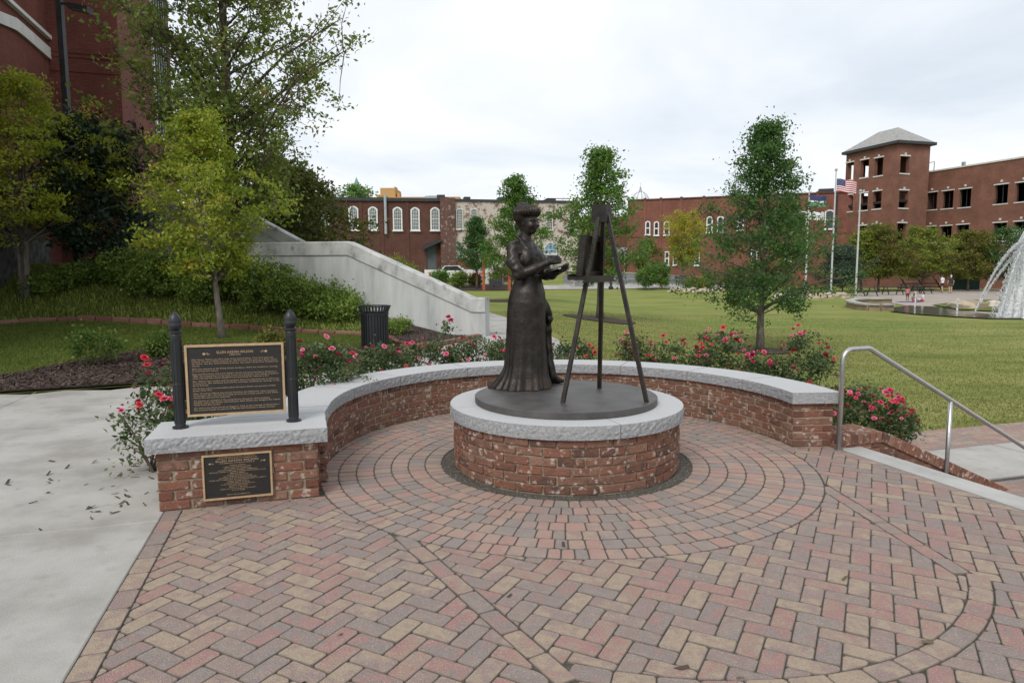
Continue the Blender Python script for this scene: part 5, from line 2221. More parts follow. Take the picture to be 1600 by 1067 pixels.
# front face, local x 0..2.1 at y=0 ; left return, local y<0 at x=0 ; right return at x=2.0 going back
mb = facade(0, 2.02, -.5, zT, [], 0)
mb.build('front_wall', B_for, hall, local=True)
ar = []
mb = facade(-14, 0, -.5, zT, [(-5.4, -3.9, 1.2, 4.2), (-10.4, -8.9, 1.2, 4.2)], 0, .35, 'y', True)
mb.build('side_wall', B_for, hall, local=True)
mb = MB()
mb.b2((-.3, -5.4, 1.2), (-.25, -3.9, 4.2))
mb.b2((-.3, -10.4, 1.2), (-.25, -8.9, 4.2))
mb.build('window_pane', M_glass, hall, local=True)
for yy in (-5.4, -4.65, -3.96):
    mb = MB()
    mb.b2((-.24, yy, 1.2), (-.16, yy + .06, 4.2))
    mb.build('window_frame', M_ironb, hall, local=True)
A, B = (F0.x + 2.02 * EU.x, F0.y + 2.02 * EU.y), (F0.x + 2.02 * EU.x + EV.x * 9, F0.y + 2.02 * EU.y + EV.y * 9)
ya, _ = lx(hall, 239, 100, A, B)
yb = min(8.6, lx(hall, 284, 100, A, B)[0])
zwb = lx(hall, 240, 200, A, B)[1]
mb = facade(0, 9.2, -.5, zT, [(ya, yb, zwb, 13.6)], 2.02, .3, 'y', True)
mb.build('return_wall', B_for, hall, local=True)
mb = MB()
mb.b2((-8, 9.2, -.5), (2.02, 9.4, zT))
mb.b2((-8, -14, zT - .2), (2.0, 9.2, zT))
mb.build('rear_wall', B_for, hall, local=True)
win = MB()
win.b2((1.96, ya, zwb), (2.0, yb, 13.6))
win = win.build('window', pm('bright_glazing', [(.50, .54, .58), (.66, .69, .72)], scale=.3, rough=.12, spec=.8), hall, local=True)
fr = MB()
nb = 6
for k in range(nb + 1):
    y = ya + (yb - ya) * k / nb
    fr.b2((2.0, y - .03, zwb), (2.05, y + .03, 13.6))
for k in range(5):
    z = zwb + (13.6 - zwb) * k / 4
    fr.b2((2.002, ya, z - .03), (2.03, yb, z + .03))
fr.build('glazing_bars', M_ironb, win, local=True)
mb = MB()
mb.b2((1.96, ya - .25, zwb - .25), (2.08, ya, 13.7))
mb.b2((1.96, ya, zwb - .25), (2.08, yb + .3, zwb))
mb.build('white_surround', M_white, hall, local=True)
# bands: sloping white stone band and coping of the side wall, soldier courses on the front
A, B = (F0.x, F0.y), (F0.x - EV.x * 14, F0.y - EV.y * 14)


def band(pts_t, pts_b, name, m, prd):
    T = [lx(hall, px, py, A, B) for px, py in pts_t]
    Bt = [lx(hall, px, py, A, B) for px, py in pts_b]
    V = []
    for (a, z), (b, z2) in zip(T, Bt):
        V += [(prd, -a, z), (prd, -b, z2), (.0, -a, z), (.0, -b, z2)]
    F = []
    for i in range(len(T) - 1):
        k = i * 4
        F += [(k, k + 1, k + 5, k + 4), (k, k + 4, k + 6, k + 2), (k + 1, k + 3, k + 7, k + 5)]
    mm = MB()
    mm.add(V, F)
    mm.build(name, m, hall, local=True)


band([(107, 105), (34, 40), (20, 28), (-30, 8)], [(107, 121), (34, 58), (20, 47), (-30, 26)], 'stone_band', M_white, .09)
band([(107, 87), (60, 45), (9, -1), (-30, -36)], [(107, 93), (60, 50.5), (9, 5), (-30, -30)], 'coping', M_white, .14)
A, B = (F0.x, F0.y), (F0.x + EU.x * 2, F0.y + EU.y * 2)
for py in (84, 91, 113):
    z = lx(hall, 140, py, A, B)[1]
    mb = MB()
    mb.b2((0, -.03, z - .03), (2.05, .0, z + .03))
    mb.build('soldier_course', B_for, hall, local=True)
mb = MB()
mb.b2((-.0, -14, -.5), (.35, -2.2, 2.6))
mb.build('stone_base', pm('dark_rubble', [(.03, .03, .03), (.08, .078, .075), (.13, .125, .12)], scale=5, rough=1, bump=1, bscale=6), hall, local=True)

# ---- far ground: road, kerb, pavement, plaza by the pool
road = struct(drape('road', [tuple(at(px, 440, y).xy) for px, y in ((880, 60.5), (1130, 60.5), (1250, 58), (1250, 66), (1110, 71.5), (1000, 73.5), (880, 72))], .05, M_asph, 1.0))
pave = struct(drape('pavement', [tuple(at(px, 440, y).xy) for px, y in ((820, 56.5), (960, 56.8), (1120, 57.2), (1120, 60.2), (960, 60.2), (820, 60))], .05, M_conc, 1.0))
far_pave = struct(drape('far_pavement', [tuple(at(px, 440, y).xy) for px, y in ((955, 73.7), (1005, 74.0), (1110, 72.0), (1250, 66.3), (1250, 68), (1110, 73.2), (990, 75.6), (955, 76))], .09, M_conc, 1.0))
kb = MB()
ks = [at(px, 440, y) for px, y in ((880, 60.35), (960, 60.45), (1040, 60.5), (1130, 60.4))]
for a, b in zip(ks[:-1], ks[1:]):
    kb.bar((a.x, a.y, T1(a.x, a.y) + .06), (b.x, b.y, T1(b.x, b.y) + .06), .2, .2)
kerb = struct(kb.build('kerb', M_conc2))
line = MB()
for y in (65.5, 66.2):
    ps = [at(px, 440, y + (px - 980) * .0005) for px in range(900, 1110, 15)]
    for a, b in zip(ps[:-1], ps[1:]):
        line.quad((a.x, a.y, T1(a.x, a.y) + .075), (b.x, b.y, T1(b.x, b.y) + .075), (b.x, b.y + .12, T1(b.x, b.y + .12) + .075), (a.x, a.y + .12, T1(a.x, a.y + .12) + .075))
struct(line.build('road_line', M_white))
mu = struct(drape('playground_mulch', [tuple(at(px, 440, y).xy) for px, y in ((690, 56), (800, 56), (815, 61), (690, 61))], .04, M_mulch, .8))
for (px, py, r) in ((937, 499, 1.35), (790, 470, 1.7), (1187, 549, .8)):
    b = gnd(px, py)
    struct(drape('tree_ring', [(b.x + r * math.cos(a) * (1 + .08 * math.sin(3 * a)), b.y + r * .95 * math.sin(a)) for a in np.linspace(0, 2 * pi, 28)[:-1]], .03, M_mulch, .4))
# ------------------------------------------------------------------ lettering
def text_geo(body, align='LEFT'):
    cu = bpy.data.curves.new('lettering', 'FONT')
    cu.body = body
    cu.align_x = align
    cu.size = 1
    cu.resolution_u = 2
    cu.space_character = 1.04
    cu.offset = .004
    o = bpy.data.objects.new('lettering', cu)
    COL.objects.link(o)
    dg = bpy.context.evaluated_depsgraph_get()
    me = bpy.data.meshes.new_from_object(o.evaluated_get(dg))
    V = [tuple(v.co) for v in me.vertices]
    F = [tuple(p.vertices) for p in me.polygons]
    bpy.data.objects.remove(o)
    bpy.data.meshes.remove(me)
    bpy.data.curves.remove(cu)
    return V, F


def put_text(mb, body, x, z, h, y=0.0, align='LEFT', width=None):
    """writes on the local x-z plane; cap height h; width fits the line"""
    V, F = text_geo(body, align)
    if not V:
        return
    k = h / .70
    xs = [v[0] for v in V]
    kx = k
    if width:
        kx = width / (max(xs) - min(xs))
    mb.add([(x + v[0] * kx, y, z + v[1] * k) for v in V], F)


def rosette(mb, x, z, s, y, side):
    for k in range(6):
        a = k * pi / 3
        mb.add([(x + s * .36 * math.cos(a) + s * .22 * math.cos(a + q), y, z + s * .3 * math.sin(a) + s * .22 * math.sin(a + q)) for q in np.linspace(0, 2 * pi, 8)[:-1]], [tuple(range(7))])
    mb.add([(x + s * .24 * math.cos(q), y - .0006, z + s * .24 * math.sin(q)) for q in np.linspace(0, 2 * pi, 9)[:-1]], [tuple(range(8))])
    mb.add([(x, y - .0003, z + .05 * s), (x + side * 2.3 * s, y - .0003, z - .02 * s), (x + side * 2.3 * s, y - .0003, z - .12 * s), (x, y - .0003, z - .08 * s)], [(0, 1, 2, 3) if side < 0 else (3, 2, 1, 0)])
    for q, f in ((1.0, 1), (1.35, -1)):
        bx = x + side * q * s
        mb.add([(bx, y - .0009, z), (bx + side * .1 * s, y - .0009, z + f * .5 * s), (bx + side * .45 * s, y - .0009, z + f * .42 * s)], [(0, 1, 2)])


M_let = pm('lettering_bronze', [(.40, .27, .155), (.48, .33, .20)], scale=30, rough=.5)


def plaque(name, label, c, w, h, tilt, fr, lines, build_text):
    """Empty at the lower left corner; local x along the plaque, -y outward"""
    t = thing(name, label, 'plaque', c, tilt)
    mb = MB()
    mb.b2((.002, 0, .002), (w - .002, .022, h - .002))
    mb.build('panel', M_plq, t, local=True)
    mb = MB()
    for a, b in (((0, 0), (w, fr)), ((0, h - fr), (w, h)), ((0, fr), (fr, h - fr)), ((w - fr, fr), (w, h - fr))):
        mb.b2((a[0], -.008, a[1]), (b[0], .02, b[1]))
    mb.build('rim', M_gold, t, local=True)
    mb = MB()
    build_text(mb)
    mb.build('lettering', M_let, t, local=True)
    return t


PARAS = [
    ["Ellen Axson Wilson was First Lady of the United States, 1913-1914 when her", "husband, Woodrow Wilson became our 28th President. She grew up in Rome, where", "her father, the Rev. Samuel Edward Axson, was pastor of the First Presbyterian", "Church."],
    ["Ellen was educated at the Rome Female Academy, where she studied art, winning", "an international award."],
    ["Ellen and Woodrow met in her father's church and were married in Savannah in", "1885. She helped him in his early career as a professor and college president,", "while rearing their three daughters and pursuing her interest in art."],
    ["Mrs. Wilson later studied with the greatest American Impressionists in Old Lyme,", "Connecticut. She exhibited and sold her paintings, donating her earnings to the", "Berry Schools."],
    ["She became active in social welfare when Woodrow Wilson was governor of New", "Jersey 1910-1912."],
    ["After Woodrow Wilson was elected President, she lobbied for urban renewal in", "Washington, DC, the first First Lady to work for a cause outside of the White", "House that was not her husband's."],
    ["She became an example for the young Eleanor Roosevelt, whose husband,", "Franklin, was in the Wilson administration. Ellen Wilson also designed the original", "White House Rose Garden."],
    ["She died in the White House on August 6, 1914, at the outbreak of World War I.", "She is buried beside her parents in Myrtle Hill Cemetery in Rome, Georgia."]]


def upper_text(mb):
    w, h = .675, .505
    y = -.0016
    put_text(mb, 'ELLEN AXSON WILSON', w * .5, h * .872, .0175, y, 'CENTER', .245)
    put_text(mb, '(1860-1914)', w * .5, h * .842, .0105, y, 'CENTER', .075)
    rosette(mb, w * .19, h * .872, .018, y, 1)
    rosette(mb, w * .815, h * .885, .018, y, -1)
    z = h * .785
    for p in PARAS:
        for i, l in enumerate(p):
            put_text(mb, l, .045, z, .0086, y, width=min(.59, .0078 * len(l) * .965))
            z -= .0146
        z -= .0072


DON = [('THE ROME AREA COUNCIL FOR THE ARTS', .925, .0095, .27), ('DEDICATES THIS STATUE TO THE MEMORY OF', .888, .0095, .29), ('ELLEN AXSON WILSON', .825, .0185, .31),
       ('THIS MEMORIAL WAS MADE POSSIBLE BY', .785, .0088, .26)]
ROWS = [('GENERAL DONORS', .11), ('FAMILY AND FRIENDS SOCIETY', .19), ('BETTY & MARTIN ANDERSON', .18), ('LAURA ROBERT & GEORGE CUMMINGS', .27), ('HERITAGE GARDEN CLUB FAMILY FOUNDATION & ROTARY CLUB', .39),
        ('MARTHA BERRY', .10), ('NANCY & PETER EVANS', .14), ('JAN & RAYMOND & BRUCE HUGHES', .20), ('REGIONAL FOUNDATION MEDICAL CENTER', .26), ('ROME AREA COMMUNITY OF CHILDREN FRIENDS OF LIBERTY', .39),
        ('NANCY & ROBERT KELLY', .14), ('ROME ARTS GUILD', .16), ('ROME AREA HERITAGE FOUNDATION', .23), ('SANFORD FIRST BANK', .13), ('THE R. C. F. MCCOY', .13), ('HARRY & THE HONORS ARTS SOCIETY', .25), ('CITY OF ROME', .09)]


def lower_text(mb):
    w, h = .445, .315
    y = -.0016
    for s, f, hh, wd in DON:
        put_text(mb, s, w * .5, h * f, hh * .72, y, 'CENTER', wd * .87)
    rosette(mb, w * .11, h * .80, .012, y, 1)
    rosette(mb, w * .89, h * .80, .012, y, -1)
    z = h * .735
    for s, wd in ROWS:
        put_text(mb, s, w * .5, z, .0058, y, 'CENTER', wd * .92)
        z -= .0110
    put_text(mb, 'DEDICATED NOVEMBER 2010', w * .5, h * .085, .0062, y, 'CENTER', .15)


# upper plaque hangs between two posts
p1, p2 = Vector((-2.335, 4.655, ZT)), Vector((-1.605, 4.862, ZT))
dpl = (p2 - p1)
ang = math.atan2(dpl.y, dpl.x)
for (pp, lab) in ((p1, 'black fluted post with acorn top at the left of the upper plaque'), (p2, 'black fluted post with acorn top at the right of the upper plaque')):
    t = thing('plaque_post', lab, 'post', pp, 0, 'posts of the upper plaque')
    mb = MB()
    mb.lathe([(.053, 0), (.053, .012), (.036, .016), (.0345, .03), (.0345, .30), (.0365, .305), (.0365, .315), (.0345, .32), (.0345, .62), (.037, .625), (.037, .655), (.0345, .66), (.044, .672), (.044, .682), (.03, .69)], pp, 20)
    mb.build('shaft', M_black, t)
    for k in range(10):
        a = 2 * pi * k / 10
        q = pp + Vector((math.cos(a) * .0345, math.sin(a) * .0345, 0))
        mb = MB()
        mb.tube([q + Vector((0, 0, .035)), q + Vector((0, 0, .615))], .0042, 5)
        mb.build('flute', M_black, t)
    mb = MB()
    mb.lathe([(.026, .685), (.036, .70), (.043, .712), (.046, .725), (.041, .735), (.0425, .745), (.041, .765), (.034, .785), (.022, .803), (.010, .812), (.004, .822), (.0, .824)], pp, 20, cap=False)
    mb.build('finial', M_black, t, smooth=True)
un_ = dpl.normalized()
nrm = Vector((un_.y, -un_.x, 0))
TILT = 0.0
pc = p1 + un_ * .052 + nrm * .012
t = plaque('upper_plaque', 'black bronze plaque with tan rim and raised text, hung between the two posts', (pc.x, pc.y, .585), .655, .505, ang, .0155, None, lambda mb: None)
bpy.data.objects.remove([c for c in t.children if c.name.startswith('lettering')][0])
mb = MB()
upper_text(mb)
sx = .655 / .675
mb.V = [(x * sx, y, z) for x, y, z in mb.V]
mb.build('lettering', M_let, t, local=True)
for f in (0, 1):
    mb = MB()
    x0 = -.045 if f == 0 else .655 - .03
    mb.b2((x0, .021, .12), (x0 + .075, .030, .37))
    mb.build('bracket', M_black, t, local=True)
    for zz in (.15, .34):
        mb = MB()
        mb.tube([(x0 + (.012 if f == 0 else .063), .021, zz), (x0 + (.012 if f == 0 else .063), .010, zz)], .008, 8)
        mb.build('bolt', M_steel, t, local=True)
x, y = P2(-2.015 - .775, VF)
x, y = P2(U0 + .285, VF - .012)
plaque('lower_plaque', 'smaller black bronze plaque with tan rim fixed to the brick front of the sign wall', (x - EV.x * .012, y - EV.y * .012, .052), .445, .315, GA, .0125, None, lower_text)

# ------------------------------------------------------------------ handrail
t = thing('handrail', 'brushed steel handrail going down beside the steps', 'handrail', (*P2(2.43, -.46), 0))
v = -.46
path_ = [P3(2.43, v, .0), P3(2.43, v, .80)] + [P3(2.43 + .10 * (1 - math.cos(a)), v, .80 + .10 * math.sin(a)) for a in np.linspace(.2, pi / 2, 6)] + \
    [P3(2.70, v, .902)] + [P3(2.70 + .06 * math.sin(a), v, .902 - .06 * (1 - math.cos(a))) for a in np.linspace(.1, .48, 4)]
sl = math.tan(R(28.2))
u0, z0 = 2.73, .893
path_ += [P3(u0 + d, v, z0 - sl * d) for d in (.1, .9, 1.8, 2.2)] + [P3(u0 + 2.35, v, z0 - sl * 2.2 - .01), P3(u0 + 2.7, v, z0 - sl * 2.2 - .01)]
mb = MB()
mb.tube(path_, .021, 12)
mb.build('rail', M_steel, t, smooth=True)
for uu in (3.70, 4.86):
    zz = z0 - sl * (uu - u0)
    mb = MB()
    mb.tube([P3(uu, v, -.62), P3(uu, v, zz - .01)], .019, 12)
    mb.build('post', M_steel, t, smooth=True)
mb = MB()
mb.lathe([(.04, .003), (.04, .008), (.022, .010)], P3(2.43, v, 0), 16)
mb.build('base_flange', M_steel, t)

# ------------------------------------------------------------------ litter bin
b = gnd(586, 545)
t = thing('litter_bin', 'black slatted metal litter bin with flared rim, standing in the mulch', 'litter bin', b)
for k in range(30):
    a = 2 * pi * k / 30
    c, s = math.cos(a), math.sin(a)
    mb = MB()
    mb.bar(b + Vector((c * .265, s * .265, .03)), b + Vector((c * .265, s * .265, .72)), .034, .008, up=(c, s, 0))
    p0, p1_ = b + Vector((c * .265, s * .265, .715)), b + Vector((c * .312, s * .312, .845))
    mb.bar(p0, p1_, .03, .007, up=(c, s, 0))
    mb.build('slat', M_black, t)
mb = MB()
for r, z in ((.268, .05), (.268, .70), (.315, .85)):
    mb = MB()
    mb.lathe([(r - .012, z - .012), (r + .012, z - .012), (r + .012, z + .012), (r - .012, z + .012)], b, 32, cap=False)
    mb.build('hoop', M_black, t)
mb = MB()
mb.lathe([(.20, .02), (.248, .04), (.248, .74), (.235, .74), (.235, .1)], b, 28)
mb.build('liner', M_ironb, t)
bb = gnd(593, 551)
mb = MB()
mb.lathe([(.0, -.02), (.035, 0), (.045, .025), (.03, .05), (.0, .058)], bb, 7, cap=False)
tag(mb.build('crumpled_cup', M_white), 'crumpled white paper cup lying in the mulch before the litter bin', 'litter')

# ------------------------------------------------------------------ street lamp by the hall
lp_ = at(106, 200, 19.6)
z0 = T1(lp_.x, lp_.y)
t = thing('street_lamp', 'tall black square lamp post with a flat lamp head, before the brick hall', 'street lamp', (lp_.x, lp_.y, z0))
zt = at(106, 4, 19.6).z
mb = MB()
mb.bar((lp_.x, lp_.y, z0), (lp_.x, lp_.y, zt + .05), .15, .15)
mb.build('pole', M_ironb, t)
mb = MB()
mb.bar((lp_.x + .05, lp_.y, zt - .02), (lp_.x + .45, lp_.y, zt - .10), .06, .06)
mb.build('arm', M_ironb, t)
mb = MB()
mb.bar((lp_.x + .30, lp_.y - .02, zt - .12), (lp_.x + .85, lp_.y - .02, zt - .22), .30, .13)
hd = mb.build('lamp_head', M_ironb, t)
mb = MB()
mb.bar((lp_.x + .40, lp_.y - .02, zt - .215), (lp_.x + .83, lp_.y - .02, zt - .29), .24, .02)
mb.build('lens', M_glassl, hd)

# ------------------------------------------------------------------ far edge of the lawn
def post_line(mb, a, b, w):
    mb.bar(a, b, w, w)


# rust-red swing frame
pa, pb = gnd(755.5, 454), gnd(795.5, 454)
za = at(755, 402, pa.y).z
t = thing('swing_frame', 'rust-red timber swing frame at the far edge of the lawn', 'swing frame', pa)
for p in (pa, pb):
    for dy in (0,):
        mb = MB()
        mb.bar(p, (p.x, p.y, za), .24, .24)
        mb.build('post', M_orange, t)
mb = MB()
mb.bar((pa.x - .25, pa.y, za - .06), (pb.x + .25, pb.y, za - .06), .22, .26, up=(0, 1, 0))
mb.build('crossbeam', M_orange, t)
for dx in (.45, 1.6):
    mb = MB()
    mb.tube([(pa.x + dx, pa.y, za - .2), (pa.x + dx, pa.y, pa.z + .5)], .02, 4)
    mb.build('chain', M_galv, t)
mb = MB()
mb.b2((pa.x + .4, pa.y - .25, pa.z + .42), (pa.x + 1.66, pa.y + .25, pa.z + .5))
mb.b2((pa.x + .4, pa.y + .2, pa.z + .5), (pa.x + 1.66, pa.y + .27, pa.z + 1.0))
mb.build('seat', M_ironb, t)
# banners with red letters
for (px0, px1, y0, y1, txt, lab, tx) in ((690 - 27, 691, 421.5, 437, 'AY', 'white banner with red letters showing just above the stair wall', .62), (724, 770, 421, 444, 'KEY', 'white banner with big red letters behind the swing frame', .5)):
    a, b = at(px0, y1, 62), at(px1, y0, 62)
    t = thing('banner', lab, 'banner', (a.x, 62, a.z), 0, 'banners on the playground fence')
    mb = MB()
    mb.b2((a.x, 62, a.z), (b.x, 62.04, b.z))
    mb.build('cloth', M_white, t)
    for k, ch in enumerate(txt):
        mb = MB()
        put_text(mb, ch, a.x + (b.x - a.x) * (.3 + .31 * k), a.z + (b.z - a.z) * .14, (b.z - a.z) * .66, 61.985, 'CENTER', (b.x - a.x) * .2)
        mb.build('letter', pm('red_print', [(.55, .02, .03), (.6, .03, .035)], rough=.6), t)
    for xx in (a.x + .05, b.x - .05):
        mb = MB()
        mb.bar((xx, 62.1, T1(xx, 62)), (xx, 62.1, b.z + .1), .08, .08)
        mb.build('post', M_wood, t)
# low shed wall behind the swing
a, b = at(768, 446, 64), at(800, 417, 64)
t = thing('brick_shed', 'low red brick wall panel behind the swing frame', 'brick wall', (a.x, 64, a.z - .3))
mb = MB()
mb.b2((a.x, 64, a.z - .6), (b.x + 1.2, 64.5, b.z))
mb.build('wall', B_red, t)
mb = MB()
mb.b2((a.x - .1, 63.95, b.z + .003), (b.x + 1.3, 64.55, b.z + .1))
mb.build('coping', M_stone, t)
sg = at(771, 417, 61)
t = thing('notice_board', 'small white notice board on a post behind the swing frame', 'sign', (sg.x, 61, T1(sg.x, 61)))
mb = MB()
mb.b2((sg.x - .28, 61, sg.z - .22), (sg.x + .3, 61.05, sg.z + .2))
mb.build('panel', M_white, t)
mb = MB()
mb.bar((sg.x, 61.1, T1(sg.x, 61)), (sg.x, 61.1, sg.z - .1), .08, .08)
mb.build('post', M_galv, t)


def bench(px, py, lab, rz=0.0, w=1.8, name='bench', y=None, mat=None):
    g = gnd(px, py)
    t = thing(name, lab, 'bench', g, rz, 'benches round the lawn')
    m = mat or M_ironb
    for k in range(4):
        mb = MB()
        mb.b2((-w / 2, -.22 + k * .11, .43), (w / 2, -.13 + k * .11, .46))
        mb.build('slat', m, t, local=True)
    for k in range(3):
        mb = MB()
        mb.b2((-w / 2, .24, .56 + k * .12), (w / 2, .27, .65 + k * .12))
        mb.build('slat', m, t, local=True)
    for x in (-w / 2 + .15, w / 2 - .15):
        mb = MB()
        mb.b2((x - .03, -.22, 0), (x + .03, -.16, .43))
        mb.b2((x - .03, .2, 0), (x + .03, .24, .92))
        mb.b2((x - .03, -.22, .39), (x + .03, .22, .428))
        mb.build('leg', m, t, local=True)
    return t


bench(1070, 447, 'dark metal bench beside the yellow tree at the road', .3)
bench(785, 449, 'dark metal bench under the swing frame', -.2)
# stone table by the road, left of the easel
g = gnd(899, 449)
t = thing('shelter_slab', 'small shelter with a flat dark roof beyond the lawn, left of the easel', 'shelter', g)
zr = at(899, 427, g.y).z
mb = MB()
mb.bar((g.x - .25, g.y, g.z), (g.x - .25, g.y, zr), .3, .3)
mb.build('post', M_conc2, t)
mb = MB()
mb.b2((g.x - .75, g.y - .7, zr), (g.x + 1.1, g.y + .7, zr + .14))
mb.build('roof', M_ironb, t)
g = gnd(954, 452)
t = thing('bollard', 'black bollard on the pavement between the legs of the easel', 'bollard', g)
mb = MB()
mb.lathe([(.2, 0), (.2, .2), (.09, .3), (.08, .85), (.11, .9), (.06, 1.02)], g, 10)
mb.build('body', M_black, t)
mb = MB()
mb.lathe([(.06, 1.02), (.09, 1.08), (.05, 1.16), (0, 1.18)], g, 10, cap=False)
mb.build('cap', M_black, t)
g = gnd(924, 446)
t = thing('bollard', 'black bollard at the road edge seen left of the back easel leg', 'bollard', (g.x, g.y + 3, T1(g.x, g.y + 3)))
g = Vector((g.x, g.y + 3, T1(g.x, g.y + 3)))
mb = MB()
mb.lathe([(.2, 0), (.2, .2), (.09, .3), (.08, .85), (.11, .9), (.06, 1.02)], g, 10)
mb.build('body', M_black, t)


# parked car at the corner
def car(px, y, col, lab, L=4.3, rz=0.0):
    p = at(px, 430, y)
    t = thing('parked_car', lab, 'car', (p.x, y, T1(p.x, y) + .06), rz)
    prof = [(-L / 2, .35), (-L / 2, .75), (-L / 2 + .25, .92), (-L * .22, .98), (-L * .12, 1.42), (L * .18, 1.45), (L * .33, 1.0), (L / 2 - .1, .88), (L / 2, .6), (L / 2, .35)]
    mb = MB()
    mb.slab([(x, -.85, z) for x, z in prof], 1.7, (0, 1, 0))
    bd = mb.build('body', col, t, local=True)
    mb = MB()
    mb.slab([(x, -.865, z) for x, z in ((-L * .17, 1.0), (-L * .105, 1.37), (L * .16, 1.4), (L * .29, 1.0))], 1.73, (0, 1, 0))
    mb.build('window', M_glass, t, local=True)
    for x in (-L * .31, L * .31):
        for yy in (-.86, .66):
            mb = MB()
            mb.tube([(x, yy, .32), (x, yy + .2, .32)], .32, 14)
            w = mb.build('wheel', M_black, t, local=True)
            mb = MB()
            mb.tube([(x, yy - .01, .32), (x, yy + .21, .32)], .18, 10)
            mb.build('rim', M_steel, w, local=True)
    return t


car(944, 75.5, pm('dark_red_car_paint', [(.20, .02, .02), (.24, .025, .025)], rough=.25), 'dark red parked car at the corner behind the easel')
car(704, 64.5, M_white, 'white parked car mostly hidden behind the round bushes')


# stones along the lawn edge
def stone_mesh(seed):
    r = np.random.default_rng(seed)
    mb = MB()
    n = 7
    prof = [(.55, 0), (.62, .12), (.55, .3), (.3, .4)]
    V, F = [], []
    for r_, z in prof:
        for k in range(n):
            a = 2 * pi * k / n
            q = r.uniform(.8, 1.2)
            V.append((r_ * q * math.cos(a), r_ * q * .7 * math.sin(a), z * r.uniform(.85, 1.15)))
    for i in range(3):
        for k in range(n):
            F.append((i * n + k, i * n + (k + 1) % n, (i + 1) * n + (k + 1) % n, (i + 1) * n + k))
    F.append(tuple(range(3 * n, 4 * n)))
    return mb.add(V, F).mesh('edge_stone')


SM = [stone_mesh(k) for k in range(5)]


def stones(n, px0, px1, py0, py1, s, lab, grp, seed):
    r = np.random.default_rng(seed)
    for k in range(n):
        g = gnd(r.uniform(px0, px1), r.uniform(py0, py1))
        o = link('edge_stone', SM[r.integers(0, 5)], M_tanrock, None, g - Vector((0, 0, .04)), (r.normal(0, .15), r.normal(0, .15), r.uniform(0, 6)))
        f = s * r.uniform(.6, 1.3)
        o.scale = (f, f, f)
        tag(o, lab, 'stone', grp)


stones(64, 1205, 1345, 458, 467, .52, 'tan field stone in the row edging the lawn below the dark rounded tree', 'stones edging the lawn', 1)
stones(34, 1045, 1130, 451, 457.5, .50, 'tan field stone in the low border between the lawn and the road', 'stones bordering the road side', 2)
for px, py, s, lab in ((1503, 483, 1.25, 'big tan boulder on the green patch left of the fountain jet'), (1518, 483, 1.2, 'second tan boulder leaning on the big one by the fountain'), (1553, 481, 1.1, 'flat tan boulder just behind the thin fountain jet')):
    g = gnd(px, py)
    o = link('boulder', SM[int(s * 10) % 5], M_tanrock, None, g - Vector((0, 0, .1)), (0, .1, px * .3))
    o.scale = (s * 1.2, s, s * 1.1)
    tag(o, lab, 'boulder')

# ------------------------------------------------------------------ pool, plaza and fountain
pz = struct(drape('pool_plaza', [tuple(gnd(x, y).xy) for x, y in ((1336, 467), (1392, 474), (1480, 490), (1620, 499), (1760, 500), (1760, 455), (1560, 452), (1440, 455), (1340, 458))], .03, pm('pale_paving', [(.27, .23, .20), (.35, .30, .26)], scale=.6, rough=.9), 1.2))
gp = struct(drape('pool_green', [tuple(gnd(x, y).xy) for x, y in ((1455, 478), (1500, 486), (1580, 490), (1640, 486), (1640, 470), (1530, 470))], .09, M_lawn2, 1.0))
M_water = pm('pool_water', [(.05, .055, .055), (.10, .105, .10)], scale=1.5, rough=.12, bump=.4, bscale=3)
pw = struct(drape('pool_water', [tuple(gnd(x, y).xy) for x, y in ((1391, 482), (1420, 478.5), (1470, 481), (1540, 492), (1660, 496), (1660, 499.5), (1540, 499), (1440, 493), (1392, 488))], .055, M_water, .8))
# curved rim wall of the pool
pts = [gnd(x, y) for x, y in ((1392, 485.5), (1375, 486), (1358, 485.5), (1343, 484), (1332, 481.5), (1326, 479.5), (1329, 477.5), (1338, 476), (1352, 475.2), (1370, 475), (1392, 475.2))]
t = thing('pool_rim', 'low curved stone rim wall at the near corner of the pool', 'pool rim', pts[0])
for i in range(len(pts) - 1):
    a, b = pts[i], pts[i + 1]
    mb = MB()
    mb.bar((a.x, a.y, a.z + .13), (b.x, b.y, b.z + .13), .3, .34)
    mb.build('wall_stone', pm('tan_block', [(.22, .16, .10), (.30, .23, .155)], scale=3, rough=.9), t)
    mb = MB()
    mb.bar((a.x, a.y, a.z + .345), (b.x, b.y, b.z + .345), .5, .09)
    mb.build('cap_stone', M_conc, t)

FB = gnd(1592, 497)
foam = bpy.data.materials.new('white_water')
foam.use_nodes = True
_p = foam.node_tree.nodes['Principled BSDF']
_nz = foam.node_tree.nodes.new('ShaderNodeTexNoise')
_nz.inputs['Scale'].default_value = 2
_rp = foam.node_tree.nodes.new('ShaderNodeValToRGB')
_rp.color_ramp.elements[0].color = (.92, .94, .96, 1)
_rp.color_ramp.elements[1].color = (.95, .96, .97, 1)
foam.node_tree.links.new(_nz.outputs['Fac'], _rp.inputs[0])
foam.node_tree.links.new(_rp.outputs[0], _p.inputs['Base Color'])
_p.inputs['Roughness'].default_value = .35
_tr = foam.node_tree.nodes.new('ShaderNodeBsdfTranslucent')
_tr.inputs[0].default_value = (.93, .95, .97, 1)
_ms = foam.node_tree.nodes.new('ShaderNodeMixShader')
_ms.inputs[0].default_value = .3
foam.node_tree.links.new(_p.outputs[0], _ms.inputs[1])
foam.node_tree.links.new(_tr.outputs[0], _ms.inputs[2])
_tp = foam.node_tree.nodes.new('ShaderNodeBsdfTransparent')
_m2 = foam.node_tree.nodes.new('ShaderNodeMixShader')
_m2.inputs[0].default_value = .9
foam.node_tree.links.new(_tp.outputs[0], _m2.inputs[1])
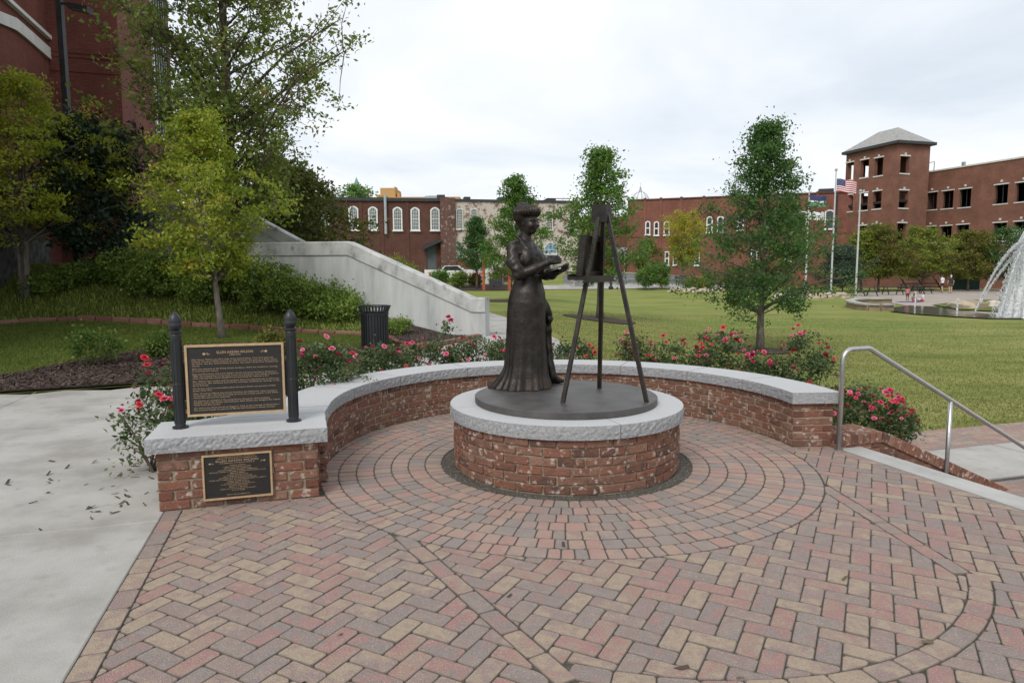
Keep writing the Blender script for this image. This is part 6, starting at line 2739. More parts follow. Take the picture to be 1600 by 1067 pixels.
foam.node_tree.links.new(_ms.outputs[0], _m2.inputs[2])
foam.node_tree.links.new(_m2.outputs[0], foam.node_tree.nodes['Material Output'].inputs[0])
ft = thing('fountain', 'tall white fountain plume with thin arching jets at the right edge', 'fountain', FB)


def drops(name, C, s, stretch, seed, m=foam, parent=None):
    r = np.random.default_rng(seed)
    n = len(C)
    d = np.array([(1, 0, -.4), (-.5, .87, -.4), (-.5, -.87, -.4), (0, 0, 1.0)])
    sc = s * r.uniform(.5, 1.5, n)
    V = d[None] * sc[:, None, None] * np.array([1, 1, stretch])[None, None]
    V = V + r.normal(0, .25, V.shape) * sc[:, None, None] + C[:, None, :]
    k = np.arange(n)[:, None, None] * 4
    F = (k + np.array([(0, 2, 1), (0, 1, 3), (1, 2, 3), (2, 0, 3)])[None]).reshape(-1, 3)
    o = nplink(name, V.reshape(-1, 3), F, m, parent or ft)
    o['kind'] = 'stuff'
    return o


def jet(name, p0, p1, apex, n, s, spread, seed, stretch=2.2, r0=.02, r1=.035):
    """a cord of water that breaks into drops towards its end"""
    r = np.random.default_rng(seed)

    def pos(t_):
        C = np.outer(1 - t_, p0) + np.outer(t_, p1)
        C[:, 2] += 4 * apex * t_ * (1 - t_)
        return C
    tt = np.linspace(0, 1, 60)
    C = pos(tt) + r.normal(0, .012, (60, 3)) * (.2 + tt)[:, None]
    mb = MB()
    mb.tube([tuple(c) for c in C], [(r0 + (r1 - r0) * t) * r.uniform(.5, 1.4) for t in tt], 6)
    o = mb.build(name, foam, ft, smooth=True)
    t_ = r.random(n) ** .7
    C = pos(t_) + r.normal(0, 1, (n, 3)) * (spread * (.3 + t_))[:, None]
    drops('droplets', C, s, stretch, seed, parent=o)


def f2(px, py, dy=0.0):
    return np.array(at(px, py, FB.y + dy))


# two jets that leave the pool at the left and arch to the centre
pA = np.array(gnd(1521, 494)) + (0, 0, .1)
for q, (tip, ap, sp_) in enumerate(((f2(1606, 375), .75, .05), (f2(1612, 377, .5), .45, .045))):
    jet('jet', pA, tip, ap, 1500, .014, sp_, 300 + q)
jet('jet', np.array(f2(1562, 496)), f2(1608, 374), .75, 1300, .014, .06, 305)
jet('jet', np.array(f2(1568, 496)), f2(1604, 402), .5, 900, .014, .05, 306)
r = np.random.default_rng(5)
c0, top = f2(1622, 497), f2(1612, 362)[2]
# the white body of the plume: a ragged bell of falling water
na, nz_ = 150, 90
V = []
for i in range(nz_ + 1):
    fz = i / nz_
    rad0 = 1.42 * (1 - fz * .58) if fz < .93 else 1.42 * .46 * max(0.02, (1 - (fz - .93) / .07) ** .5)
    for k in range(na):
        a = 2 * pi * k / na
        st_ = .10 * math.sin(9 * a + 1.5 * math.sin(3 * a)) + .06 * math.sin(23 * a + 4 * fz) + .035 * math.sin(47 * a - 6 * fz)
        rr = rad0 * (1 + st_ * (1.1 - fz * .5)) + r.normal(0, .018)
        V.append((c0[0] + rr * math.cos(a), c0[1] + rr * math.sin(a), c0[2] + (top - c0[2]) * fz + r.normal(0, .02)))
F = [(i * na + k, i * na + (k + 1) % na, (i + 1) * na + (k + 1) % na, (i + 1) * na + k) for i in range(nz_) for k in range(na)]
pl = nplink('plume', V, F, foam, ft, smooth=True)
n = 5000
zz = r.random(n) ** .8
a = r.uniform(0, 2 * pi, n)
wd = 1.42 * (1 - zz * .55) * r.uniform(1.0, 1.32, n)
C = np.c_[c0[0] + wd * np.cos(a), c0[1] + wd * np.sin(a), c0[2] + (top - c0[2]) * zz]
drops('droplets', C, .02, 3.4, 6, parent=pl)
n = 1500
C = np.c_[r.normal(c0[0] - .2, .7, n), r.normal(c0[1], .7, n), c0[2] + (top - c0[2]) * (.6 + .45 * r.random(n))]
drops('spray', C, .011, 1.3, 7)
for px, py, h in ((1429, 480, .9), (1494.5, 491, .8)):
    g = np.array(gnd(px, py))
    r = np.random.default_rng(int(px))
    n = 260
    C = np.c_[r.normal(g[0], .05, n), r.normal(g[1], .05, n), g[2] + h * r.random(n)]
    jet('jet', g, g + np.array((0, 0, h)), 0, 120, .014, .03, int(px), r0=.04, r1=.02)


# picnic tables and chairs
def picnic(px, py, lab, rz):
    g = gnd(px, py)
    t = thing('picnic_table', lab, 'picnic table', g, rz, 'picnic tables beside the pool')
    mb = MB()
    mb.b2((-.9, -.38, .70), (.9, .38, .75))
    mb.build('tabletop', M_ironb, t, local=True)
    for y in (-.72, .72):
        mb = MB()
        mb.b2((-.9, y - .14, .42), (.9, y + .14, .46))
        mb.build('bench_seat', M_ironb, t, local=True)
    for x in (-.6, .6):
        mb = MB()
        mb.bar((x, -.7, .0), (x, -.25, .70), .06, .06)
        mb.bar((x, .7, .0), (x, .25, .70), .06, .06)
        mb.b2((x - .03, -.8, .36), (x + .03, .8, .42))
        mb.build('leg', M_ironb, t, local=True)


picnic(1352, 463, 'dark metal picnic table below the dark rounded tree', .2)
picnic(1394, 461, 'dark metal picnic table below the yellow-green tree', -.1)
picnic(1438, 459, 'dark metal picnic table nearest the standing pair', .15)
picnic(1420, 456, 'dark metal picnic table farthest back, below the brick wing', .0)
# low stage and green screen
a, b = at(1418, 452, 72), at(1478, 436, 72)
t = thing('platform_steps', 'grey bleacher steps behind the seated children', 'bleacher', (a.x, 72, -.6))
for k in range(4):
    mb = MB()
    mb.b2((a.x, 72 + k * .6, -.3 + k * .4), (b.x, 72.45 + k * .6, -.22 + k * .4))
    mb.build('plank', M_wood if k > 1 else M_ironb, t)
for x in (a.x + .2, (a.x + b.x) / 2, b.x - .2):
    mb = MB()
    mb.bar((x, 72.2, -.65), (x, 72.2 + 1.9, 1.0), .1, .1)
    mb.build('leg', M_ironb, t)
a, b = at(1486, 457, 71), at(1532, 425, 71)
t = thing('fence_screen', 'dark green fabric screen fence behind the standing pair', 'fence', (a.x, 71, -.6))
mb = MB()
n = 12
V, F = [], []
for k in range(n + 1):
    x = a.x + (b.x - a.x) * k / n
    yy = 71 + .06 * math.sin(k * 1.7)
    V += [(x, yy, -.5), (x, yy, b.z), (x, yy + .03, -.5), (x, yy + .03, b.z)]
for k in range(n):
    i = k * 4
    F += [(i, i + 4, i + 5, i + 1), (i + 2, i + 3, i + 7, i + 6), (i + 1, i + 5, i + 7, i + 3)]
mb.add(V, F)
mb.build('screen', pm('green_mesh', [(.018, .055, .04), (.03, .075, .055)], scale=2, rough=.8), t)
for k in range(4):
    mb = MB()
    x = a.x + (b.x - a.x) * k / 3
    mb.bar((x, 71.1, -.65), (x, 71.1, b.z + .05), .06, .06)
    mb.build('post', M_galv, t)

# ------------------------------------------------------------------ flagpoles
def flagpole(px, ytop, y, lab, name='flagpole'):
    p = at(px, 424, y)
    zt = at(px, ytop, y).z
    t = thing('flagpole', lab, 'flagpole', (p.x, y, -.6), 0, 'flagpoles before the tower')
    mb = MB()
    mb.tube([(p.x, y, -.6), (p.x, y, zt)], [.075, .045], 10)
    mb.build('pole', M_steel if False else pm('white_pole', [(.42, .43, .44), (.5, .51, .52)], rough=.4), t)
    mb = MB()
    mb.lathe([(.02, 0), (.11, .06), (.11, .16), (0, .24)], (p.x, y, zt), 10, cap=False)
    mb.build('finial', M_galv, t)
    return p.x, zt


def flag(x, y, z, w, h, lab, colour_of, droop, nx=26, ny=13, seed=0, mats=()):
    V, F, MI = [], [], []
    for i in range(nx + 1):
        f = i / nx
        for j in range(ny + 1):
            g = j / ny
            V.append((f * w * (1 - .12 * droop), .10 * math.sin(f * 7 + g * 1.2) * f, -g * h - droop * h * .55 * f ** 1.4 + .03 * math.sin(f * 9)))
    for i in range(nx):
        for j in range(ny):
            k = i * (ny + 1) + j
            F.append((k, k + 1, k + ny + 2, k + ny + 1))
            MI.append(colour_of(i / nx, j))
    me = bpy.data.meshes.new('flag')
    me.from_pydata(V, [], F)
    for m in mats:
        me.materials.append(m)
    me.polygons.foreach_set('material_index', MI)
    me.polygons.foreach_set('use_smooth', [True] * len(F))
    me.update()
    o = link('flag', me, None, None, (x, y, z))
    md = o.modifiers.new('thickness', 'SOLIDIFY')
    md.thickness = .008
    return tag(o, lab, 'flag'), V


mr, mw, mbl = pm('flag_red', [(.42, .03, .05), (.48, .04, .06)], rough=.8), pm('flag_white', [(.65, .65, .66), (.7, .7, .7)], rough=.8), pm('flag_blue', [(.03, .035, .12), (.04, .05, .15)], rough=.8)
x, zt = flagpole(1299, 268, 52, 'tallest white flagpole, carrying the striped flag before the tower')
w, h = 1.65, .95
o, V = flag(x + .08, 52, zt - .55, w, h, 'red and white striped flag with blue starred corner on the tallest pole', lambda f, j: 2 if (f < .4 and j < 7) else (0 if j % 2 == 0 else 1), .45, mats=(mr, mw, mbl))
st = MB()
for rr in range(9):
    for cc in range(6 if rr % 2 == 0 else 5):
        f = (.4 / 12) * (1 + 2 * cc + (rr % 2)) * .98
        g = (rr + 1) / 10 * 7 / 13
        cx_ = f * w * (1 - .12 * .45)
        cz_ = -g * h - .45 * h * .55 * f ** 1.4 + .03 * math.sin(f * 9)
        cy_ = .10 * math.sin(f * 7 + g * 1.2) * f - .012
        st.add([(cx_ + .017 * (1 if k % 2 == 0 else .42) * math.sin(k * pi / 5), cy_, cz_ + .017 * (1 if k % 2 == 0 else .42) * math.cos(k * pi / 5)) for k in range(10)], [tuple(range(10))])
so = st.build('stars', mw, o, local=True)
x, zt = flagpole(1259, 297, 50, 'white flagpole with two flags at the left, half behind the dark young oak')
flag(x + .08, 50, zt - .4, 1.25, .8, 'blue and green flag behind the top branches of the dark young oak', lambda f, j: 2 if j < 6 else (3 if j > 7 else 1), .15, mats=(mr, mw, mbl, pm('flag_green', [(.10, .25, .16), (.13, .30, .2)], rough=.8)))
flag(x + .08, 50, zt - 1.55, 1.15, .6, 'white flag drooping below the blue one', lambda f, j: 2 if (.35 < f < .75 and j in (5, 6, 8) and int(f * 26) % 3) else 1, .25, mats=(mr, mw, pm('flag_ink', [(.12, .12, .16), (.16, .16, .2)], rough=.8)))
flagpole(1338, 301, 50, 'bare white flagpole standing right of the striped flag')
# ------------------------------------------------------------------ figures: distance fields meshed by surface nets
class Field:
    def __init__(s, lo, hi, h):
        s.lo, s.h = np.array(lo, float), h
        n = np.ceil((np.array(hi) - s.lo) / h).astype(int) + 1
        s.n = n
        s.ax = [s.lo[i] + h * np.arange(n[i]) for i in range(3)]
        s.D = np.full(n, .5, np.float32)

    def sub(s, lo, hi, pad):
        i0 = [max(0, int((lo[k] - pad - s.lo[k]) / s.h)) for k in range(3)]
        i1 = [min(s.n[k], int((hi[k] + pad - s.lo[k]) / s.h) + 2) for k in range(3)]
        sl = tuple(slice(a, b) for a, b in zip(i0, i1))
        X, Y, Z = np.meshgrid(s.ax[0][sl[0]], s.ax[1][sl[1]], s.ax[2][sl[2]], indexing='ij')
        return sl, X.astype(np.float32), Y.astype(np.float32), Z.astype(np.float32)

    def put(s, sl, d, k=.02, cut=False):
        a = s.D[sl]
        if cut:
            d = -d
            h = np.clip(.5 - .5 * (d - a) / k, 0, 1)
            s.D[sl] = a + (d - a) * (1 - h) * 1.0 + k * h * (1 - h) if False else np.maximum(a, d)
            return
        h = np.clip(.5 + .5 * (a - d) / k, 0, 1)
        s.D[sl] = a * (1 - h) + d * h - k * h * (1 - h)

    def cone(s, p, q, r0, r1, k=.02, fold=None):
        p, q = np.array(p, float), np.array(q, float)
        rm = max(r0, r1)
        sl, X, Y, Z = s.sub(np.minimum(p, q), np.maximum(p, q), rm + 2 * k + .02)
        v = q - p
        L2 = max(1e-9, (v * v).sum())
        t = np.clip(((X - p[0]) * v[0] + (Y - p[1]) * v[1] + (Z - p[2]) * v[2]) / L2, 0, 1)
        d = np.sqrt((X - p[0] - t * v[0]) ** 2 + (Y - p[1] - t * v[1]) ** 2 + (Z - p[2] - t * v[2]) ** 2) - (r0 + (r1 - r0) * t)
        if fold is not None:
            d = d + fold(X, Y, Z, t)
        s.put(sl, d, k)

    def path(s, pts, rad, k=.02, fold=None):
        for i in range(len(pts) - 1):
            s.cone(pts[i], pts[i + 1], rad[i], rad[i + 1], k, fold)

    def ell(s, c, r, k=.02, M=None, fold=None, cut=False):
        c, r = np.array(c, float), np.array(r, float)
        rm = r.max()
        sl, X, Y, Z = s.sub(c - rm, c + rm, 2 * k + .02)
        P = np.stack([X - c[0], Y - c[1], Z - c[2]], -1)
        if M is not None:
            P = P @ np.array(M).T.astype(np.float32)
        q = P / r
        l = np.sqrt((q * q).sum(-1)) + 1e-6
        g = np.sqrt(((q / r) ** 2).sum(-1)) + 1e-6
        d = l * (l - 1) / g
        if fold is not None:
            d = d + fold(P[..., 0], P[..., 1], P[..., 2])
        s.put(sl, d.astype(np.float32), k, cut)

    def mesh(s):
        D = s.D
        ins = D < 0
        c = np.zeros(np.array(D.shape) - 1, np.int8)
        off = [(i, j, k) for i in (0, 1) for j in (0, 1) for k in (0, 1)]
        sh = c.shape
        for o in off:
            c += ins[o[0]:o[0] + sh[0], o[1]:o[1] + sh[1], o[2]:o[2] + sh[2]]
        act = np.argwhere((c > 0) & (c < 8))
        idx = np.full(sh, -1, np.int64)
        idx[act[:, 0], act[:, 1], act[:, 2]] = np.arange(len(act))
        acc = np.zeros((len(act), 3))
        cnt = np.zeros(len(act))
        for a in off:
            for ax in range(3):
                if a[ax]:
                    continue
                b = list(a)
                b[ax] = 1
                da = D[act[:, 0] + a[0], act[:, 1] + a[1], act[:, 2] + a[2]]
                db = D[act[:, 0] + b[0], act[:, 1] + b[1], act[:, 2] + b[2]]
                m = (da < 0) != (db < 0)
                t = np.where(m, da / np.where(m, da - db, 1), 0)
                p = np.tile(np.array(a, float), (len(act), 1))
                p[:, ax] += t
                acc += p * m[:, None]
                cnt += m
        V = (act + acc / cnt[:, None]) * s.h + s.lo
        Q = []
        for ax in range(3):
            b, c2 = (ax + 1) % 3, (ax + 2) % 3
            sl0 = [slice(None)] * 3
            sl1 = [slice(None)] * 3
            sl0[ax], sl1[ax] = slice(0, -1), slice(1, None)
            e = np.argwhere(ins[tuple(sl0)] != ins[tuple(sl1)])
            ok = (e[:, b] > 0) & (e[:, c2] > 0) & (e[:, b] < D.shape[b] - 1) & (e[:, c2] < D.shape[c2] - 1)
            e = e[ok]
            flip = ins[tuple(e.T)]
            q = []
            for db, dc in ((-1, -1), (0, -1), (0, 0), (-1, 0)):
                o = e.copy()
                o[:, b] += db
                o[:, c2] += dc
                q.append(idx[tuple(o.T)])
            q = np.stack(q, 1)
            q[~flip] = q[~flip][:, ::-1]
            Q.append(q)
        return V, np.concatenate(Q)


# ---- the bronze plate
ZP = .562
mb = MB()
mb.lathe([(.757, ZT + .001), (.762, ZT + .006), (.762, ZP - .004), (.756, ZP)], P3(0, 0, 0), 96)
tag(mb.build('bronze_plate', M_plate), 'round dark bronze plate on the granite rim, under the woman and the easel', 'base plate')

# ---- the bronze woman.  local axes: x to the right of the picture, y away from it, z up
SX, SY = .112, 5.965
yaw = R(52)
f = np.array([math.sin(yaw), -math.cos(yaw), 0])        # where she faces
l = np.array([math.cos(yaw), math.sin(yaw), 0])         # her left
up = np.array([0, 0, 1.0])


def at_(F_, L_, Z_, o=(0, 0, 0)):
    return np.array(o) + f * F_ + l * L_ + up * Z_


G = Field((-.36, -.36, -.005), (.44, .36, 1.68), .0046)
# skirt
sl, X, Y, Z = G.sub((-.36, -.36, 0), (.44, .36, 1.0), 0)
zk = [0, .04, .10, .2, .35, .5, .65, .76, .85, .92, .985]
rk = [.236, .224, .206, .190, .178, .173, .172, .170, .155, .132, .113]
ck = [.005, .005, .006, .008, .008, .009, .012, .018, .024, .028, .03]
cyk = [0] * 11
Rz = np.interp(Z, zk, rk)
cxx = np.interp(Z, zk, ck)
dx, dy = X - cxx, Y - 0
F_ = dx * f[0] + dy * f[1]
L_ = dx * l[0] + dy * l[1]
th = np.arctan2(L_, F_)
low = np.clip(1 - Z / .62, 0, 1)
fold = (.014 * low ** 1.6) * np.sin(8 * th + 1.2 * np.sin(2 * th) + Z * 1.6) + (.006 * low ** 1.5) * np.sin(21 * th + 2 * np.sin(3 * th) - Z * 3)
train = .12 * np.clip(1 - Z / .20, 0, 1) ** 1.7 * np.clip(-np.cos(th - .25), 0, 1) ** 1.5
rho = np.sqrt(F_ ** 2 * 1.03 + L_ ** 2 * .97)
d = (rho - (Rz + fold + train)) * .8
d = np.maximum(d, Z - .99)
d = np.maximum(d, -Z)
G.put(sl, d.astype(np.float32), .012)
# a gathered drape hanging at her left, and the tip of the leading shoe
G.path([(.150, .10, .80), (.200, .13, .66), (.212, .14, .50), (.214, .15, .33), (.224, .16, .17), (.240, .165, .07)], [.045, .040, .036, .040, .048, .055], .03,
       fold=lambda X, Y, Z, t: .009 * np.sin(Z * 17 + X * 30 + 2 * np.sin(Z * 9)) + .006 * np.sin(X * 95 + Y * 60 + Z * 12))
G.path([(.20, .12, .74), (.225, .11, .60), (.215, .12, .45)], [.016, .022, .012], .02, fold=lambda X, Y, Z, t: .006 * np.sin(Z * 60))
G.path([(.235, .19, .035), (.30, .205, .032), (.352, .215, .022)], [.042, .032, .018], .02)
# belt and blouse
wob = lambda a, b: (lambda X, Y, Z: a * np.sin(b * X + 40 * Z) * np.sin(b * .7 * Y + 1))
G.ell(at_(.0, 0, .985, (.032, 0, 0)), (.108, .118, .035), .012, fold=None)
Mfl = np.stack([f, l, up])
G.ell(at_(.004, 0, 1.045, (.026, 0, 0)), (.120, .132, .075), .02, M=Mfl, fold=lambda a, b, c: .0045 * np.sin(55 * b + 18 * c) * np.cos(20 * a))
G.ell(at_(.002, 0, 1.15, (.014, 0, 0)), (.106, .144, .13), .03, M=Mfl, fold=lambda a, b, c: .003 * np.sin(70 * b + 60 * c * np.sign(b)))
for sgn in (1, -1):
    G.ell(at_(.072, sgn * .062, 1.135, (.016, 0, 0)), (.040, .060, .080), .05, M=Mfl, fold=lambda a, b, c: .0028 * np.sin(60 * b - 60 * c))
G.cone(at_(-.012, -.112, 1.238), at_(-.012, .112, 1.230), .055, .055, .04)
G.cone(at_(-.005, 0, 1.24), at_(.006, 0, 1.30), .085, .052, .03)
# neck and collar
G.cone((.0, 0, 1.26), at_(.022, 0, 1.40), .050, .046, .015)
cv = [at_(-.060, 0, 1.350), at_(-.035, .058, 1.330), at_(.028, .066, 1.285), at_(.085, .040, 1.235), at_(.118, .010, 1.185)]
cw = [at_(-.060, 0, 1.350), at_(-.035, -.058, 1.330), at_(.028, -.066, 1.285), at_(.085, -.040, 1.235), at_(.118, -.010, 1.185)]
for c in (cv, cw):
    G.path(c, [.017, .017, .016, .015, .009], .008)
    G.path([c[2] + l * (.018 if c is cv else -.018) - up * .006, c[3] + l * (.028 if c is cv else -.028) - up * .008], [.011, .008], .01)
for q in range(4):
    G.ell(at_(.122 + .004 * (q > 0), .0, 1.168 - q * .035, (.012, 0, 0)), (.006, .006, .006), .003)
# yoke seams
for sgn in (1, -1):
    G.path([at_(.085, sgn * .03, 1.215), at_(.075, sgn * .10, 1.19), at_(.03, sgn * .152, 1.175)], [.006, .006, .005], .008)
# arms
slv = lambda X, Y, Z, t: .0028 * np.sin(46 * Z + 60 * X + 2 * np.sin(30 * Y)) * np.sin(20 * Y + 14 * Z + 1) + .0016 * np.sin(85 * Z - 60 * X + 30 * Y)
rs, re = at_(-.012, -.150, 1.222), np.array([-.062, -.175, .998])
rw, rh = np.array([.185, -.165, 1.098]), np.array([.232, -.150, 1.118])
G.path([rs, rs * .5 + re * .5 + np.array([-.022, -.006, 0]), re + np.array([-.004, 0, .05])], [.056, .054, .051], .03, fold=slv)
G.path([re + np.array([-.008, 0, .052]), re + np.array([.008, -.002, .012])], [.054, .052], .008, fold=lambda X, Y, Z, t: .0022 * np.sin(110 * Z + 40 * X))
G.path([re, re * .45 + rw * .55 + np.array([0, -.006, -.006]), rw], [.045, .040, .027], .02)
ls, le = at_(-.012, .150, 1.215), np.array([.198, .045, 1.000])
lw, lh = np.array([.278, -.085, 1.022]), np.array([.300, -.120, 1.030])
G.path([ls, ls * .5 + le * .5 + np.array([.015, .01, 0]), le], [.060, .058, .050], .03, fold=slv)
G.path([le, le * .5 + lw * .5 + np.array([0, 0, -.012]), lw], [.046, .040, .028], .02)


def hand(w, d, pn, th_dir, curl, s=1.0, spread=.016):
    """palm from the wrist w along d, palm normal pn; four fingers bend towards pn, thumb from the side"""
    d = d / np.linalg.norm(d)
    pn = pn - d * (pn @ d)
    pn = pn / np.linalg.norm(pn)
    sd = np.cross(d, pn)
    if sd @ th_dir < 0:
        sd = -sd
    c = w + d * .045 * s
    for o in (-.026, -.009, .009, .026):
        G.cone(w + d * .01, w + d * .078 * s + sd * o * s, .018, .0125, .014)
    for i, (o, L) in enumerate(((.030, .066), (.010, .076), (-.010, .070), (-.028, .055))):
        b = w + d * .078 * s + sd * o * s
        dd = d * math.cos(curl * .5) + pn * math.sin(curl * .5) + sd * (o * 1.5)
        m = b + dd * L * .42 * s
        d2 = d * math.cos(curl * 1.2) + pn * math.sin(curl * 1.2)
        m2 = m + d2 * L * .33 * s
        d3 = d * math.cos(curl * 1.8) + pn * math.sin(curl * 1.8)
        G.path([b, m, m2, m2 + d3 * L * .28 * s], [.0115, .0105, .0095, .0080], .004)
    tb = w + d * .022 * s + sd * .020
    t1 = tb + (d * .55 + sd * .75 + pn * .3) * .036
    t2 = t1 + (d * .85 + sd * .2 + pn * .45) * .030
    G.path([tb, t1, t2, t2 + (d * .8 + pn * .5) * .018], [.016, .0135, .011, .0085], .006)


hand(rw, np.array([.95, .18, .32]), np.array([.15, .9, -.35]), np.array([-.1, 0, 1.0]), .42, .95)
hand(lw, np.array([.55, -.72, .15]), np.array([-.25, .1, .95]), np.array([.8, .5, .2]), .75, .95)
# head
hc = at_(.036, 0, 1.452)
G.ell(hc + up * .02 - f * .012, (.092, .074, .092), .02, M=Mfl)
G.ell(hc - up * .022 + f * .022, (.066, .060, .082), .02, M=Mfl)
G.ell(hc - up * .078 + f * .058, (.020, .024, .018), .022, M=Mfl)
for sgn in (1, -1):
    G.ell(hc + f * .060 + l * .034 * sgn - up * .030, (.024, .024, .024), .02, M=Mfl)
    G.ell(hc + f * .094 + l * .030 * sgn + up * .004, (.021, .020, .015), .004, M=Mfl, cut=True)
    G.ell(hc + f * .074 + l * .030 * sgn + up * .003, (.012, .014, .010), .004, M=Mfl)
    G.path([hc + f * .086 + l * .012 * sgn + up * .016, hc + f * .083 + l * .034 * sgn + up * .022, hc + f * .068 + l * .052 * sgn + up * .014], [.007, .007, .005], .008)
    G.ell(hc + f * -.002 + l * .070 * sgn - up * .012, (.013, .007, .022), .006, M=Mfl)
G.path([hc + f * .084 + up * .012, hc + f * .100 - up * .018, hc + f * .112 - up * .030], [.008, .0105, .0125], .007)
for sgn in (1, -1):
    G.ell(hc + f * .094 + l * .011 * sgn - up * .033, (.008, .007, .006), .006, M=Mfl)
    G.path([hc + f * .090 - up * .052, hc + f * .078 + l * .022 * sgn - up * .052], [.0065, .004], .004)
    G.path([hc + f * .088 - up * .061, hc + f * .078 + l * .018 * sgn - up * .058], [.0065, .004], .004)
# hair: full pompadour rolled back to a knot
hh = hc + up * .090 - f * .014


def strands(a, b, c):
    an = np.arctan2(b, a + .02)
    return .0050 * np.sin(30 * an + 40 * c) + .0020 * np.sin(67 * an)


G.ell(hh, (.122, .118, .062), .012, M=Mfl, fold=strands)
G.ell(hc + up * .045 - f * .040, (.082, .098, .078), .018, M=Mfl, fold=strands)
G.ell(hc - up * .012 - f * .058, (.044, .062, .058), .02, M=Mfl, fold=lambda a, b, c: .003 * np.sin(90 * b + 30 * c))
G.ell(hh + up * .052 - f * .040, (.058, .056, .036), .012, M=Mfl, fold=lambda a, b, c: .0035 * np.sin(16 * np.arctan2(b, a) + 90 * np.hypot(a, b)))
# hand-modelled clay surface left in the bronze
sl, X, Y, Z = G.sub((-.36, -.36, 0), (.44, .36, 1.68), 0)
nz = .00035 * (np.sin(61 * X + 3 * np.sin(37 * Z)) * np.sin(53 * Y + 2 * np.sin(41 * X)) + np.sin(47 * Z + 3 * np.sin(29 * Y)) * .8)
G.D[sl] += nz.astype(np.float32)
G.D[:, :, 0] = .5
V, F = G.mesh()
stt = thing('bronze_statue', 'life-size dark bronze woman in a long skirt, painting at the easel', 'statue', (SX, SY, ZP))
nplink('figure', V, F, M_bronze, stt, smooth=True, local=True)
# palette and brush cast with her
mb = MB()
pc_ = np.array([.285, -.135, 1.062])
pu, pv_ = np.array([.80, -.55, .22]), np.array([.45, .75, .18])
pu = pu / np.linalg.norm(pu)
pv_ = pv_ - pu * (pv_ @ pu)
pv_ /= np.linalg.norm(pv_)
pw_ = np.cross(pu, pv_)
ring = [pc_ + pu * .082 * math.cos(a) + pv_ * (.060 - .010 * math.cos(2 * a)) * math.sin(a) for a in np.linspace(0, 2 * pi, 25)[:-1]]
mb.slab([tuple(p) for p in ring], .007, tuple(pw_))
mb.build('palette', M_bronze, stt, local=True)
mb = MB()
b0, b1 = np.array([.235, -.115, 1.088]), np.array([.487, -.235, 1.165])
mb.tube([b0, b0 * .3 + b1 * .7, b1 * .93 + b0 * .07, b1], [.0035, .0042, .0055, .002], 8)
mb.build('paintbrush', pm('worn_bronze', [(.16, .145, .12), (.22, .20, .17)], rough=.4, metal=.4), stt, local=True)

# ---- the easel
fl, fb, fr_ = Vector((.397, 5.242, ZP)), Vector((.767, 5.877, ZP)), Vector((1.061, 5.254, ZP))
ap = Vector((.722, 5.50, 2.055))
ea = thing('bronze_easel', 'three-legged dark bronze easel standing on the plate beside the woman', 'easel', (ap.x, ap.y, ZP))
hd = (fb - fl).normalized()
nrm_c = Vector((-hd.y, hd.x, 0))                      # towards the woman
for p, off, w in ((fl, -hd * .035, .039), (fb, hd * .035, .039), (fr_, -nrm_c * .045, .039)):
    mb = MB()
    top_ = ap + off + Vector((0, 0, -.0))
    mb.bar(top_, p + Vector((0, 0, -.002)), w * .80, w * .72, up=(hd.x, hd.y, 0))
    mb.build('leg', M_bronze, ea)
mb = MB()
mb.box((ap.x, ap.y, ap.z - .005), (.115, .125, .14), math.atan2(hd.y, hd.x))
mb.build('head_block', M_bronze, ea)
# ledge: slung between the two front legs
zl = 1.535
tl = (zl - ZP) / (ap.z - ZP)
mid = (fl.lerp(ap - hd * .035, tl) + fb.lerp(ap + hd * .035, tl)) / 2
mb = MB()
lc = mid + nrm_c * .035
mb.bar(lc - hd * .30, lc + hd * .30, .13, .024)
mb.build('ledge', M_bronze, ea)
mb = MB()
q = lc + nrm_c * .060 + Vector((0, 0, .012))
mb.bar(q - hd * .30, q + hd * .30, .014, .045)
q = lc - nrm_c * .075 + Vector((0, 0, -.006))
mb.bar(q - hd * .30, q + hd * .30, .018, .052)
mb.build('ledge_lip', M_bronze, ea)
# canvas leaning on the legs, its stretcher bars towards us
sl_ = (ap - (fl + fb) / 2)
ax_ = Vector((sl_.x, sl_.y, sl_.z)).normalized()
c0 = mid + nrm_c * .042 + Vector((0, 0, .016))
hw, hh_ = .205, .325
ca = thing('bronze_canvas', 'dark bronze canvas on a stretcher frame, resting on the ledge of the easel', 'canvas', c0)
mb = MB()
n3 = hd.cross(ax_).normalized()
if n3.dot(nrm_c) < 0:
    n3 = -n3
mb.slab([c0 - hd * hw + n3 * .022, c0 + hd * hw + n3 * .022, c0 + hd * hw + ax_ * hh_ + n3 * .022, c0 - hd * hw + ax_ * hh_ + n3 * .022], .010, n3)
mb.build('sheet', M_bronze, ca)
for a_, b_ in ((c0 - hd * (hw - .022), c0 - hd * (hw - .022) + ax_ * hh_), (c0 + hd * (hw - .022), c0 + hd * (hw - .022) + ax_ * hh_),
               (c0 - hd * (hw - .046) + ax_ * .022, c0 + hd * (hw - .046) + ax_ * .022), (c0 - hd * (hw - .046) + ax_ * (hh_ - .022), c0 + hd * (hw - .046) + ax_ * (hh_ - .022))):
    mb = MB()
    mb.bar(a_, b_, .044, .042, up=tuple(n3.cross(b_ - a_).normalized()))
    mb.build('stretcher_bar', M_bronze, ca)


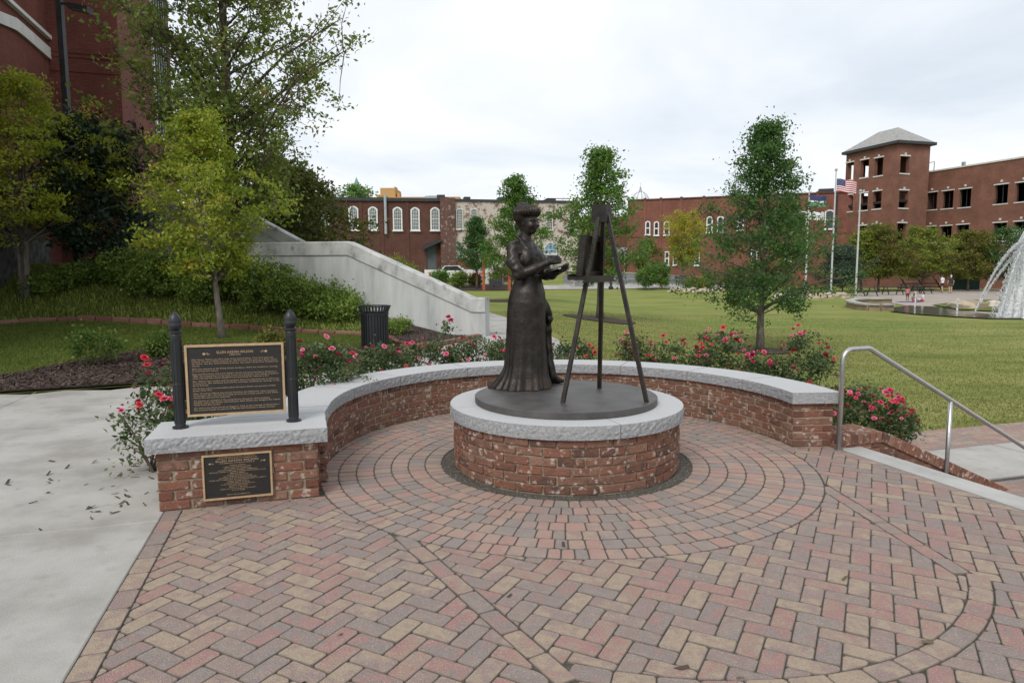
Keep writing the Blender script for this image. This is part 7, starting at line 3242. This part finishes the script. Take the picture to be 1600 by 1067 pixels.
# ---- people by the pool (a few pixels high)
def person(name, label, cat, loc, rz, pose, cols, scale=1.0):
    """cols: (skin, top, bottom, hair, shoe)"""
    H = Field((-.55, -.75, -.02), (.55, .55, 1.78), .022)
    sit = pose == 'sit'
    zo = -.82 if sit else 0
    hip = .92 + zo
    for s in (1, -1):
        if sit:
            kn, ft = (s * .13, -.42, .26 if s > 0 else .10), (s * .12, -.62 + (0 if s > 0 else .1), .05)
            H.path([(s * .09, 0, .10), kn, ft], [.085, .065, .045], .03)
            H.path([ft, (ft[0], ft[1] - .10, .04)], [.045, .035], .02)
        else:
            st_ = .10 * s if pose == 'walk' else .02 * s
            H.path([(s * .085, 0, hip), (s * .09, st_ * .7 - .02, .48), (s * .09, st_ * 1.2 + .03, .09)], [.085, .06, .042], .03)
            H.path([(s * .09, st_ * 1.2 + .03, .045), (s * .10, st_ * 1.2 - .12, .035)], [.045, .035], .02)
        sh = np.array((s * .165, 0, 1.38 + zo))
        el = np.array((s * .235, .03, 1.11 + zo)) if not sit else np.array((s * .22, -.06, 1.14 + zo))
        wr = np.array((s * .235, -.08, .87 + zo)) if not sit else np.array((s * .14, -.28, 1.02 + zo))
        H.path([sh, el, wr], [.052, .042, .030], .02)
        H.path([wr, wr + (wr - el) * .42], [.034, .022], .015)
    H.ell((0, 0, hip + .02), (.155, .115, .12), .04)
    H.ell((0, .01, 1.12 + zo), (.125, .095, .17), .06)
    H.ell((0, .0, 1.29 + zo), (.165, .105, .15), .05)
    H.cone((0, 0, 1.40 + zo), (0, -.015, 1.53 + zo), .05, .05, .02)
    H.ell((0, -.02, 1.62 + zo), (.077, .095, .112), .02)
    H.cone((0, -.11, 1.62 + zo), (0, -.122, 1.60 + zo), .012, .014, .01)
    V, F = H.mesh()
    me = npmesh('body', V * scale, F, smooth=True)
    c = V[F].mean(1)
    zl = c[:, 2] - zo
    mi = np.zeros(len(F), np.int32)
    arm = np.abs(c[:, 0]) > .175 + np.clip((zl - 1.3) * .2, 0, .1)
    mi[(zl < 1.46) & (zl > .93) & ~(arm & (zl < 1.22))] = 1
    if sit:
        mi[(c[:, 2] < .24) & (c[:, 1] > -.22)] = 2
    else:
        mi[(zl <= .93) & (zl > .62) & ~arm] = 2
        mi[zl < .075] = 3
    t = thing(name, label, cat, loc, rz)
    for col in (cols[0], cols[1], cols[2], cols[4]):
        me.materials.append(col)
    me.polygons.foreach_set('material_index', mi)
    link('body', me, None, t)
    H2 = Field((-.2, -.2, 1.4 + zo), (.2, .25, 1.85 + zo), .02)
    H2.ell((0, .012, 1.645 + zo), (.088, .098, .108), .02)
    H2.ell((0, .075, 1.55 + zo), (.06, .045, .09), .03)
    sl, X, Y, Z = H2.sub((-.2, -.2, 1.4 + zo), (.2, .25, 1.85 + zo), 0)
    H2.D[sl] = np.maximum(H2.D[sl], -(Y + .035 + np.clip((Z - zo - 1.69) * 1.2, 0, .2)))
    V, F = H2.mesh()
    link('hair', npmesh('hair', V * scale, F, smooth=True), cols[3], t)
    return t


SK1 = pm('skin', [(.42, .26, .19), (.47, .30, .22)], rough=.6)
SK2 = pm('brown_skin', [(.20, .11, .075), (.25, .14, .095)], rough=.6)
C_ = lambda n, c: pm('cloth_' + n, [tuple(x * .85 for x in c), c], scale=12, rough=.9)
HB, HW = pm('dark_hair', [(.015, .012, .010), (.03, .022, .018)], rough=.6), pm('pale_hair', [(.45, .42, .38), (.55, .52, .47)], rough=.7)
p = gnd(1471, 457.5)
person('person', 'person in a white shirt and dark shorts walking past the picnic tables', 'person', p, R(200), 'walk', (SK1, C_('white', (.72, .72, .72)), C_('black', (.03, .03, .035)), HB, C_('black', (.03, .03, .035))), 1.0)
p = gnd(1484, 458.5)
person('person', 'person in a dark sleeveless top and pale cap standing by the green screen', 'person', p, R(160), 'stand', (SK1, C_('black', (.03, .03, .035)), C_('brown', (.12, .07, .05)), HW, C_('black', (.03, .03, .035))), .98)
p = gnd(1417, 471)
person('person', 'child in a pink top and dark shorts standing beside the blue towel', 'person', p, R(150), 'stand', (SK2, C_('pink', (.55, .16, .20)), C_('black', (.03, .03, .035)), HB, SK2), .60)
p = gnd(1427, 472)
person('person', 'small child sitting low between the pink top and the white shirt', 'person', p, R(140), 'sit', (SK2, SK2, C_('red', (.4, .05, .06)), HB, SK2), .62)
p = gnd(1441, 472)
person('person', 'child in a white and blue shirt sitting on the pool paving', 'person', p, R(250), 'sit', (SK1, C_('paleblue', (.60, .66, .75)), C_('red', (.4, .05, .06)), HB, SK1), .80)
g = gnd(1420, 472.8)
mb = MB()
V_, F_l = [], []
for i in range(9):
    for j in range(5):
        V_.append((g.x - .8 + .2 * i + random.uniform(-.02, .02), g.y - .4 + .18 * j, g.z + .05 + random.uniform(0, .02)))
for i in range(8):
    for j in range(4):
        k = i * 5 + j
        F_l.append((k, k + 5, k + 6, k + 1))
mb.add(V_, F_l)
tag(mb.build('towel', C_('blue', (.05, .09, .30))), 'blue towel spread on the pool paving under the children', 'towel')
